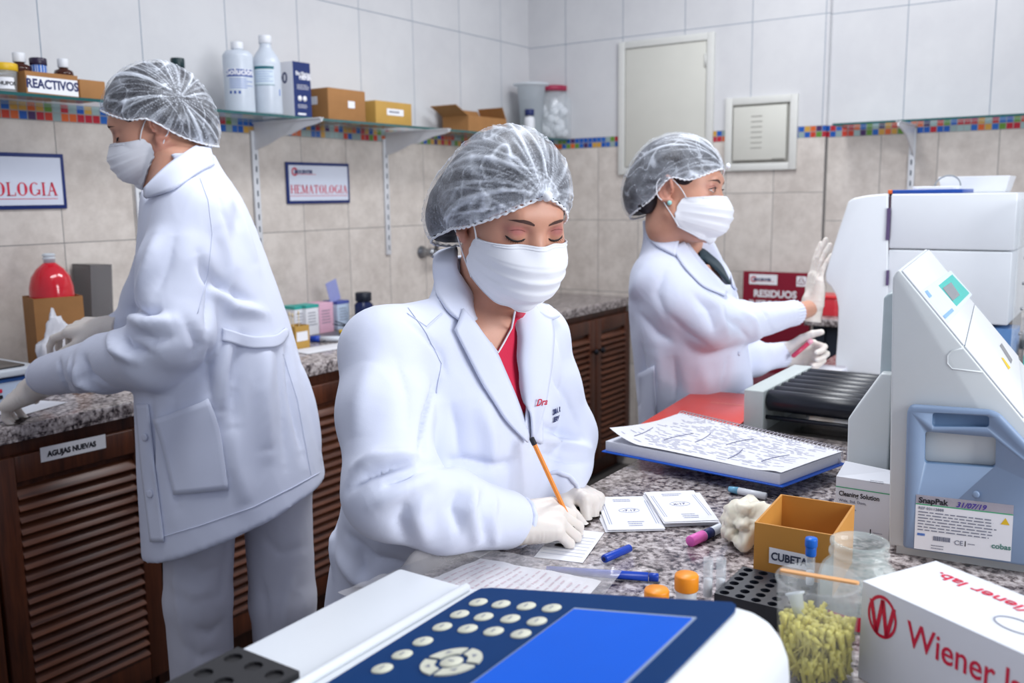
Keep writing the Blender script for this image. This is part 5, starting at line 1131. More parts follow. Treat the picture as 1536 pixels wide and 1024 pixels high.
# ------------------------------------------------------------------ soft solids: smooth unions of tapered limbs, meshed into one continuous skin
from mathutils.bvhtree import BVHTree
F32 = np.float32
def A3(p): return np.array([p[0], p[1], p[2]], dtype=F32)
class Field:
    def __init__(s, lo, hi, h):
        s.lo = np.array(lo, F32); s.h = h; s.n = np.ceil((np.array(hi) - np.array(lo)) / h).astype(int) + 1
        s.ax = [s.lo[i] + h * np.arange(s.n[i], dtype=F32) for i in range(3)]
        s.d = np.full(tuple(s.n), 9., F32)
    def sub(s, lo, hi):
        a = [max(0, int((lo[i] - s.lo[i]) / s.h)) for i in range(3)]; b = [min(int(s.n[i]), int((hi[i] - s.lo[i]) / s.h) + 2) for i in range(3)]
        if any(b[i] <= a[i] for i in range(3)): return None, None
        sl = tuple(slice(a[i], b[i]) for i in range(3))
        g = np.stack(np.meshgrid(*[s.ax[i][sl[i]] for i in range(3)], indexing='ij'), -1)
        return sl, g
    def put(s, fn, lo, hi, k=.01, op='u'):
        m = max(k, .004) * 1.6 + s.h * 2
        sl, g = s.sub(np.array(lo) - m, np.array(hi) + m)
        if sl is None: return s
        e = fn(g); d = s.d[sl]
        if op == 'u':
            if k > 0: h = np.clip(.5 + .5 * (d - e) / k, 0, 1); r = d * (1 - h) + e * h - k * h * (1 - h)
            else: r = np.minimum(d, e)
        else:
            if k > 0: h = np.clip(.5 - .5 * (d + e) / k, 0, 1); r = d * (1 - h) + (-e) * h + k * h * (1 - h)
            else: r = np.maximum(d, -e)
        s.d[sl] = r
        return s
    def cone(s, a, b, ra, rb, k=.01, op='u'):
        a, b = A3(a), A3(b); m = max(ra, rb)
        def fn(g):
            ab = b - a; t = np.clip(((g - a) @ ab) / max(1e-9, ab @ ab), 0, 1)
            return np.linalg.norm(g - a - t[..., None] * ab, axis=-1) - (ra + (rb - ra) * t)
        return s.put(fn, np.minimum(a, b) - m, np.maximum(a, b) + m, k, op)
    def chain(s, pts, rs, k=.02):
        for i in range(len(pts) - 1): s.cone(pts[i], pts[i + 1], rs[i], rs[i + 1], k)
        return s
    def ell(s, c, r, R=None, k=.01, op='u'):
        c = A3(c); r = np.array(r, F32); m = float(max(r)); Rm = np.array(R, F32) if R is not None else np.eye(3, dtype=F32)
        def fn(g):
            q = (g - c) @ Rm.T; k0 = np.linalg.norm(q / r, axis=-1); k1 = np.linalg.norm(q / (r * r), axis=-1)
            return k0 * (k0 - 1) / np.maximum(k1, 1e-6)
        return s.put(fn, c - m, c + m, k, op)
    def loft(s, rings, k=.02, p=2.2, shrink=0.):
        """rings: (centre, half width, half depth, side dir) from top to bottom, cut level with z"""
        rings = sorted(rings, key=lambda r: r[0][2]); z = np.array([r[0][2] for r in rings])
        cx, cy = [np.array([r[0][i] for r in rings]) for i in (0, 1)]; w = np.array([r[1] for r in rings]) - shrink; dp = np.array([r[2] for r in rings]) - shrink
        an = np.array([math.atan2(r[3][1], r[3][0]) for r in rings]); m = max(max(w), max(dp)) * 1.05
        zz = np.linspace(z[0], z[-1], 80)
        def sp(y):
            v = np.interp(zz, z, y); kn = np.ones(9) / 9; return np.convolve(np.pad(v, 4, 'edge'), kn, 'valid')
        cx, cy, w, dp, an = [sp(q) for q in (cx, cy, w, dp, an)]
        def fn(g):
            Z = g[..., 2]; f = [np.interp(Z, zz, q).astype(F32) for q in (cx, cy, w, dp, an)]
            x = g[..., 0] - f[0]; y = g[..., 1] - f[1]; c, sn = np.cos(f[4]), np.sin(f[4])
            u = np.abs(x * c + y * sn) / f[2]; v = np.abs(-x * sn + y * c) / f[3]
            e = ((u ** p + v ** p) ** (1 / p) - 1) * np.minimum(f[2], f[3])
            o = np.maximum(Z - zz[-1], zz[0] - Z)
            return np.where(o > 0, np.sqrt(np.maximum(e, 0) ** 2 + o ** 2) + np.minimum(e, 0) * 0, np.maximum(e, o))
        return s.put(fn, (min(cx) - m, min(cy) - m, z[0] - .01), (max(cx) + m, max(cy) + m, z[-1] + .01), k)
    def plane(s, o, n, k=.0):
        """keep what lies behind the plane"""
        o = A3(o); n = A3(V(n).normalized())
        s.put(lambda g: -((g - o) @ n), s.lo, s.lo + s.h * s.n, k, 'c') ; return s
    def carve(s, poly, dmax, k=.004, grow=0.):
        """cut away what lies in front of depth dmax (number or fn) inside an outline sighted from the viewer's side"""
        pts = np.array(poly, F32); cr, cu, cf, cm = A3(CR), A3(CU), A3(CF), A3(CAM)
        def fn(g):
            q = g - cm; D = q @ cf; X = 768 + FPX * (q @ cr) / D; Y = 512 - FPX * (q @ cu) / D
            best = np.full(X.shape, 1e9, F32); ins = np.zeros(X.shape, bool); n = len(pts)
            for i in range(n):
                a, b = pts[i], pts[(i + 1) % n]; ab = b - a; t = np.clip(((X - a[0]) * ab[0] + (Y - a[1]) * ab[1]) / max(1e-6, ab @ ab), 0, 1)
                best = np.minimum(best, (X - a[0] - t * ab[0]) ** 2 + (Y - a[1] - t * ab[1]) ** 2)
                c = ((a[1] <= Y) & (b[1] > Y)) | ((b[1] <= Y) & (a[1] > Y)); xi = a[0] + (Y - a[1]) / (b[1] - a[1] + 1e-9) * ab[0]; ins ^= c & (X < xi)
            e = np.sqrt(best) * D / FPX * np.where(ins, -1, 1) - grow
            return np.maximum(e, D - dmax)
        c = [P(x, y, d) for x, y in poly for d in (dmax - .5, dmax)]
        return s.put(fn, np.min([A3(q) for q in c], 0), np.max([A3(q) for q in c], 0), k, 'c')
    def mesh(s):
        """surface nets"""
        d = s.d; S = d < 0; n = s.n - 1
        c = np.zeros(tuple(n), np.int8)
        off = [(i, j, k) for i in (0, 1) for j in (0, 1) for k in (0, 1)]
        for o in off: c += S[o[0]:o[0] + n[0], o[1]:o[1] + n[1], o[2]:o[2] + n[2]]
        act = (c > 0) & (c < 8); idx = -np.ones(tuple(n), np.int64); ii = np.argwhere(act); idx[act] = np.arange(len(ii))
        acc = np.zeros((len(ii), 3)); cnt = np.zeros(len(ii))
        dv = [d[ii[:, 0] + o[0], ii[:, 1] + o[1], ii[:, 2] + o[2]] for o in off]
        for a in range(8):
            for b in range(a + 1, 8):
                df = [off[b][q] - off[a][q] for q in range(3)]
                if sum(abs(x) for x in df) != 1: continue
                m = (dv[a] < 0) != (dv[b] < 0); t = dv[a] / np.where(m, dv[a] - dv[b], 1)
                acc += np.where(m[:, None], np.array(off[a]) + t[:, None] * np.array(df), 0); cnt += m
        vs = s.lo + (ii + acc / cnt[:, None]) * s.h
        fs = []
        for ax in range(3):
            a1, a2 = (ax + 1) % 3, (ax + 2) % 3
            sl = [slice(None)] * 3; s2 = [slice(None)] * 3; sl[ax] = slice(0, -1); s2[ax] = slice(1, None)
            e = S[tuple(sl)] != S[tuple(s2)]; q = np.argwhere(e)
            q = q[(q[:, a1] > 0) & (q[:, a2] > 0) & (q[:, a1] < n[a1]) & (q[:, a2] < n[a2])]
            def at_(d1, d2): r = q.copy(); r[:, a1] -= d1; r[:, a2] -= d2; return idx[r[:, 0], r[:, 1], r[:, 2]]
            f = np.stack([at_(1, 1), at_(0, 1), at_(0, 0), at_(1, 0)], 1); ins = S[q[:, 0], q[:, 1], q[:, 2]]
            f[~ins] = f[~ins][:, ::-1]; fs.append(f)
        f = np.concatenate(fs); f = f[(f >= 0).all(1)]
        return Skin(vs, f)
class Skin:
    """a quad mesh held in numpy for sculpting"""
    def __init__(s, v, f): s.v = np.asarray(v, float); s.f = f; s.tone = None
    def relax(s, it=2, lam=.5, keep=None):
        e = np.concatenate([s.f[:, [i, (i + 1) % 4]] for i in range(4)]); n = len(s.v)
        deg = np.bincount(e[:, 0], minlength=n) + np.bincount(e[:, 1], minlength=n); deg = np.maximum(deg, 1)
        for i in range(it):
            for l in (lam, -lam * 1.03):
                a = np.zeros_like(s.v)
                for k in range(3): a[:, k] = np.bincount(e[:, 0], s.v[e[:, 1], k], n) + np.bincount(e[:, 1], s.v[e[:, 0], k], n)
                dl = (a / deg[:, None] - s.v) * l
                if keep is not None: dl *= keep[:, None]
                s.v += dl
        return s
    def join(s, o, tone):
        k = len(s.v); s.v = np.concatenate([s.v, o.v]); s.f = np.concatenate([s.f, o.f + k]); s.tone = np.concatenate([s.tone, np.tile(np.append(tone, 1), (len(o.v), 1))]); return s
    def normals(s):
        a, b, c, d = [s.v[s.f[:, i]] for i in range(4)]; fn = np.cross(c - a, d - b); n = np.zeros_like(s.v)
        for i in range(4):
            for k in range(3): n[:, k] += np.bincount(s.f[:, i], fn[:, k], len(s.v))
        return n / np.maximum(np.linalg.norm(n, axis=1), 1e-12)[:, None]
    def bvh(s): s._b = BVHTree.FromPolygons([tuple(p) for p in s.v], [tuple(map(int, q)) for q in s.f]); return s._b
    def hit(s, px, py):
        if not hasattr(s, '_b'): s.bvh()
        r = ray(px, py); h = s._b.ray_cast(CAM, r.normalized())
        if h[0] is None:
            q = CAM + r * ((V(s.v.mean(0)) - CAM).dot(CF)); h = s._b.find_nearest(q)
        return h[0], h[1]
    def stroke(s, pts, w, amp, taper=True, world=False):
        """press a fold (amp > 0 ridge, < 0 crease) along a line sighted on the surface; pts in pixels"""
        line = [A3(p) for p in pts] if world else []
        if not world:
            pp = []
            for (a, b) in zip(pts, pts[1:]):
                for i in range(5): t = i / 5; pp.append((a[0] + (b[0] - a[0]) * t, a[1] + (b[1] - a[1]) * t))
            pp.append(pts[-1]); line = [A3(s.hit(*p)[0]) for p in pp]
        L = np.array(line, float); N = s.normals(); lo, hi = L.min(0) - 3 * w, L.max(0) + 3 * w
        m = np.where(((s.v > lo) & (s.v < hi)).all(1))[0]
        if not len(m): return s
        p = s.v[m]; best = np.full(len(m), 1e9); tt = np.zeros(len(m)); n = len(L) - 1
        for i in range(n):
            a, b = L[i], L[i + 1]; ab = b - a; t = np.clip((p - a) @ ab / max(1e-12, ab @ ab), 0, 1); d2 = ((p - a - t[:, None] * ab) ** 2).sum(1)
            u = d2 < best; best = np.where(u, d2, best); tt = np.where(u, (i + t) / n, tt)
        g = (np.exp(-best / (w * w)) if amp > 0 else .75 * np.exp(-np.sqrt(best) / (w * .62)) + .25 * np.exp(-best / (w * w))) * amp
        if taper: g *= np.clip(np.sin(np.pi * np.clip(tt, .03, .97)), 0, 1) ** .6
        s.v[m] += N[m] * g[:, None]
        return s
    def ripple(s, fn):
        """push every vertex along its normal by fn(points)"""
        s.v += s.normals() * fn(s.v)[:, None]; return s
    def cut(s, keepv):
        kf = keepv[s.f].all(1); f = s.f[kf]; u = np.unique(f); mp = -np.ones(len(s.v), np.int64); mp[u] = np.arange(len(u))
        t = s.tone[u] if s.tone is not None else None; s.v = s.v[u]; s.f = mp[f]; s.tone = t; return s
    def build(s, name, m, parent=None):
        v = s.v
        if parent is not None: v = v @ np.array(wmat(parent).inverted().to_3x3()).T + np.array(wmat(parent).inverted().translation)
        me = bpy.data.meshes.new(name); me.vertices.add(len(v)); me.vertices.foreach_set('co', v.astype(F32).ravel())
        nf = len(s.f); me.loops.add(nf * 4); me.loops.foreach_set('vertex_index', s.f.astype(np.int32).ravel())
        me.polygons.add(nf); me.polygons.foreach_set('loop_start', np.arange(0, nf * 4, 4, dtype=np.int32)); me.polygons.foreach_set('loop_total', np.full(nf, 4, dtype=np.int32))
        me.polygons.foreach_set('use_smooth', np.ones(nf, bool))
        for q in (m if isinstance(m, list) else [m]): me.materials.append(q)
        if s.tone is not None:
            a = me.color_attributes.new('tone', 'FLOAT_COLOR', 'POINT'); a.data.foreach_set('color', s.tone.astype(F32).ravel())
        me.update(); me.validate()
        o = bpy.data.objects.new(name, me); COL.objects.link(o)
        if parent is not None: o.parent = parent
        return o
def vnoise(p, sc, seed=0.):
    """cheap smooth value noise in numpy, -1..1"""
    q = p * np.array(sc) + seed; i = np.floor(q).astype(np.int64); f = q - i; f = f * f * (3 - 2 * f); r = 0
    for a in (0, 1):
        for b in (0, 1):
            for c in (0, 1):
                h = ((i[:, 0] + a) * 374761393 + (i[:, 1] + b) * 668265263 + (i[:, 2] + c) * 1274126177) & 0xffffffff
                h = ((h ^ (h >> 13)) * 1103515245) & 0xffffffff; h = ((h ^ (h >> 16)) & 0xffff) / 32767.5 - 1
                r = r + h * (f[:, 0] if a else 1 - f[:, 0]) * (f[:, 1] if b else 1 - f[:, 1]) * (f[:, 2] if c else 1 - f[:, 2])
    return r
def strip(name, m, parent, on, L, R, off=.004, th=.003, nu=10, nv=24, edge=.0, smooth=3, lift=None):
    """a sheet of cloth lying on the skin `on` between two sighted edge lines"""
    def along(pts, t):
        d = [0]
        for a, b in zip(pts, pts[1:]): d.append(d[-1] + math.hypot(b[0] - a[0], b[1] - a[1]))
        x = t * d[-1]
        for i in range(len(pts) - 1):
            if x <= d[i + 1] + 1e-9: q = (x - d[i]) / max(1e-9, d[i + 1] - d[i]); return (pts[i][0] + (pts[i + 1][0] - pts[i][0]) * q, pts[i][1] + (pts[i + 1][1] - pts[i][1]) * q)
        return pts[-1]
    G = np.zeros((nv + 1, nu + 1, 3)); Nn = np.zeros_like(G)
    for j in range(nv + 1):
        a, b = along(L, j / nv), along(R, j / nv)
        for i in range(nu + 1):
            u = i / nu; h, n = on.hit(a[0] + (b[0] - a[0]) * u, a[1] + (b[1] - a[1]) * u)
            if n.dot(CF) > 0: n = -n
            G[j, i] = A3(h); Nn[j, i] = A3(n)
    for it in range(smooth):
        for X in (G, Nn):
            Y = X.copy(); Y[1:-1] = (X[:-2] + X[2:] + 2 * X[1:-1]) / 4; Y[:, 1:-1] = (Y[:, :-2] + Y[:, 2:] + 2 * Y[:, 1:-1]) / 4; X[:] = Y
    Nn /= np.linalg.norm(Nn, axis=2)[..., None]
    uu = np.linspace(0, 1, nu + 1)[None, :]; vv = np.linspace(0, 1, nv + 1)[:, None]
    o = off + (lift(uu, vv) if lift else 0) + 0 * uu * vv
    T = G + Nn * o[..., None]; Bt = G + Nn * (o - th)[..., None]
    b = MB(); W = nu + 1; vs = [tuple(T[j, i]) for j in range(nv + 1) for i in range(W)] + [tuple(Bt[j, i]) for j in range(nv + 1) for i in range(W)]; K = W * (nv + 1); fs = []
    for j in range(nv):
        for i in range(nu):
            q = j * W + i; f = (q, q + 1, q + W + 1, q + W); fs.append(f); fs.append(tuple(K + x for x in f[::-1]))
    rim = [i for i in range(W)] + [j * W + nu for j in range(1, nv + 1)] + [nv * W + i for i in range(nu - 1, -1, -1)] + [j * W for j in range(nv - 1, 0, -1)]
    for a, c in zip(rim, rim[1:] + rim[:1]): fs.append((c, a, K + a, K + c))
    b.add(vs, fs, 0, True); return b.build(name, m, parent, True)
def sighted(on, pts, off=.003):
    out = []
    for p in pts:
        h, n = on.hit(*p)
        if n.dot(CF) > 0: n = -n
        out.append(h + n * off)
    return out
# ------------------------------------------------------------------ people
CFh = V((CF.x, CF.y, 0)).normalized(); CRh = V((CR.x, CR.y, 0)).normalized(); UP = V((0, 0, 1))
def dirs(yaw, pit=0., rol=0.):
    """left, forward, up of a figure turned yaw degrees to the viewer's right from facing the viewer"""
    y, p, r = [math.radians(q) for q in (yaw, pit, rol)]
    f = -CFh * math.cos(y) + CRh * math.sin(y); l = CRh * math.cos(y) + CFh * math.sin(y)
    f2 = f * math.cos(p) - UP * math.sin(p); u2 = UP * math.cos(p) + f * math.sin(p)
    return l * math.cos(r) + u2 * math.sin(r), f2, u2 * math.cos(r) - l * math.sin(r)
def skin_mat():
    k = NT('skin'); a = k.n('ShaderNodeVertexColor'); a.layer_name = 'tone'
    nz = k.noise(55., 4); 
    k.l(k.mix(1., a.outputs[0], k.ramp(nz, [(.3, (.93, .92, .91, 1)), (.7, (1, 1, 1, 1))]), 'MULTIPLY'), k.b.inputs['Base Color'])
    k.b.inputs['Roughness'].default_value = .48; k.b.inputs['Subsurface Weight'].default_value = .12; k.b.inputs['Subsurface Radius'].default_value = (.012, .004, .002); k.b.inputs['Subsurface Scale'].default_value = 1.
    k.bump(k.noise(420., 2), .06, .001); return k.m
def net_mat():
    k = NT('hairnet_fabric'); a = k.n('ShaderNodeVertexColor'); a.layer_name = 'tone'
    s = k.n('ShaderNodeSeparateColor'); k.l(a.outputs[0], s.inputs[0])
    mp = k.n('ShaderNodeMapping'); mp.inputs['Scale'].default_value = (1, 1, 1); k.l(k.coord(), mp.inputs[0])
    fib = k.noise(420., 2, .6, mp.outputs[0]); soft = k.noise(24., 4, .6)
    al = k.math('ADD', s.outputs[0], k.math('ADD', k.math('MULTIPLY', k.math('SUBTRACT', fib, .5), .38), k.math('MULTIPLY', k.math('SUBTRACT', soft, .5), .12)), True)
    k.l(al, k.b.inputs['Alpha']); k.b.inputs['Base Color'].default_value = lin((226, 232, 242)); k.b.inputs['Roughness'].default_value = .6
    k.bump(soft, .3, .003); return k.m
def cloth_mat(name, c, weave=700., rough=.8):
    k = NT(name); nz = k.noise(30., 3); c4 = lin(c); k.l(k.mix(nz, tuple(x * .97 for x in c4[:3]) + (1,), c4), k.b.inputs['Base Color'])
    k.b.inputs['Roughness'].default_value = rough; k.b.inputs['Sheen Weight'].default_value = .12
    k.bump(k.math('ADD', k.noise(weave, 2), k.math('MULTIPLY', k.noise(60., 3), .8)), .12, .0012); return k.m
SKIN = skin_mat(); NET = net_mat(); COATM = cloth_mat('white_lab_coat_cloth', (214, 219, 236)); TROUS = cloth_mat('pale_trouser_cloth', (204, 205, 216))
MASKM = cloth_mat('white_mask_fabric', (232, 234, 240), 900., .7); HAIR = mat('black_hair', (30, 26, 32), .45, var=.3, scale=90., bump=.5, bscale=200.)
GLOVEM = mat('white_latex_glove', (222, 214, 206), .42, var=.03, bump=.12, bscale=60., sss=.08); SHIRTR = cloth_mat('red_shirt_cloth', (206, 22, 66)); SHIRTN = cloth_mat('dark_green_shirt_cloth', (22, 46, 56))
EYEW = mat('eye_white', (216, 210, 206), .2); IRIS = mat('dark_brown_iris', (36, 20, 14), .15, coat=.5); LASH = mat('dark_lash', (24, 16, 18), .6); BROW = mat('dark_brow_hair', (78, 54, 48), .8); BUTTON = mat('white_button', (206, 210, 226), .3)
ELAST = mat('white_elastic', (228, 230, 234), .7)
C_SKIN = np.array(lin((204, 150, 126))[:3])
class Head:
    def __init__(s, O, yaw, pit, rol, sc=1.): s.O = V(O); s.l, s.f, s.u = dirs(yaw, pit, rol); s.sc = sc; s.R = np.array([A3(s.l), A3(s.f), A3(s.u)])
    def w(s, x, y, z): return s.O + (s.l * x + s.f * y + s.u * z) * s.sc
    def loc(s, p): return ((p - A3(s.O)) @ s.R.T) / s.sc
def head_sdf(F, H, neck_to, neck_r):
    e = lambda c, r, k=.012, op='u': F.ell(H.w(*c), [q * H.sc for q in r], H.R, k, op)
    c = lambda a, b, ra, rb, k=.012, op='u': F.cone(H.w(*a), H.w(*b), ra * H.sc, rb * H.sc, k, op)
    e((0, -.014, .040), (.0745, .094, .086), .0); e((0, .034, -.012), (.0600, .058, .086), .03); e((0, .044, -.070), (.044, .044, .040), .03)
    for x in (-1, 1):
        e((x * .040, .050, -.020), (.023, .026, .024), .025); c((x * .056, .0, -.05), (x * .028, .062, -.092), .018, .014, .03)
    c((-.026, .078, .034), (.026, .078, .034), .012, .012, .02); e((0, .082, -.02), (.018, .012, .02), .02)
    for x in (-1, 1): e((x * .032, .096, .011), (.017, .012, .0105), .014, 'c'); 
    c((0, .082, .016), (0, .105, -.024), .0075, .0105, .012); 
    for x in (-1, 1): e((x * .011, .096, -.029), (.009, .011, .008), .006)
    c((-.016, .090, -.056), (.016, .090, -.056), .007, .007, .008); c((-.014, .088, -.066), (.014, .088, -.066), .008, .008, .008); e((0, .082, -.098), (.016, .014, .014), .016)
    for x in (-1, 1):   # eyelids round the eyeball
        e((x * .0315, .0765, .0105), (.0155, .0125, .0135), .005)
    for x in (-1, 1):   # ears
        for i in range(14):
            a0, a1 = [math.radians(-120 + 300 * (i + q) / 14) for q in (0, 1)]
            q = [(x * (.074 + .010 * (.5 - .5 * math.cos(t + .4))), -.014 - .016 * math.cos(t), .002 + .029 * math.sin(t)) for t in (a0, a1)]
            c(q[0], q[1], .0042, .0042, .003)
        e((x * .073, -.012, .002), (.006, .015, .027), .004); e((x * .076, .001, -.027), (.006, .007, .010), .005); e((x * .080, -.008, -.001), (.006, .007, .012), .004, 'c'); c((x * .074, .003, .0), (x * .078, .002, -.006), .004, .004, .004)
    c((0, -.018, -.03), (0, -.022, -.085), .050, .048, .03)
    F.cone(H.w(0, -.020, -.07), neck_to, .050 * H.sc, neck_r, .03)
def paint_skin(S, H, lid=None, cheek=.0):
    q = H.loc(S.v); n = len(q); t = np.tile(C_SKIN, (n, 1)); 
    red = np.array(lin((178, 104, 92))[:3]); 
    ear = sm(.070, .078, np.abs(q[:, 0])) * (np.abs(q[:, 2]) < .05); t = t * (1 - .35 * ear[:, None]) + red * .35 * ear[:, None]
    ch = np.exp(-(((np.abs(q[:, 0]) - .042) / .02) ** 2 + ((q[:, 2] + .016) / .02) ** 2)) * (q[:, 1] > .03); t = t * (1 - .3 * ch[:, None]) + red * .3 * ch[:, None]
    if lid is not None:
        k = np.exp(-(((np.abs(q[:, 0]) - .033) / .017) ** 2 + ((q[:, 2] - .017) / .0085) ** 2) ** 1.3) * (q[:, 1] > .045); t = t * (1 - .85 * k[:, None]) + np.array(lin(lid)[:3]) * .85 * k[:, None]
    S.tone = np.concatenate([t, np.ones((n, 1))], 1)
def limbs(B, *chains):
    pts = [A3(p) for c, r in chains for p in c]; F = Field(np.min(pts, 0) - .08, np.max(pts, 0) + .08, .006)
    for c, r in chains: F.chain(c, r, .01)
    B.join(F.mesh().relax(1), C_SKIN)
def on_head(S, H, x, z, off=.0008, y0=.3):
    """point of the face surface in front of local (x, z)"""
    o = H.w(x, y0, z); h = S._b.ray_cast(o, -H.f)
    return h[0] + H.f * off if h[0] is not None else H.w(x, .08, z)
def face_details(S, H, body, gaze_down=True, look=(0, 0)):
    S.bvh()
    for x in (-1, 1):
        # brow
        b = MB(); pts = [(.012, .0275), (.020, .0305), (.030, .0325), (.040, .0318), (.049, .0275)]; fine = [(np.interp(t, range(5), [p[0] for p in pts]), np.interp(t, range(5), [p[1] for p in pts])) for t in np.linspace(0, 4, 15)]
        top = [on_head(S, H, x * px, pz + .0034 * math.sin(math.pi * min(1, (i + 2.5) / 15.5)) , .0007) for i, (px, pz) in enumerate(fine)]; bot = [on_head(S, H, x * px, pz - .0022 * math.sin(math.pi * min(1, (i + 2.5) / 15.5)), .0007) for i, (px, pz) in enumerate(fine)]
        b.add(top + bot, [(i, i + 1, 15 + i + 1, 15 + i) for i in range(14)], 0, True); b.build('eyebrow', BROW, body, True)
        # lashes and eye opening
        if gaze_down:
            line = [(.0195, .0045), (.024, .0018), (.030, .0006), (.037, .0012), (.043, .0035), (.0475, .0062)]
            b = MB(); p3 = [on_head(S, H, x * a, z, .0004) for a, z in line]; P2 = [p3[0]]
            for a, c in zip(p3, p3[1:]): P2 += [a.lerp(c, .5), c]
            b.tube(P2, [.0004] + [.0013 + .0007 * i / len(P2) for i in range(len(P2) - 2)] + [.0004], 6)
            for i in range(14):
                a = P2[1 + int(i * (len(P2) - 3) / 13)]; out = (H.f * .75 - H.u * .75 + H.l * x * (.1 + .6 * i / 13)).normalized(); b.tube([a, a + out * (.0035 + .002 * i / 13)], [.0004, .0001], 4)
            b.build('eyelashes', LASH, body, True)
            b = MB(); p3 = [on_head(S, H, x * a, z + .0135 - .000 * a, .0002) for a, z in ((.021, .002), (.027, .0045), (.034, .005), (.041, .0035), (.046, .0005))]; b.tube(p3, [.0002, .0006, .0006, .0006, .0002], 5); b.build('lid_crease', mat('lid_crease_skin', (120, 66, 60), .6), body, True)
        else:
            n = 14; up = []; lo = []
            for i in range(n + 1):
                t = i / n; px = .019 + .028 * t; up.append((px, .0108 + .0062 * math.sin(math.pi * t ** .9) - .002 * (1 - t))); lo.append((px, .0092 - .0042 * math.sin(math.pi * t) - .0005))
            U = [on_head(S, H, x * a, z, .0005) for a, z in up]; Lw = [on_head(S, H, x * a, z, .0005) for a, z in lo]
            b = MB(); b.add(U + Lw, [(i, i + 1, n + 2 + i, n + 1 + i) for i in range(n)], 0, True); eye = b.build('eye', EYEW, body, True)
            cx, cz = .0325 + look[0] * x, .0115 + look[1]; b = MB(); ring = []
            c0 = on_head(S, H, x * cx, cz, .0009)
            for i in range(16):
                a = 2 * PI * i / 16; zz_ = cz + .0058 * math.sin(a); xx_ = cx + .0058 * math.cos(a); zz_ = min(max(zz_, np.interp(xx_, [p[0] for p in lo], [p[1] for p in lo])), np.interp(xx_, [p[0] for p in up], [p[1] for p in up])); ring.append(on_head(S, H, x * xx_, zz_, .0009))
            b.add([c0] + ring, [(0, 1 + i, 1 + (i + 1) % 16) for i in range(16)], 0, True); b.build('iris', IRIS, eye, True)
            b = MB(); b.tube(U, [.0005] + [.0012] * (n - 1) + [.0006], 6); b.tube(Lw, .0004, 5)
            for i in range(10): a = U[3 + i]; b.tube([a, a + (H.f * .8 + H.u * .35 + H.l * x * .06 * i).normalized() * .005], [.0004, .0001], 4)
            b.build('eyelashes', LASH, body, True)
            b = MB(); b.tube([on_head(S, H, x * a, z + .0045, .0002) for a, z in up[2:-1]], .0006, 5); b.build('lid_crease', mat('lid_crease_skin', (120, 66, 60), .6), body, True)
def mask(H, body, S, seed=0, w=1.):
    S.bvh()
    cv = np.linspace(0, 1, 5); yf = [.1010, .1255, .1265, .116, .082]; zf = [.0, -.024, -.050, -.083, -.108]; xs = [.0685, .0715, .0715, .069, .061]; ys = [.036, .026, .020, .018, .026]; zs = [-.014, -.028, -.046, -.064, -.082]
    NU, NV = 56, 60
    def pt(u, v, off=0.):
        I = lambda a: float(np.interp(v, cv, a)); 
        sv = v * v * (3 - 2 * v)
        y0, z0, x1, y1, z1 = I(yf), I(zf), I(xs), I(ys), I(zs)
        t = 2 * u - 1; a = abs(t) ** .92; th = a * PI / 2
        x = math.copysign(x1 * math.sin(th) ** .95, t); c = math.cos(th) ** (.80 + .3 * v)
        y = y1 + (y0 - y1) * c; z = z0 * (1 - a ** 1.6) + z1 * a ** 1.6
        y += .008 * math.exp(-(t / .10) ** 2) * math.exp(-((v - .02) / .18) ** 2) - .004 * math.exp(-((abs(t) - .25) / .10) ** 2) * math.exp(-(v / .10) ** 2)
        d = 0.
        for q, am in ((.30, .0048), (.47, .0056), (.64, .0050), (.80, .0034)):
            k = (v - q) / .035; d += am * (1 / (1 + math.exp(-k * 2.6)) ) * math.exp(-max(0, v - q) / .10) * (1 - .55 * a ** 4)
        d -= .0045 * a ** 6; d += .0007 * noise.noise(V((x * 60 + seed, z * 60, y * 30))) + .0011 * math.sin(v * 26 + seed) * a ** 3
        p = H.w(x * w, y + d + off + .0005, z); q, n, _, _ = S._b.find_nearest(p)
        if n.dot(H.w(0, .0, -.04) - q) > 0: n = -n
        k = (p - q).dot(n); m = .0035 + off
        if k < m: p = p + n * (m - k)
        return p
    b = MB(); b.grid(lambda u, v: pt(u, 1 - v), NU, NV); b.grid(lambda u, v: pt(1 - u, 1 - v, -.002), NU, NV)
    o = b.build('face_mask', MASKM, body, True)
    b = MB()
    for i in range(24): pass
    b.tube([pt(i / 40, .045, .0008) for i in range(6, 35)], .0009, 5); b.tube([pt(i / 40, .012, .0006) for i in range(0, 41)], .0006, 5); b.tube([pt(i / 40, .985, .0006) for i in range(0, 41)], .0006, 5)
    b.build('nose_wire_seam', MASKM, o, True)
    for x, u in ((-1, 0.01), (1, .99)):
        a = pt(u, .03, .001); e = pt(u, .97, .001)
        top = H.w(x * .080, -.012, .030); back = H.w(x * .083, -.034, .004); low = H.w(x * .0795, -.016, -.026)
        b = MB(); b.tube(bez(a, H.w(x * .072, .025, .004), H.w(x * .078, .006, .022), top, 10) + bez(top, H.w(x * .084, -.03, .030), H.w(x * .086, -.036, .010), back, 8)[1:] + bez(back, H.w(x * .084, -.034, -.012), H.w(x * .081, -.026, -.024), low, 8)[1:] + bez(low, H.w(x * .078, -.002, -.044), H.w(x * .070, .016, -.066), e, 10)[1:], .0013, 7)
        b.build('ear_loop', ELAST, o, True)
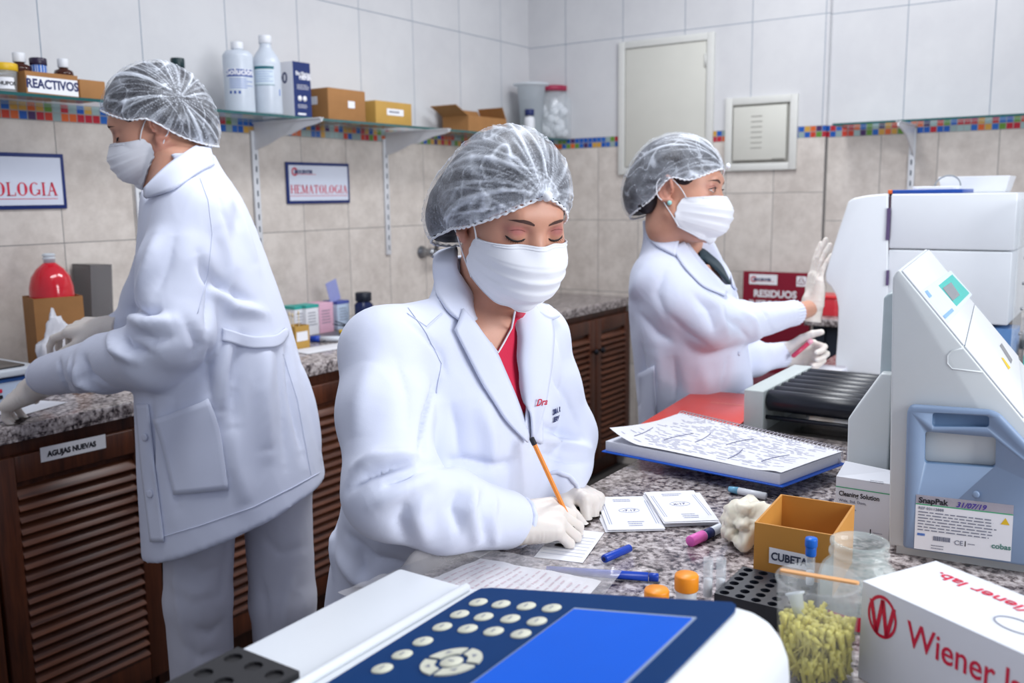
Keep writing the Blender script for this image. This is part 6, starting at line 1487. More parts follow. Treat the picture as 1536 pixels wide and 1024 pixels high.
def hairnet(H, body, blobs, front=(.094, .064), back=(-.118, -.052), droop=.0, ear=.0, knots=((0, .100, .066),), nst=40, base=.30, seed=1., h=.0028, hairshow=()):
    """blobs: (centre, radii) of the hair mass in head space; hair inside, gauze net outside, elastic band round the rim"""
    lo = A3(H.O) - .19; hi = A3(H.O) + .19
    sl_ = (front[1] - back[1]) / (front[0] - back[0])
    def rim(q): return front[1] + (q[..., 1] - front[0]) * sl_ - droop * (1 - np.exp(-(np.abs(q[..., 0]) / .045) ** 1.6)) * sm(-.06, .05, q[..., 1]) + ear * np.exp(-((q[..., 1] + .004) / .032) ** 2) * sm(.04, .065, np.abs(q[..., 0]))
    def lc(g): return ((g - A3(H.O)) @ H.R.T.astype(F32)) / H.sc
    Fh = Field(lo, hi, .006)
    for c, r in blobs: Fh.ell(H.w(*c), [(q + .0025) * H.sc for q in r], H.R, .035)
    def under(g): q = lc(g); return q[..., 2] - rim(q) - .004
    Fh.put(under, lo, hi, .01, 'c')
    for c, r in hairshow: Fh.ell(H.w(*c), [q * H.sc for q in r], H.R, .01)
    hs = Fh.mesh().relax(2); hs.ripple(lambda p: .0012 * vnoise(p, (60, 60, 60), seed)); hs.build('hair', HAIR, body)
    Fn = Field(lo, hi, h)
    for c, r in blobs: Fn.ell(H.w(*c), [(q + .007) * H.sc for q in r], H.R, .035)
    S = Fn.mesh(); S.relax(5)
    q = H.loc(S.v); dist = q[:, 2] - rim(q); al = np.full(len(q), base); disp = np.zeros(len(q))
    for ki, kn in enumerate(knots):
        v = q - np.array(kn); r = np.linalg.norm(v, axis=1); ax = np.array(kn) / np.linalg.norm(kn); t1 = np.cross(ax, [0, 0, 1.]); t1 /= np.linalg.norm(t1); t2 = np.cross(ax, t1)
        ph = np.arctan2(v @ t2, v @ t1); rr = np.random.RandomState(int(seed * 10) + ki)
        for i in range(nst):
            a0 = rr.uniform(-PI, PI); wd = rr.uniform(.006, .040); ln = rr.uniform(.08, .28); bend = rr.uniform(-2.2, 2.2); st = rr.uniform(.15, .62)
            dd = np.angle(np.exp(1j * (ph - a0 - bend * r))); k = np.exp(-(dd / (wd * (1 + .35 * np.sin(i + r * 30)))) ** 2) * (1 - sm(ln * .5, ln, r))
            al += st * k; disp += (.0016 + .0022 * st) * k
        for fq, rq, st in ((9., 10., .30), (17., 14., .22)):
            rid = np.clip(1 - np.abs(vnoise(np.stack([np.cos(ph) * fq / 2, np.sin(ph) * fq / 2, r * rq], 1), (1, 1, 1), seed + fq)) * 4.6, 0, 1) ** 2 * (1 - sm(.10, .24, r)); al += st * rid; disp += .0022 * st * rid
        al += .5 * np.exp(-(r / .016) ** 2); disp += .004 * np.exp(-(r / .012) ** 2)
    al += .10 * vnoise(q, (90, 40, 90), seed)
    wv = np.stack([vnoise(q, (22, 22, 22), 3), vnoise(q, (22, 22, 22), 9), vnoise(q, (22, 22, 22), 5)], 1)
    for sc_, wd, st in (((24, 14, 24), .028, .34), ((40, 24, 40), .032, .24)):
        lines = np.abs(vnoise(q + .03 * wv, sc_, seed + 4)); k = np.exp(-(lines / wd) ** 2); al += st * k; disp += .0018 * st / .2 * k
    disp += .0022 * vnoise(q, (30, 18, 30), seed + 1)
    al += .32 * np.exp(-np.maximum(dist, 0) / .010); disp += .0012 * np.sin(q[:, 0] * 420 + q[:, 1] * 380) * np.exp(-np.maximum(dist, 0) / .018)
    S.v += S.normals() * (disp * .5)[:, None]
    al = np.clip(base * .55 + (al - base) * 1.08, .07, .96); S.tone = np.stack([al, al, al, np.ones(len(al))], 1); S.cut(dist > h * .4)
    net = S.build('hairnet', NET, body)
    pts = []; N = 160
    for i in range(N):
        a = 2 * PI * i / N; R_ = np.arange(.20, .03, -.001); xy = np.stack([R_ * math.cos(a), -.012 + R_ * math.sin(a), 0 * R_], 1); xy[:, 2] = rim(xy)
        ix = np.clip((((xy * H.sc) @ H.R + A3(H.O) - Fn.lo) / Fn.h).round().astype(int), 0, np.array(Fn.d.shape) - 1); ins = np.where(Fn.d[ix[:, 0], ix[:, 1], ix[:, 2]] < 0)[0]
        pts.append(R_[ins[0]] if len(ins) else .09)
    pts = [np.median([pts[(i + k) % N] for k in range(-3, 4)]) for i in range(N)]; pts = [np.mean([pts[(i + k) % N] for k in range(-2, 3)]) for i in range(N)]
    path = []
    for i in range(N * 2):
        a = 2 * PI * i / (N * 2); r = (pts[i // 2] if i % 2 == 0 else (pts[i // 2] + pts[(i // 2 + 1) % N]) / 2) + .0002 + .0008 * math.sin(i * 1.9) * math.sin(i * .37 + 1)
        x, y = r * math.cos(a), -.012 + r * math.sin(a); path.append(H.w(x, y, float(rim(np.array([x, y, 0.]))) + .0005 + .0008 * math.sin(i * 1.1)))
    b = MB(); b.tube(path, [.0019 + .0005 * math.sin(i * 1.3) for i in range(N * 2)], 8, closed=True); b.build('elastic_band', ELAST, net, True)
    for kn in knots[:1]:
        b = MB(); b.lathe([(0, -.004), (.006, -.002), (.008, .002), (.004, .007), (0, .008)], M=frame(H.w(*kn), H.l, H.u), n=12); b.build('gather_knot', ELAST, net, True)
    return S
def hand_mesh(wrist, yd, zd, side, curl, splay=0., thumb=(.75, .62, -.25), tcurl=.35, res=.0024, sc=1., cuffr=.031, cufflen=.04, spread=None):
    """gloved hand; yd to the fingers, zd out of the back of the hand; side 'R' / 'L'; curl = per finger (mcp, pip, dip) degrees"""
    y = V(yd).normalized(); z = V(zd); z = (z - y * z.dot(y)).normalized(); x = z.cross(y) if side == 'R' else y.cross(z)
    w = lambda a, b, c: V(wrist) + (x * a + y * b + z * c) * sc
    F = Field(A3(V(wrist)) - .21 * sc, A3(V(wrist)) + .21 * sc, res); K = .006
    F.chain([w(0, -cufflen, 0), w(0, -.005, 0), w(.002, .02, 0)], [cuffr * sc, .0275 * sc, .027 * sc], .01)
    fx = (.029, .0095, -.0105, -.029); fy = (.088, .092, .087, .078); ln = ((.042, .026, .021), (.046, .029, .022), (.042, .027, .021), (.033, .021, .019)); rad = (.0098, .0098, .0094, .0084)
    for i in range(4):
        F.cone(w(fx[i] * .55, .012, 0), w(fx[i], fy[i] - .004, .001), .0165 * sc, .0118 * sc, .010)
    F.cone(w(.018, .02, -.008), w(.026, .06, -.008), .017 * sc, .012 * sc, .014); F.cone(w(-.018, .015, -.007), w(-.024, .06, -.006), .016 * sc, .012 * sc, .014)
    tips = []
    for i in range(4):
        p = V((fx[i], fy[i] - .004, 0)); a = 0.; sp = math.radians(splay * (1.5 - i) / 1.5) if spread is None else math.radians(spread[i])
        for j in range(3):
            a += math.radians(curl[i][j]); d = V((math.sin(sp) * math.cos(a), math.cos(a) * math.cos(sp), -math.sin(a))); q = p + d * ln[i][j]
            r0 = rad[i] * (1 - .09 * j); r1 = rad[i] * (1 - .09 * (j + 1)); F.cone(w(*p), w(*q), r0 * sc, r1 * sc, .0025 if j else .005); p = q
        tips.append(w(*p))
    p = V((.022, .022, -.006)); d = V(thumb).normalized()
    for j, (L, r0, r1) in enumerate(((.044, .0155, .0125), (.034, .0118, .0105), (.026, .0105, .0085))):
        q = p + d * L; F.cone(w(*p), w(*q), r0 * sc, r1 * sc, .009 if j == 0 else .003); p = q
        dd = d + V((-.55 * tcurl, .45 * tcurl, -.30 * tcurl)); d = dd.normalized()
    tips.append(w(*p))
    F.plane(w(0, -cufflen, 0), -y, .002)
    S = F.mesh().relax(2); N = vnoise((S.v - A3(wrist)) @ np.array([A3(x), A3(y), A3(z)]).T, (45, 190, 45), 3.)
    q = (S.v - A3(wrist)) @ A3(y) / sc; S.v += S.normals() * ((.0009 * np.abs(N) * (1 - sm(.03, .10, q)) + .0003 * N)[:, None])
    return S, tips, (x, y, z)
def cuffring(name, m, parent, c, d, r, th=.003, sc=1.):
    M = frame(c, V(d).orthogonal(), V(d).cross(V(d).orthogonal())); b = MB(); n = 40
    b.tube([M @ V((r * math.cos(2 * PI * i / n), r * math.sin(2 * PI * i / n), .0012 * math.sin(i * 1.7))) for i in range(n)], th, 8, closed=True); return b.build(name, m, parent, True)
def coat_ripple(S, seed, amp=.004, low=None):
    def fn(p):
        a = vnoise(p, (16, 16, 5), seed); b = vnoise(p + .03 * vnoise(p, (9, 9, 9), seed + 7)[:, None], (34, 34, 16), seed + 3)
        r = (1 - np.abs(b)) ** 3
        return amp * (.8 * a + .25 * r)
    return S.ripple(fn)
# ------------------------------------------------------------------ the woman writing at the bench
def rings(yaw, spec):
    l = dirs(yaw)[0]; return [(P(x, y, d), w, dp, l) for (x, y, d, w, dp) in spec]
W = thing('person', 'woman in white lab coat, mask and hairnet writing on a card with an orange pen', 'person', P(650, 900, 1.56) * 1.0)
W.location = (P(655, 860, 1.54).x, P(655, 860, 1.54).y, 0)
HW = Head(P(766, 330, 1.42), 27, 20, -1, 1.0)
neckb = P(728, 470, 1.50)
WR = rings(38, [(728, 452, 1.50, .072, .066), (720, 478, 1.50, .112, .078), (710, 505, 1.50, .150, .092), (701, 545, 1.50, .172, .108), (693, 620, 1.50, .178, .122), (672, 735, 1.53, .178, .132), (655, 860, 1.62, .200, .138), (648, 1000, 1.69, .212, .145)])
WR_core = WR[:5]; WR = rings(38, [(714, 386, 1.535, .070, .068), (718, 420, 1.525, .076, .072)]) + WR
WR.append((V((WR[-1][0].x, WR[-1][0].y, .50)), .22, .15, WR[-1][3]))
rs = [(578, 528, 1.385, .066), (577, 620, 1.335, .066), (588, 736, 1.27, .064), (668, 764, 1.305, .058), (756, 779, 1.362, .044)]
ls = [(803, 508, 1.62, .056), (817, 580, 1.625, .060), (846, 652, 1.64, .056), (842, 694, 1.60, .050), (838, 716, 1.565, .046)]
# body
F = Field(A3(HW.O) - np.array([.26, .26, .42]), A3(HW.O) + np.array([.26, .26, .16]), .0036)
head_sdf(F, HW, neckb, .056); F.loft(WR_core, .03, 2.2, .016); 
B = F.mesh().relax(1); paint_skin(B, HW, (156, 82, 84)); limbs(B, ([P(700, 520, 1.5)] + [P(*q[:3]) for q in rs], [.05, .045, .045, .042, .036, .028]), ([P(735, 520, 1.54)] + [P(*q[:3]) for q in ls], [.05, .042, .042, .040, .032, .028]))
skin = B.build('body', SKIN, W); face_details(B, HW, skin, True)
mask(HW, W, B, 1.)
hairnet(HW, W, [((0, -.018, .044), (.083, .105, .088)), ((-.012, -.080, .006), (.072, .066, .066)), ((-.03, -.104, -.036), (.060, .050, .058)), ((-.058, -.012, .02), (.034, .045, .045))], (.094, .070), (-.150, -.112), .024, .0, ((-.002, .097, .073),), 54, .30, 1.3)
# shirt on the chest, then the coat
V_open = [(686, 360), (694, 420), (703, 480), (735, 522), (760, 580), (785, 648), (789, 600), (782, 545), (786, 510), (776, 455), (800, 440), (810, 360)]
sh_l = [(706, 482), (735, 517), (746, 531), (762, 590), (785, 652)]; sh_r = [(728, 502), (746, 531), (776, 462), (792, 545), (792, 652)]
strip('red_shirt', SHIRTR, W, B, [(734, 518), (741, 545), (760, 590), (782, 652)], [(741, 526), (800, 545), (806, 590), (800, 652)], .005, .004, 10, 20)
strip('red_shirt_yoke', SHIRTR, W, B, [(741, 530), (752, 516), (764, 492), (774, 462)], [(742, 560), (800, 556), (806, 520), (800, 470)], .005, .004, 10, 14)
b = MB(); b.tube(sighted(B, [(733, 515), (738, 523), (744, 530), (752, 516), (764, 492), (775, 462)], .006), .0016, 6); b.build('neckline_trim', mat('pale_trim_cloth', (228, 226, 232), .8), W, True)
lo = np.min([A3(P(*q[:3])) for q in rs + ls] + [A3(r[0]) for r in WR], 0) - .24; hi = np.max([A3(P(*q[:3])) for q in rs + ls] + [A3(r[0]) for r in WR], 0) + .24; lo[2] = .48
F = Field(lo, hi, .0048); F.loft(WR, .02)
F.chain([P(700, 495, 1.47)] + [P(*q[:3]) for q in rs], [.06] + [q[3] for q in rs], .022); F.chain([P(745, 495, 1.55)] + [P(*q[:3]) for q in ls], [.05] + [q[3] for q in ls], .020)
F.plane(P(*rs[-1][:3]), V((0, 0, 0)) + (P(*rs[-1][:3]) - P(*rs[-2][:3])), .003) if False else None
F.carve(V_open, 1.5, .006)
Cw = F.mesh().relax(2); Cw.bvh()
coat_ripple(Cw, 2.1, .0024)
FOLDS_W = [
 ([(625, 690), (590, 696), (548, 712), (522, 735)], .012, -.010), ([(628, 684), (600, 680), (560, 686), (530, 700)], .011, .007),
 ([(640, 700), (610, 716), (570, 730)], .012, -.007), ([(650, 715), (610, 735), (560, 760)], .012, .006),
 ([(655, 572), (640, 630), (630, 688)], .008, -.012), ([(668, 560), (660, 530), (640, 505), (610, 480)], .006, -.004),
 ([(690, 730), (680, 760), (690, 800)], .012, -.008), ([(712, 728), (705, 765), (716, 815)], .010, .007), ([(728, 735), (722, 770), (730, 815)], .009, -.006), ([(742, 735), (738, 775), (745, 818)], .008, .004),
 ([(640, 735), (625, 770), (640, 815)], .016, .006), ([(610, 750), (600, 780), (610, 812)], .012, -.006),
 ([(675, 600), (685, 640), (690, 690)], .020, -.006), ([(720, 600), (735, 650), (740, 700)], .018, .006), ([(640, 700), (690, 690), (745, 700), (775, 690)], .012, -.008),
 ([(560, 540), (540, 600), (535, 660)], .022, .004), ([(595, 540), (610, 590), (612, 650)], .018, -.004),
 ([(505, 830), (540, 870), (600, 880)], .02, .008), ([(520, 800), (560, 840), (620, 850)], .016, -.008), ([(498, 700), (505, 780), (500, 860)], .012, .006), ([(540, 820), (545, 880), (530, 940)], .016, -.008),
 ([(830, 560), (850, 600), (868, 640)], .012, -.006), ([(810, 640), (840, 650), (875, 655)], .009, -.008), ([(815, 655), (845, 668), (885, 672)], .010, .006), ([(812, 680), (845, 690), (885, 690)], .008, -.005), ([(798, 600), (805, 640), (800, 680)], .012, -.008)]
for p, w_, a in FOLDS_W: Cw.stroke(p, w_ * .85, a * 1.9)
Cw.relax(1); Cw.bvh()
coat = Cw.build('lab_coat', COATM, W)
strip('lapel', COATM, coat, Cw, [(690, 470), (703, 486), (735, 528), (762, 588), (788, 652)], [(679, 496), (697, 530), (722, 580), (752, 628), (786, 662)], .007, .004, 8, 26, lift=lambda u, v: .006 * (1 - u) * (1 - v) + .002)
strip('collar', COATM, coat, Cw, [(684, 378), (692, 426), (701, 462), (706, 486)], [(648, 388), (648, 432), (668, 470), (700, 492)], .009, .005, 10, 18, lift=lambda u, v: .010 * (1 - u) * (1 - .6 * v))
strip('lapel', COATM, coat, Cw, [(778, 462), (786, 505), (783, 545), (790, 600), (793, 655)], [(815, 445), (826, 500), (822, 550), (812, 610), (800, 660)], .007, .004, 8, 26, lift=lambda u, v: .006 * (1 - u) * (1 - v) + .002)
strip('collar', COATM, coat, Cw, [(788, 440), (800, 446), (812, 452)], [(800, 470), (822, 484), (836, 478)], .009, .005, 8, 10)
strip('front_placket', COATM, coat, Cw, [(800, 600), (797, 660)], [(812, 598), (812, 665)], .004, .002, 6, 10)
def stitch(on, pts, parent, name='seam', m=None, r=.0007, off=.0012):
    fine = []
    for a, c in zip(pts, pts[1:]): fine += [(a[0] + (c[0] - a[0]) * t / 6, a[1] + (c[1] - a[1]) * t / 6) for t in range(6)]
    fine.append(pts[-1]); b = MB(); b.tube(sighted(on, fine, off), r, 5); return b.build(name, m or COATM, parent, True)
stitch(Cw, [(663, 470), (640, 490), (610, 470)], coat); stitch(Cw, [(612, 462), (640, 500), (662, 545), (655, 590)], coat)
def ontext(on, body, px, py, size, m, parent, name, off, sx=1., shear=0., bold=0.):
    h, n = on.hit(px, py)
    if n.dot(CF) > 0: n = -n
    up = (UP - n * UP.dot(n)).normalized(); x = up.cross(n); b = MB(); b.text(body, size, frame(h + n * off, x, up), 0, bold, sx=sx, shear=shear); return b.build(name, m, parent, True)
ontext(Cw, 'Dra', 797, 604, .016, RED, coat, 'embroidery', .014, .8, .3, .0003); ontext(Cw, 'DRA. R', 828, 622, .0125, NAVY, coat, 'embroidery', .0022, .7, 0, .0005); ontext(Cw, 'SERV', 828, 633, .0125, NAVY, coat, 'embroidery', .0022, .7, 0, .0005)
for q, r in ((rs, .043), (ls, .045)):
    c = P(*q[-1][:3]); d = (c - P(*q[-2][:3])).normalized(); cuffring('cuff', COATM, coat, c + d * (r * .72), d, r * .80, .004)
# hands: the right one grips the pen
tip = P(864, 802, 1.415); pen_top = P(797, 656, 1.405); pd = (pen_top - tip).normalized()
wr = P(752, 783, 1.368); S, tips, ax = hand_mesh(wr, CR * 1. + CF * .30 + CU * .02, CU * .86 - CF * .50, 'R', ((34, 42, 20), (38, 42, 22), (43, 44, 26), (46, 46, 28)), 3, (.50, .86, -.30), .75, .0021, 1.04, .034, .030)
S.v[:, 2] = np.maximum(S.v[:, 2], BZ + .0022); S.build('glove', GLOVEM, W)
cuffring('glove_cuff', GLOVEM, W, wr - ax[1] * .026, ax[1], .0335, .0022)
wl = P(832, 726, 1.59); S, tl, axl = hand_mesh(wl, CR * .74 - CF * .62 - CU * .22, CU * .88 + CR * .25, 'L', ((62, 88, 44), (66, 90, 46), (70, 90, 46), (70, 88, 44)), 1, (.50, .84, -.25), .5, .0024, 1.0, .034, .030)
S.v[:, 2] = np.maximum(S.v[:, 2], BZ + .0022); S.build('glove', GLOVEM, W)
# trousers and shoes below, mostly hidden
def legs(parent, pts, r, name='trousers', m=TROUS, h=.009, folds=()):
    lo = np.min([A3(p) for L in pts for p in L], 0) - .15; hi = np.max([A3(p) for L in pts for p in L], 0) + .15; F = Field(lo, hi, h)
    for L, q in zip(pts, r): F.chain(L, q, .015)
    for L, q in zip(pts, r): F.plane(V((L[-1].x, L[-1].y, .05)), (0, 0, -1), .0)
    S = F.mesh().relax(2); S.bvh(); coat_ripple(S, 8.3, .004)
    for p, w_, a in folds: S.stroke(p, w_, a)
    return S, S.build(name, m, parent)
def shoe(parent, c, f, m):
    l = V((-f.y, f.x, 0)); F = Field(A3(c) - .2, A3(c) + .2, .006); F.ell(c + f * .06 + V((0, 0, .028)), (.042, .10, .030), [A3(l), A3(f), A3(UP)], .01); F.cone(c + V((0, 0, .03)), c + V((0, 0, .075)), .040, .038, .02); F.plane((0, 0, .004), (0, 0, -1)); F.mesh().relax(1).build('shoe', m, parent)
SHOE = mat('white_work_shoe', (214, 214, 218), .5)
fW = dirs(38)[1]; lW = dirs(38)[0]; hipW = V((WR[-1][0].x, WR[-1][0].y, .62)); LG = [[hipW + lW * s * .10, hipW + lW * s * .10 + V((0, 0, -.35)) - fW * .01, V((hipW.x, hipW.y, .03)) + lW * s * .10 - fW * .02] for s in (-1, 1)]
legs(W, LG, [(.095, .075, .065)] * 2)
for L in LG: shoe(W, V((L[-1].x, L[-1].y, .0)), fW, SHOE)
# the pen
t = thing('orange_pen', 'orange fineliner with black end cap held by the writing woman', 'pen', tip)
b = MB(); Lp = (pen_top - tip).length; M = frame(tip, pd.orthogonal(), pd.cross(pd.orthogonal()))
b.lathe([(.0036, .016), (.0038, .02), (.0038, Lp - .012)], M=M, n=6, smooth=False); b.build('barrel', mat('orange_pen_barrel', (236, 140, 52), .35), t, True)
b = MB(); b.lathe([(.0040, Lp - .012), (.0042, Lp - .010), (.0040, Lp - .001), (.0028, Lp)], M=M, n=16); b.build('end_cap', INK, t, True)
b = MB(); b.lathe([(.0005, 0), (.0006, .003), (.0022, .005), (.0030, .010), (.0034, .017)], M=M, n=12); b.build('nib', INK, t, True)
# ------------------------------------------------------------------ the woman at the analyser
def person(lab, c): 
    t = thing('person', lab, 'person', (c.x, c.y, 0)); return t
DR = .11
Rr = rings(60, [(1008, 330, 2.30 + DR, .074, .078), (1016, 350, 2.30 + DR, .088, .082), (1020, 374, 2.30 + DR, .122, .086), (1020, 395, 2.31 + DR, .163, .104), (1024, 430, 2.32 + DR, .184, .128), (1032, 495, 2.34 + DR, .184, .141), (1042, 570, 2.41 + DR, .192, .148), (1046, 640, 2.47 + DR, .20, .150)])
Rr.append((V((Rr[-1][0].x, Rr[-1][0].y, .48)), .21, .16, Rr[-1][3]))
R = person('woman in white lab coat and hairnet pressing her raised gloved hand on the white analyser', Rr[-1][0])
HR = Head(P(1022, 288, 2.2 + DR), 62, 6, -4, 1.05)
rs = [(988, 418, 2.225 + DR, .067), (1020, 452, 2.19 + DR, .065), (1066, 486, 2.17 + DR, .061), (1120, 484, 2.30 + DR, .050), (1182, 471, 2.48 + DR, .037)]
ls = [(1062, 420, 2.47 + DR, .053), (1085, 500, 2.52 + DR, .058), (1130, 538, 2.50 + DR, .048), (1166, 533, 2.55 + DR, .036)]
F = Field(A3(HR.O) - np.array([.26, .26, .40]), A3(HR.O) + np.array([.26, .26, .16]), .0042)
head_sdf(F, HR, P(1022, 362, 2.41), .056); F.loft(Rr[3:7], .03, 2.2, .022)
B = F.mesh().relax(1); paint_skin(B, HR, (176, 116, 104)); wr = at(1217, 462, 1, .803); limbs(B, ([P(1020, 420, 2.40)] + [P(*q[:3]) for q in rs] + [wr], [.05, .042, .042, .040, .034, .0265, .0255]), ([P(1035, 420, 2.48)] + [P(*q[:3]) for q in ls], [.05, .036, .040, .034, .026]))
skin = B.build('body', SKIN, R); face_details(B, HR, skin, False, (.003, -.0005))
b = MB(); b.lathe([(0, -.004), (.004, -.003), (.006, 0), (.004, .003), (0, .004)], M=frame(HR.w(-.083, .002, -.030), HR.f, HR.u), n=14); tag(b.build('earring', mat('mint_earring', (150, 206, 200), .3), R, True), 'round mint earring')
mask(HR, R, B, 2.)
hairnet(HR, R, [((0, -.016, .043), (.083, .103, .088)), ((0, -.072, .004), (.070, .058, .064)), ((0, -.086, -.024), (.056, .048, .052))], (.096, .064), (-.150, -.100), .006, .030, ((0, .101, .069),), 38, .24, 2.7, hairshow=[((-.066, .020, .032), (.0085, .026, .022)), ((-.046, -.066, -.028), (.026, .030, .034))])
V_open = [(1008, 318), (1020, 346), (1040, 374), (1062, 400), (1088, 428), (1098, 424), (1092, 400), (1084, 372), (1070, 318)]
strip('shirt', SHIRTN, R, B, [(1037, 384), (1062, 404), (1098, 438)], [(1064, 368), (1092, 364), (1112, 420)], .017, .004, 8, 14, smooth=10)
lo = np.min([A3(P(*q[:3])) for q in rs + ls] + [A3(r[0]) for r in Rr], 0) - .23; hi = np.max([A3(P(*q[:3])) for q in rs + ls] + [A3(r[0]) for r in Rr], 0) + .23; lo[2] = .46
F = Field(lo, hi, .0058); F.loft(Rr, .02)
F.chain([P(1010, 392, 2.39)] + [P(*q[:3]) for q in rs], [.055] + [q[3] for q in rs], .02); F.chain([P(1045, 392, 2.51)] + [P(*q[:3]) for q in ls], [.05] + [q[3] for q in ls], .02)
F.carve(V_open, 2.41, .006)
C = F.mesh().relax(2); C.bvh(); coat_ripple(C, 5.2, .0024)
for p, w_, a in [([(962, 400), (948, 440), (946, 480)], .02, .006), ([(958, 470), (985, 500), (1010, 515)], .016, -.010), ([(1000, 470), (1030, 500), (1060, 520)], .014, -.006), ([(1040, 440), (1062, 465), (1072, 500)], .014, -.010), ([(1052, 438), (1080, 460), (1092, 500)], .012, .008),
                 ([(1080, 470), (1110, 490), (1125, 512)], .013, -.008), ([(1105, 462), (1130, 480), (1140, 505)], .012, .006), ([(1140, 458), (1152, 475), (1158, 498)], .010, -.006), ([(960, 510), (965, 560), (955, 610)], .016, -.009), ([(985, 520), (990, 570), (980, 620)], .018, .007), ([(1010, 530), (1015, 580), (1010, 630)], .018, -.008), ([(1050, 535), (1060, 580), (1060, 620)], .02, .006),
                 ([(1095, 530), (1090, 560), (1080, 600)], .016, -.008), ([(1000, 400), (985, 440), (1000, 480)], .014, -.006), ([(1068, 440), (1100, 452), (1150, 452)], .012, .004)]: C.stroke(p, w_, a * 1.4)
C.relax(1); C.bvh(); coat = C.build('lab_coat', COATM, R)
strip('lapel', COATM, coat, C, [(1024, 366), (1042, 392), (1066, 416), (1088, 440)], [(1008, 376), (1024, 402), (1052, 432), (1086, 446)], .008, .004, 8, 18, lift=lambda u, v: .006 * (1 - u) * (1 - v))
strip('collar', COATM, coat, C, [(978, 331), (996, 346), (1018, 366)], [(970, 350), (984, 372), (1012, 386)], .010, .005, 8, 12, lift=lambda u, v: .010 * (1 - u) * (1 - .6 * v))
strip('lapel', COATM, coat, C, [(1082, 372), (1092, 398), (1096, 430)], [(1098, 370), (1110, 396), (1102, 436)], .008, .004, 6, 14)
strip('pocket', COATM, coat, C, [(958, 560), (956, 640)], [(982, 548), (986, 640)], .004, .003, 6, 10)
b = MB(); h, n = C.hit(1108, 530); b.lathe([(.006, 0), (.006, .002), (.004, .003), (0, .003)], M=frame(h - n * 0 + (n if n.dot(CF) < 0 else -n) * .001, n.orthogonal(), n.cross(n.orthogonal())), n=14); b.build('button', BUTTON, coat, True)
for q, r, nm in ((rs, .032, 'knit_cuff'), (ls, .032, 'knit_cuff')):
    c = P(*q[-1][:3]); d = (c - P(*q[-2][:3])).normalized(); b = MB(); M = frame(c - d * .012, d.orthogonal(), d.cross(d.orthogonal())); n = 48
    b.grid(lambda u, v: M @ V(((r + .004 + .0012 * math.cos(u * 2 * PI * 24)) * math.cos(2 * PI * u), (r + .004 + .0012 * math.cos(u * 2 * PI * 24)) * math.sin(2 * PI * u), v * .052)), 96, 6)
    b.build(nm, COATM, coat, True)
S, tr, ax = hand_mesh(wr, V((.10, -.10, 1.)), V((-.62, .80, .10)), 'R', ((2, 6, 6), (2, 8, 6), (4, 9, 8), (6, 10, 8)), 2, (.78, .62, -.1), .3, .0026, 1.12, .031, .035)
S.build('glove', GLOVEM, R); cuffring('glove_cuff', GLOVEM, R, wr - ax[1] * .032, ax[1], .031, .0024)
wl = P(1174, 531, 2.56 + DR); S, tl, axl = hand_mesh(wl, CR * .95 - CF * .20 + CU * .05, CU * .3 + CF * .8 , 'L', ((50, 60, 30), (52, 62, 32), (55, 62, 32), (56, 60, 30)), 2, (.70, .72, -.25), .3, .0026, 1.0, .030, .032)
S.build('glove', GLOVEM, R)
a, e = P(1193, 531, 2.50 + DR), P(1212, 515, 2.50 + DR); d = (e - a).normalized(); t = thing('sample_tube', 'small pink-red sample tube held in the lower gloved hand of the woman at the analyser', 'tube', a)
b = MB(); b.tube([a - d * .012, a - d * .008, e], [.003, .0065, .0065], 12); b.build('tube', mat('pink_red_tube', (196, 60, 92), .25), t, True); b = MB(); b.tube([e, e + d * .014], .0075, 12); b.build('cap', mat('pale_pink_cap', (226, 160, 180), .4), t, True)
h = A3(tr[1]); b = MB(); b.box(P(1241, 367, 2.52), (.006, .012, .012), 0); b.build('finger_mark', BLUEP, R, True) if False else None
fR = dirs(60)[1]; lR = dirs(60)[0]; hp = V((Rr[-1][0].x, Rr[-1][0].y, .60)); LG = [[hp + lR * s * .10, hp + lR * s * .10 + V((0, 0, -.30)), V((hp.x, hp.y, .03)) + lR * s * .10] for s in (-1, 1)]
legs(R, LG, [(.095, .075, .065)] * 2, h=.012)
for L in LG: shoe(R, V((L[-1].x, L[-1].y, 0)), fR, SHOE)
# ------------------------------------------------------------------ the woman at the left worktop
Lr = rings(-82, [(272, 232, 2.0, .068, .056), (276, 252, 2.0, .105, .072), (284, 282, 2.0, .150, .096), (294, 320, 2.0, .180, .108), (306, 400, 2.01, .185, .134), (322, 490, 2.02, .188, .158), (336, 590, 2.03, .205, .180), (350, 690, 2.04, .220, .193), (360, 800, 2.05, .230, .200)])
Lr.append((V((Lr[-1][0].x, Lr[-1][0].y, Lr[-1][0].z - .12)), .235, .205, Lr[-1][3]))
L_ = person('woman in knee-length white lab coat with back belt standing at the left worktop', Lr[-1][0])
L_['label'] = 'woman in white lab coat and pale trousers standing at the left worktop, head bowed'
HL = Head(P(237, 190, 2.0), -80, 20, -6, .98)
rs = [(290, 322, 1.875, .068), (268, 400, 1.84, .074), (262, 500, 1.80, .071), (232, 530, 1.83, .068), (160, 545, 1.96, .060), (75, 562, 2.12, .046)]
fs_ = [(262, 330, 2.20, .06), (222, 450, 2.30, .060), (196, 497, 2.30, .048), (176, 494, 2.29, .040)]
F = Field(A3(HL.O) - np.array([.26, .26, .36]), A3(HL.O) + np.array([.26, .26, .16]), .0040)
head_sdf(F, HL, P(272, 248, 2.0), .056); F.loft(Lr[:5], .03, 2.2, .016)
B = F.mesh().relax(1); paint_skin(B, HL, (120, 78, 70)); limbs(B, ([P(290, 320, 1.95)] + [P(*q[:3]) for q in rs], [.05, .045, .045, .042, .040, .034, .028]), ([P(280, 320, 2.1)] + [P(*q[:3]) for q in fs_], [.05, .04, .04, .032, .028]))
skin = B.build('body', SKIN, L_); face_details(B, HL, skin, True)
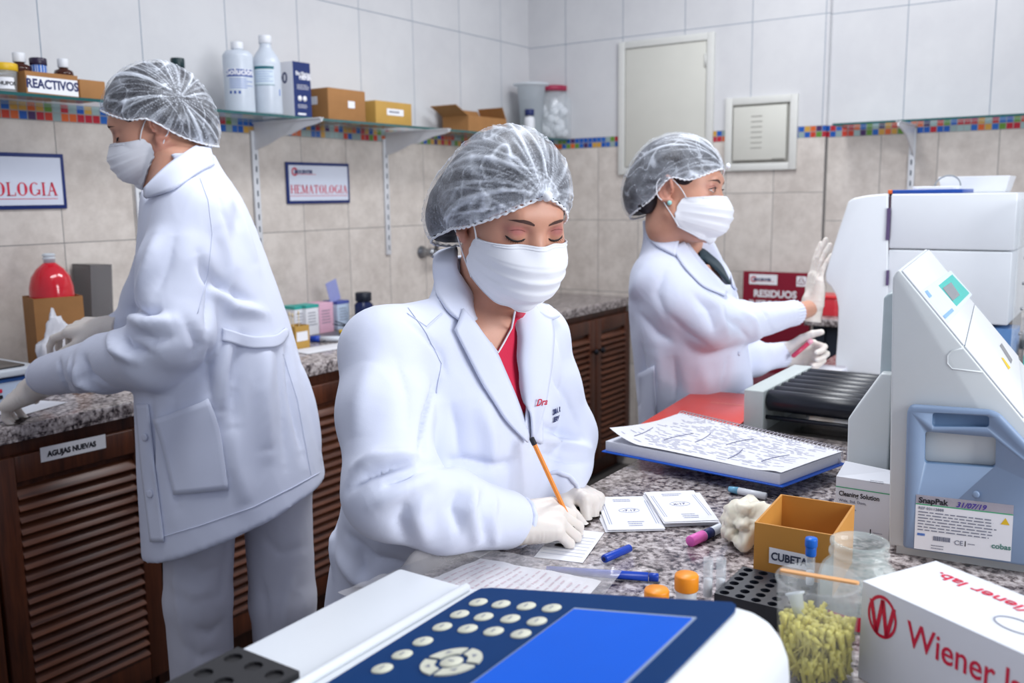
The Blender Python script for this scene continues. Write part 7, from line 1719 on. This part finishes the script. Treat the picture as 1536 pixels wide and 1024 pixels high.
mask(HL, L_, B, 3.)
hairnet(HL, L_, [((0, -.010, .042), (.083, .102, .089)), ((0, -.058, .006), (.076, .060, .066)), ((0, -.064, -.036), (.064, .048, .056)), ((.058, -.012, .02), (.034, .045, .045))], (.096, .072), (-.130, -.105), .0, .022, ((.066, -.062, .030),), 34, .17, 4.1, hairshow=[((.061, .030, .036), (.008, .020, .016)), ((.036, -.062, -.036), (.020, .020, .028))])
lo = np.min([A3(P(*q[:3])) for q in rs + fs_] + [A3(r[0]) for r in Lr], 0) - .26; hi = np.max([A3(P(*q[:3])) for q in rs + fs_] + [A3(r[0]) for r in Lr], 0) + .26
F = Field(lo, hi, .0056); F.loft(Lr, .02)
F.chain([P(292, 300, 1.93)] + [P(*q[:3]) for q in rs], [.06] + [q[3] for q in rs], .022); F.chain([P(268, 300, 2.12)] + [P(*q[:3]) for q in fs_], [.05] + [q[3] for q in fs_], .02)
A_, B_ = P(238, 820, 2.0), P(488, 716, 2.06); nrm = (B_ - A_).cross(CFh); nrm = nrm if nrm.z < 0 else -nrm; F.plane(A_, nrm, .006)
F.carve([(212, 214), (228, 240), (226, 268), (222, 300), (205, 262), (200, 220)], 2.10, .006); F.carve([(216, 208), (250, 226), (262, 240), (240, 262), (226, 290), (212, 250)], 1.99, .008)
C = F.mesh().relax(2); C.bvh(); coat_ripple(C, 7.7, .0026)
for p, w_, a in [([(196, 462), (215, 470), (245, 462)], .014, -.012), ([(190, 475), (215, 486), (260, 480)], .013, .010), ([(198, 500), (225, 510), (262, 505)], .015, -.010), ([(166, 500), (175, 525), (205, 540)], .012, .010), ([(180, 495), (192, 518), (225, 530)], .011, -.010), ([(115, 545), (122, 570), (150, 585)], .011, .010), ([(125, 535), (136, 562), (165, 580)], .010, -.010), ([(88, 540), (92, 565), (104, 588)], .009, -.008), ([(104, 538), (108, 560), (118, 588)], .008, .006),
                 ([(300, 380), (318, 430), (312, 500)], .014, -.012), ([(330, 340), (345, 400), (340, 460)], .02, .007), ([(280, 480), (300, 520), (290, 545)], .014, -.010), ([(300, 400), (340, 440), (380, 452)], .016, -.010), ([(310, 425), (350, 460), (400, 470)], .014, .008), ([(315, 520), (310, 560), (318, 600)], .014, -.008), ([(345, 500), (335, 560), (330, 620)], .016, .010), ([(362, 505), (352, 560), (350, 640)], .014, -.010), ([(400, 520), (395, 590), (400, 680)], .02, .010), ([(430, 510), (440, 590), (455, 680)], .018, -.012), ([(415, 520), (425, 600), (430, 700)], .014, -.006), ([(452, 540), (470, 610), (484, 680)], .016, .008),
                 ([(262, 600), (258, 680), (268, 760)], .018, -.007), ([(228, 600), (226, 700), (234, 800)], .010, -.008), ([(350, 640), (356, 700), (370, 760)], .018, .007), ([(236, 350), (222, 400), (205, 440)], .016, .007), ([(262, 350), (250, 400), (232, 440)], .016, -.006), ([(330, 280), (360, 330), (385, 400)], .02, .006), ([(310, 262), (332, 300), (340, 340)], .012, -.006)]: C.stroke(p, w_, a * 1.8)
C.relax(1); C.bvh(); coat = C.build('lab_coat', COATM, L_)
strip('collar', COATM, coat, C, [(318, 226), (284, 232), (252, 262), (228, 292)], [(334, 244), (302, 258), (262, 288), (222, 300)], .008, .005, 10, 18, lift=lambda u, v: .012 * (1 - u) + .001)
strip('belt', COATM, coat, C, [(332, 492), (380, 506), (412, 504), (438, 480)], [(334, 512), (380, 524), (414, 522), (440, 498)], .007, .004, 6, 20)
strip('pocket', COATM, coat, C, [(236, 628), (250, 690), (262, 742)], [(318, 598), (334, 660), (344, 734)], .006, .004, 12, 14, lift=lambda u, v: .006 * (1 - v) ** 3)
strip('front_placket', COATM, coat, C, [(206, 606), (214, 700), (228, 812)], [(224, 606), (234, 700), (248, 812)], .005, .003, 6, 30)
stitch(C, [(300, 268), (312, 300), (318, 350), (312, 410), (296, 470)], coat); stitch(C, [(240, 806), (300, 788), (380, 760), (440, 730), (484, 706)], coat, 'hem_seam'); stitch(C, [(424, 530), (446, 600), (462, 690), (466, 712)], coat)
for px, py in ((221, 655), (228, 740)):
    h, n = C.hit(px, py); n = n if n.dot(CF) < 0 else -n; b = MB(); b.lathe([(.008, 0), (.008, .003), (.006, .004), (0, .003)], M=frame(h + n * .005, n.orthogonal(), n.cross(n.orthogonal())), n=16); b.build('button', BUTTON, coat, True)
c = P(*rs[-1][:3]); d = (c - P(*rs[-2][:3])).normalized(); cuffring('cuff', COATM, coat, c + d * .034, d, .036, .0045)
wl = P(52, 582, 2.17); S, tl, ax = hand_mesh(wl, -CR * .82 - CU * .34 + CF * .35, CU * .80 - CF * .45 - CR * .20, 'L', ((34, 44, 24), (38, 46, 26), (42, 48, 26), (44, 46, 24)), 3, (.60, .78, -.35), .2, .0027, 1.05, .032, .034)
S.v[:, 2] = np.maximum(S.v[:, 2], WT + .0022); S.build('glove', GLOVEM, L_)
wf = P(160, 492, 2.28); S, tl, ax = hand_mesh(wf, -CR * .97 + CU * .02 + CF * .2, CU * .85 - CF * .45, 'R', ((18, 34, 22), (30, 40, 26), (34, 42, 26), (38, 42, 24)), 4, (.55, .80, -.35), .2, .0027, 1.05, .030, .034)
S.build('glove', GLOVEM, L_)
LG = []
for (x, d, x2) in ((300, 1.97, 296), (414, 2.07, 424)):
    a = P(x, 700, d); k = P(x2, 900, d); LG.append([a, k, V((k.x, k.y, .30)), V((k.x, k.y, .04))])
S, o = legs(L_, LG, [(.080, .068, .064, .064), (.080, .070, .066, .066)], h=.0075, folds=[([(262, 830), (300, 860), (335, 850)], .012, -.008), ([(258, 870), (290, 890), (330, 880)], .012, .006), ([(290, 940), (315, 950), (335, 930)], .012, -.008), ([(262, 800), (266, 900), (285, 1000)], .010, .006), ([(345, 790), (340, 840), (330, 900)], .014, -.008), ([(390, 800), (420, 830), (455, 820)], .012, -.006), ([(395, 870), (400, 920), (405, 960)], .012, -.007), ([(440, 860), (430, 900), (425, 950)], .012, .006), ([(270, 960), (300, 985), (330, 975)], .012, -.006)])
fL = dirs(-82)[1]
for q in LG: shoe(L_, V((q[-1].x, q[-1].y, 0)), fL, SHOE)
# ------------------------------------------------------------------ camera, light
cam = bpy.data.cameras.new('camera'); co = bpy.data.objects.new('camera', cam); COL.objects.link(co)
M = Matrix((CR, CU, -CF)).transposed().to_4x4(); M.translation = CAM; co.matrix_world = M
cam.sensor_width = 36.; cam.lens = FPX * 36. / 1536; cam.clip_start = .02
cam.dof.use_dof = True; cam.dof.focus_distance = 1.42; cam.dof.aperture_fstop = 5.
SC.camera = co
w = bpy.data.worlds.new('daylight'); SC.world = w; w.use_nodes = True
w.node_tree.nodes['Background'].inputs[0].default_value = (.76, .82, 1., 1); w.node_tree.nodes['Background'].inputs[1].default_value = .42
def area(name, loc, target, sx, sy, e, c=(1, 1, 1)):
    L = bpy.data.lights.new(name, 'AREA'); L.shape = 'RECTANGLE'; L.size = sx; L.size_y = sy; L.energy = e; L.color = c
    o = bpy.data.objects.new(name, L); COL.objects.link(o); o.location = loc
    o.rotation_euler = (V(target) - V(loc)).to_track_quat('-Z', 'Y').to_euler()
    return o
area('window_daylight', (1.2, -2.1, 2.1), (1.5, 1.0, 1.0), 1.8, 1.3, 78, (.93, .96, 1.))
area('ceiling_tube_lamp', (1.3, 1.0, 2.92), (1.3, 1.0, 0), 1.3, .4, 20, (.95, .97, 1.))
area('ceiling_tube_lamp', (3.0, 1.2, 2.92), (3.0, 1.2, 0), 1.3, .4, 28, (.95, .97, 1.))
SC.view_settings.view_transform = 'Standard'; SC.view_settings.look = 'None'; SC.view_settings.gamma = 1.; SC.view_settings.exposure = .2; SC.view_settings.use_curve_mapping = False
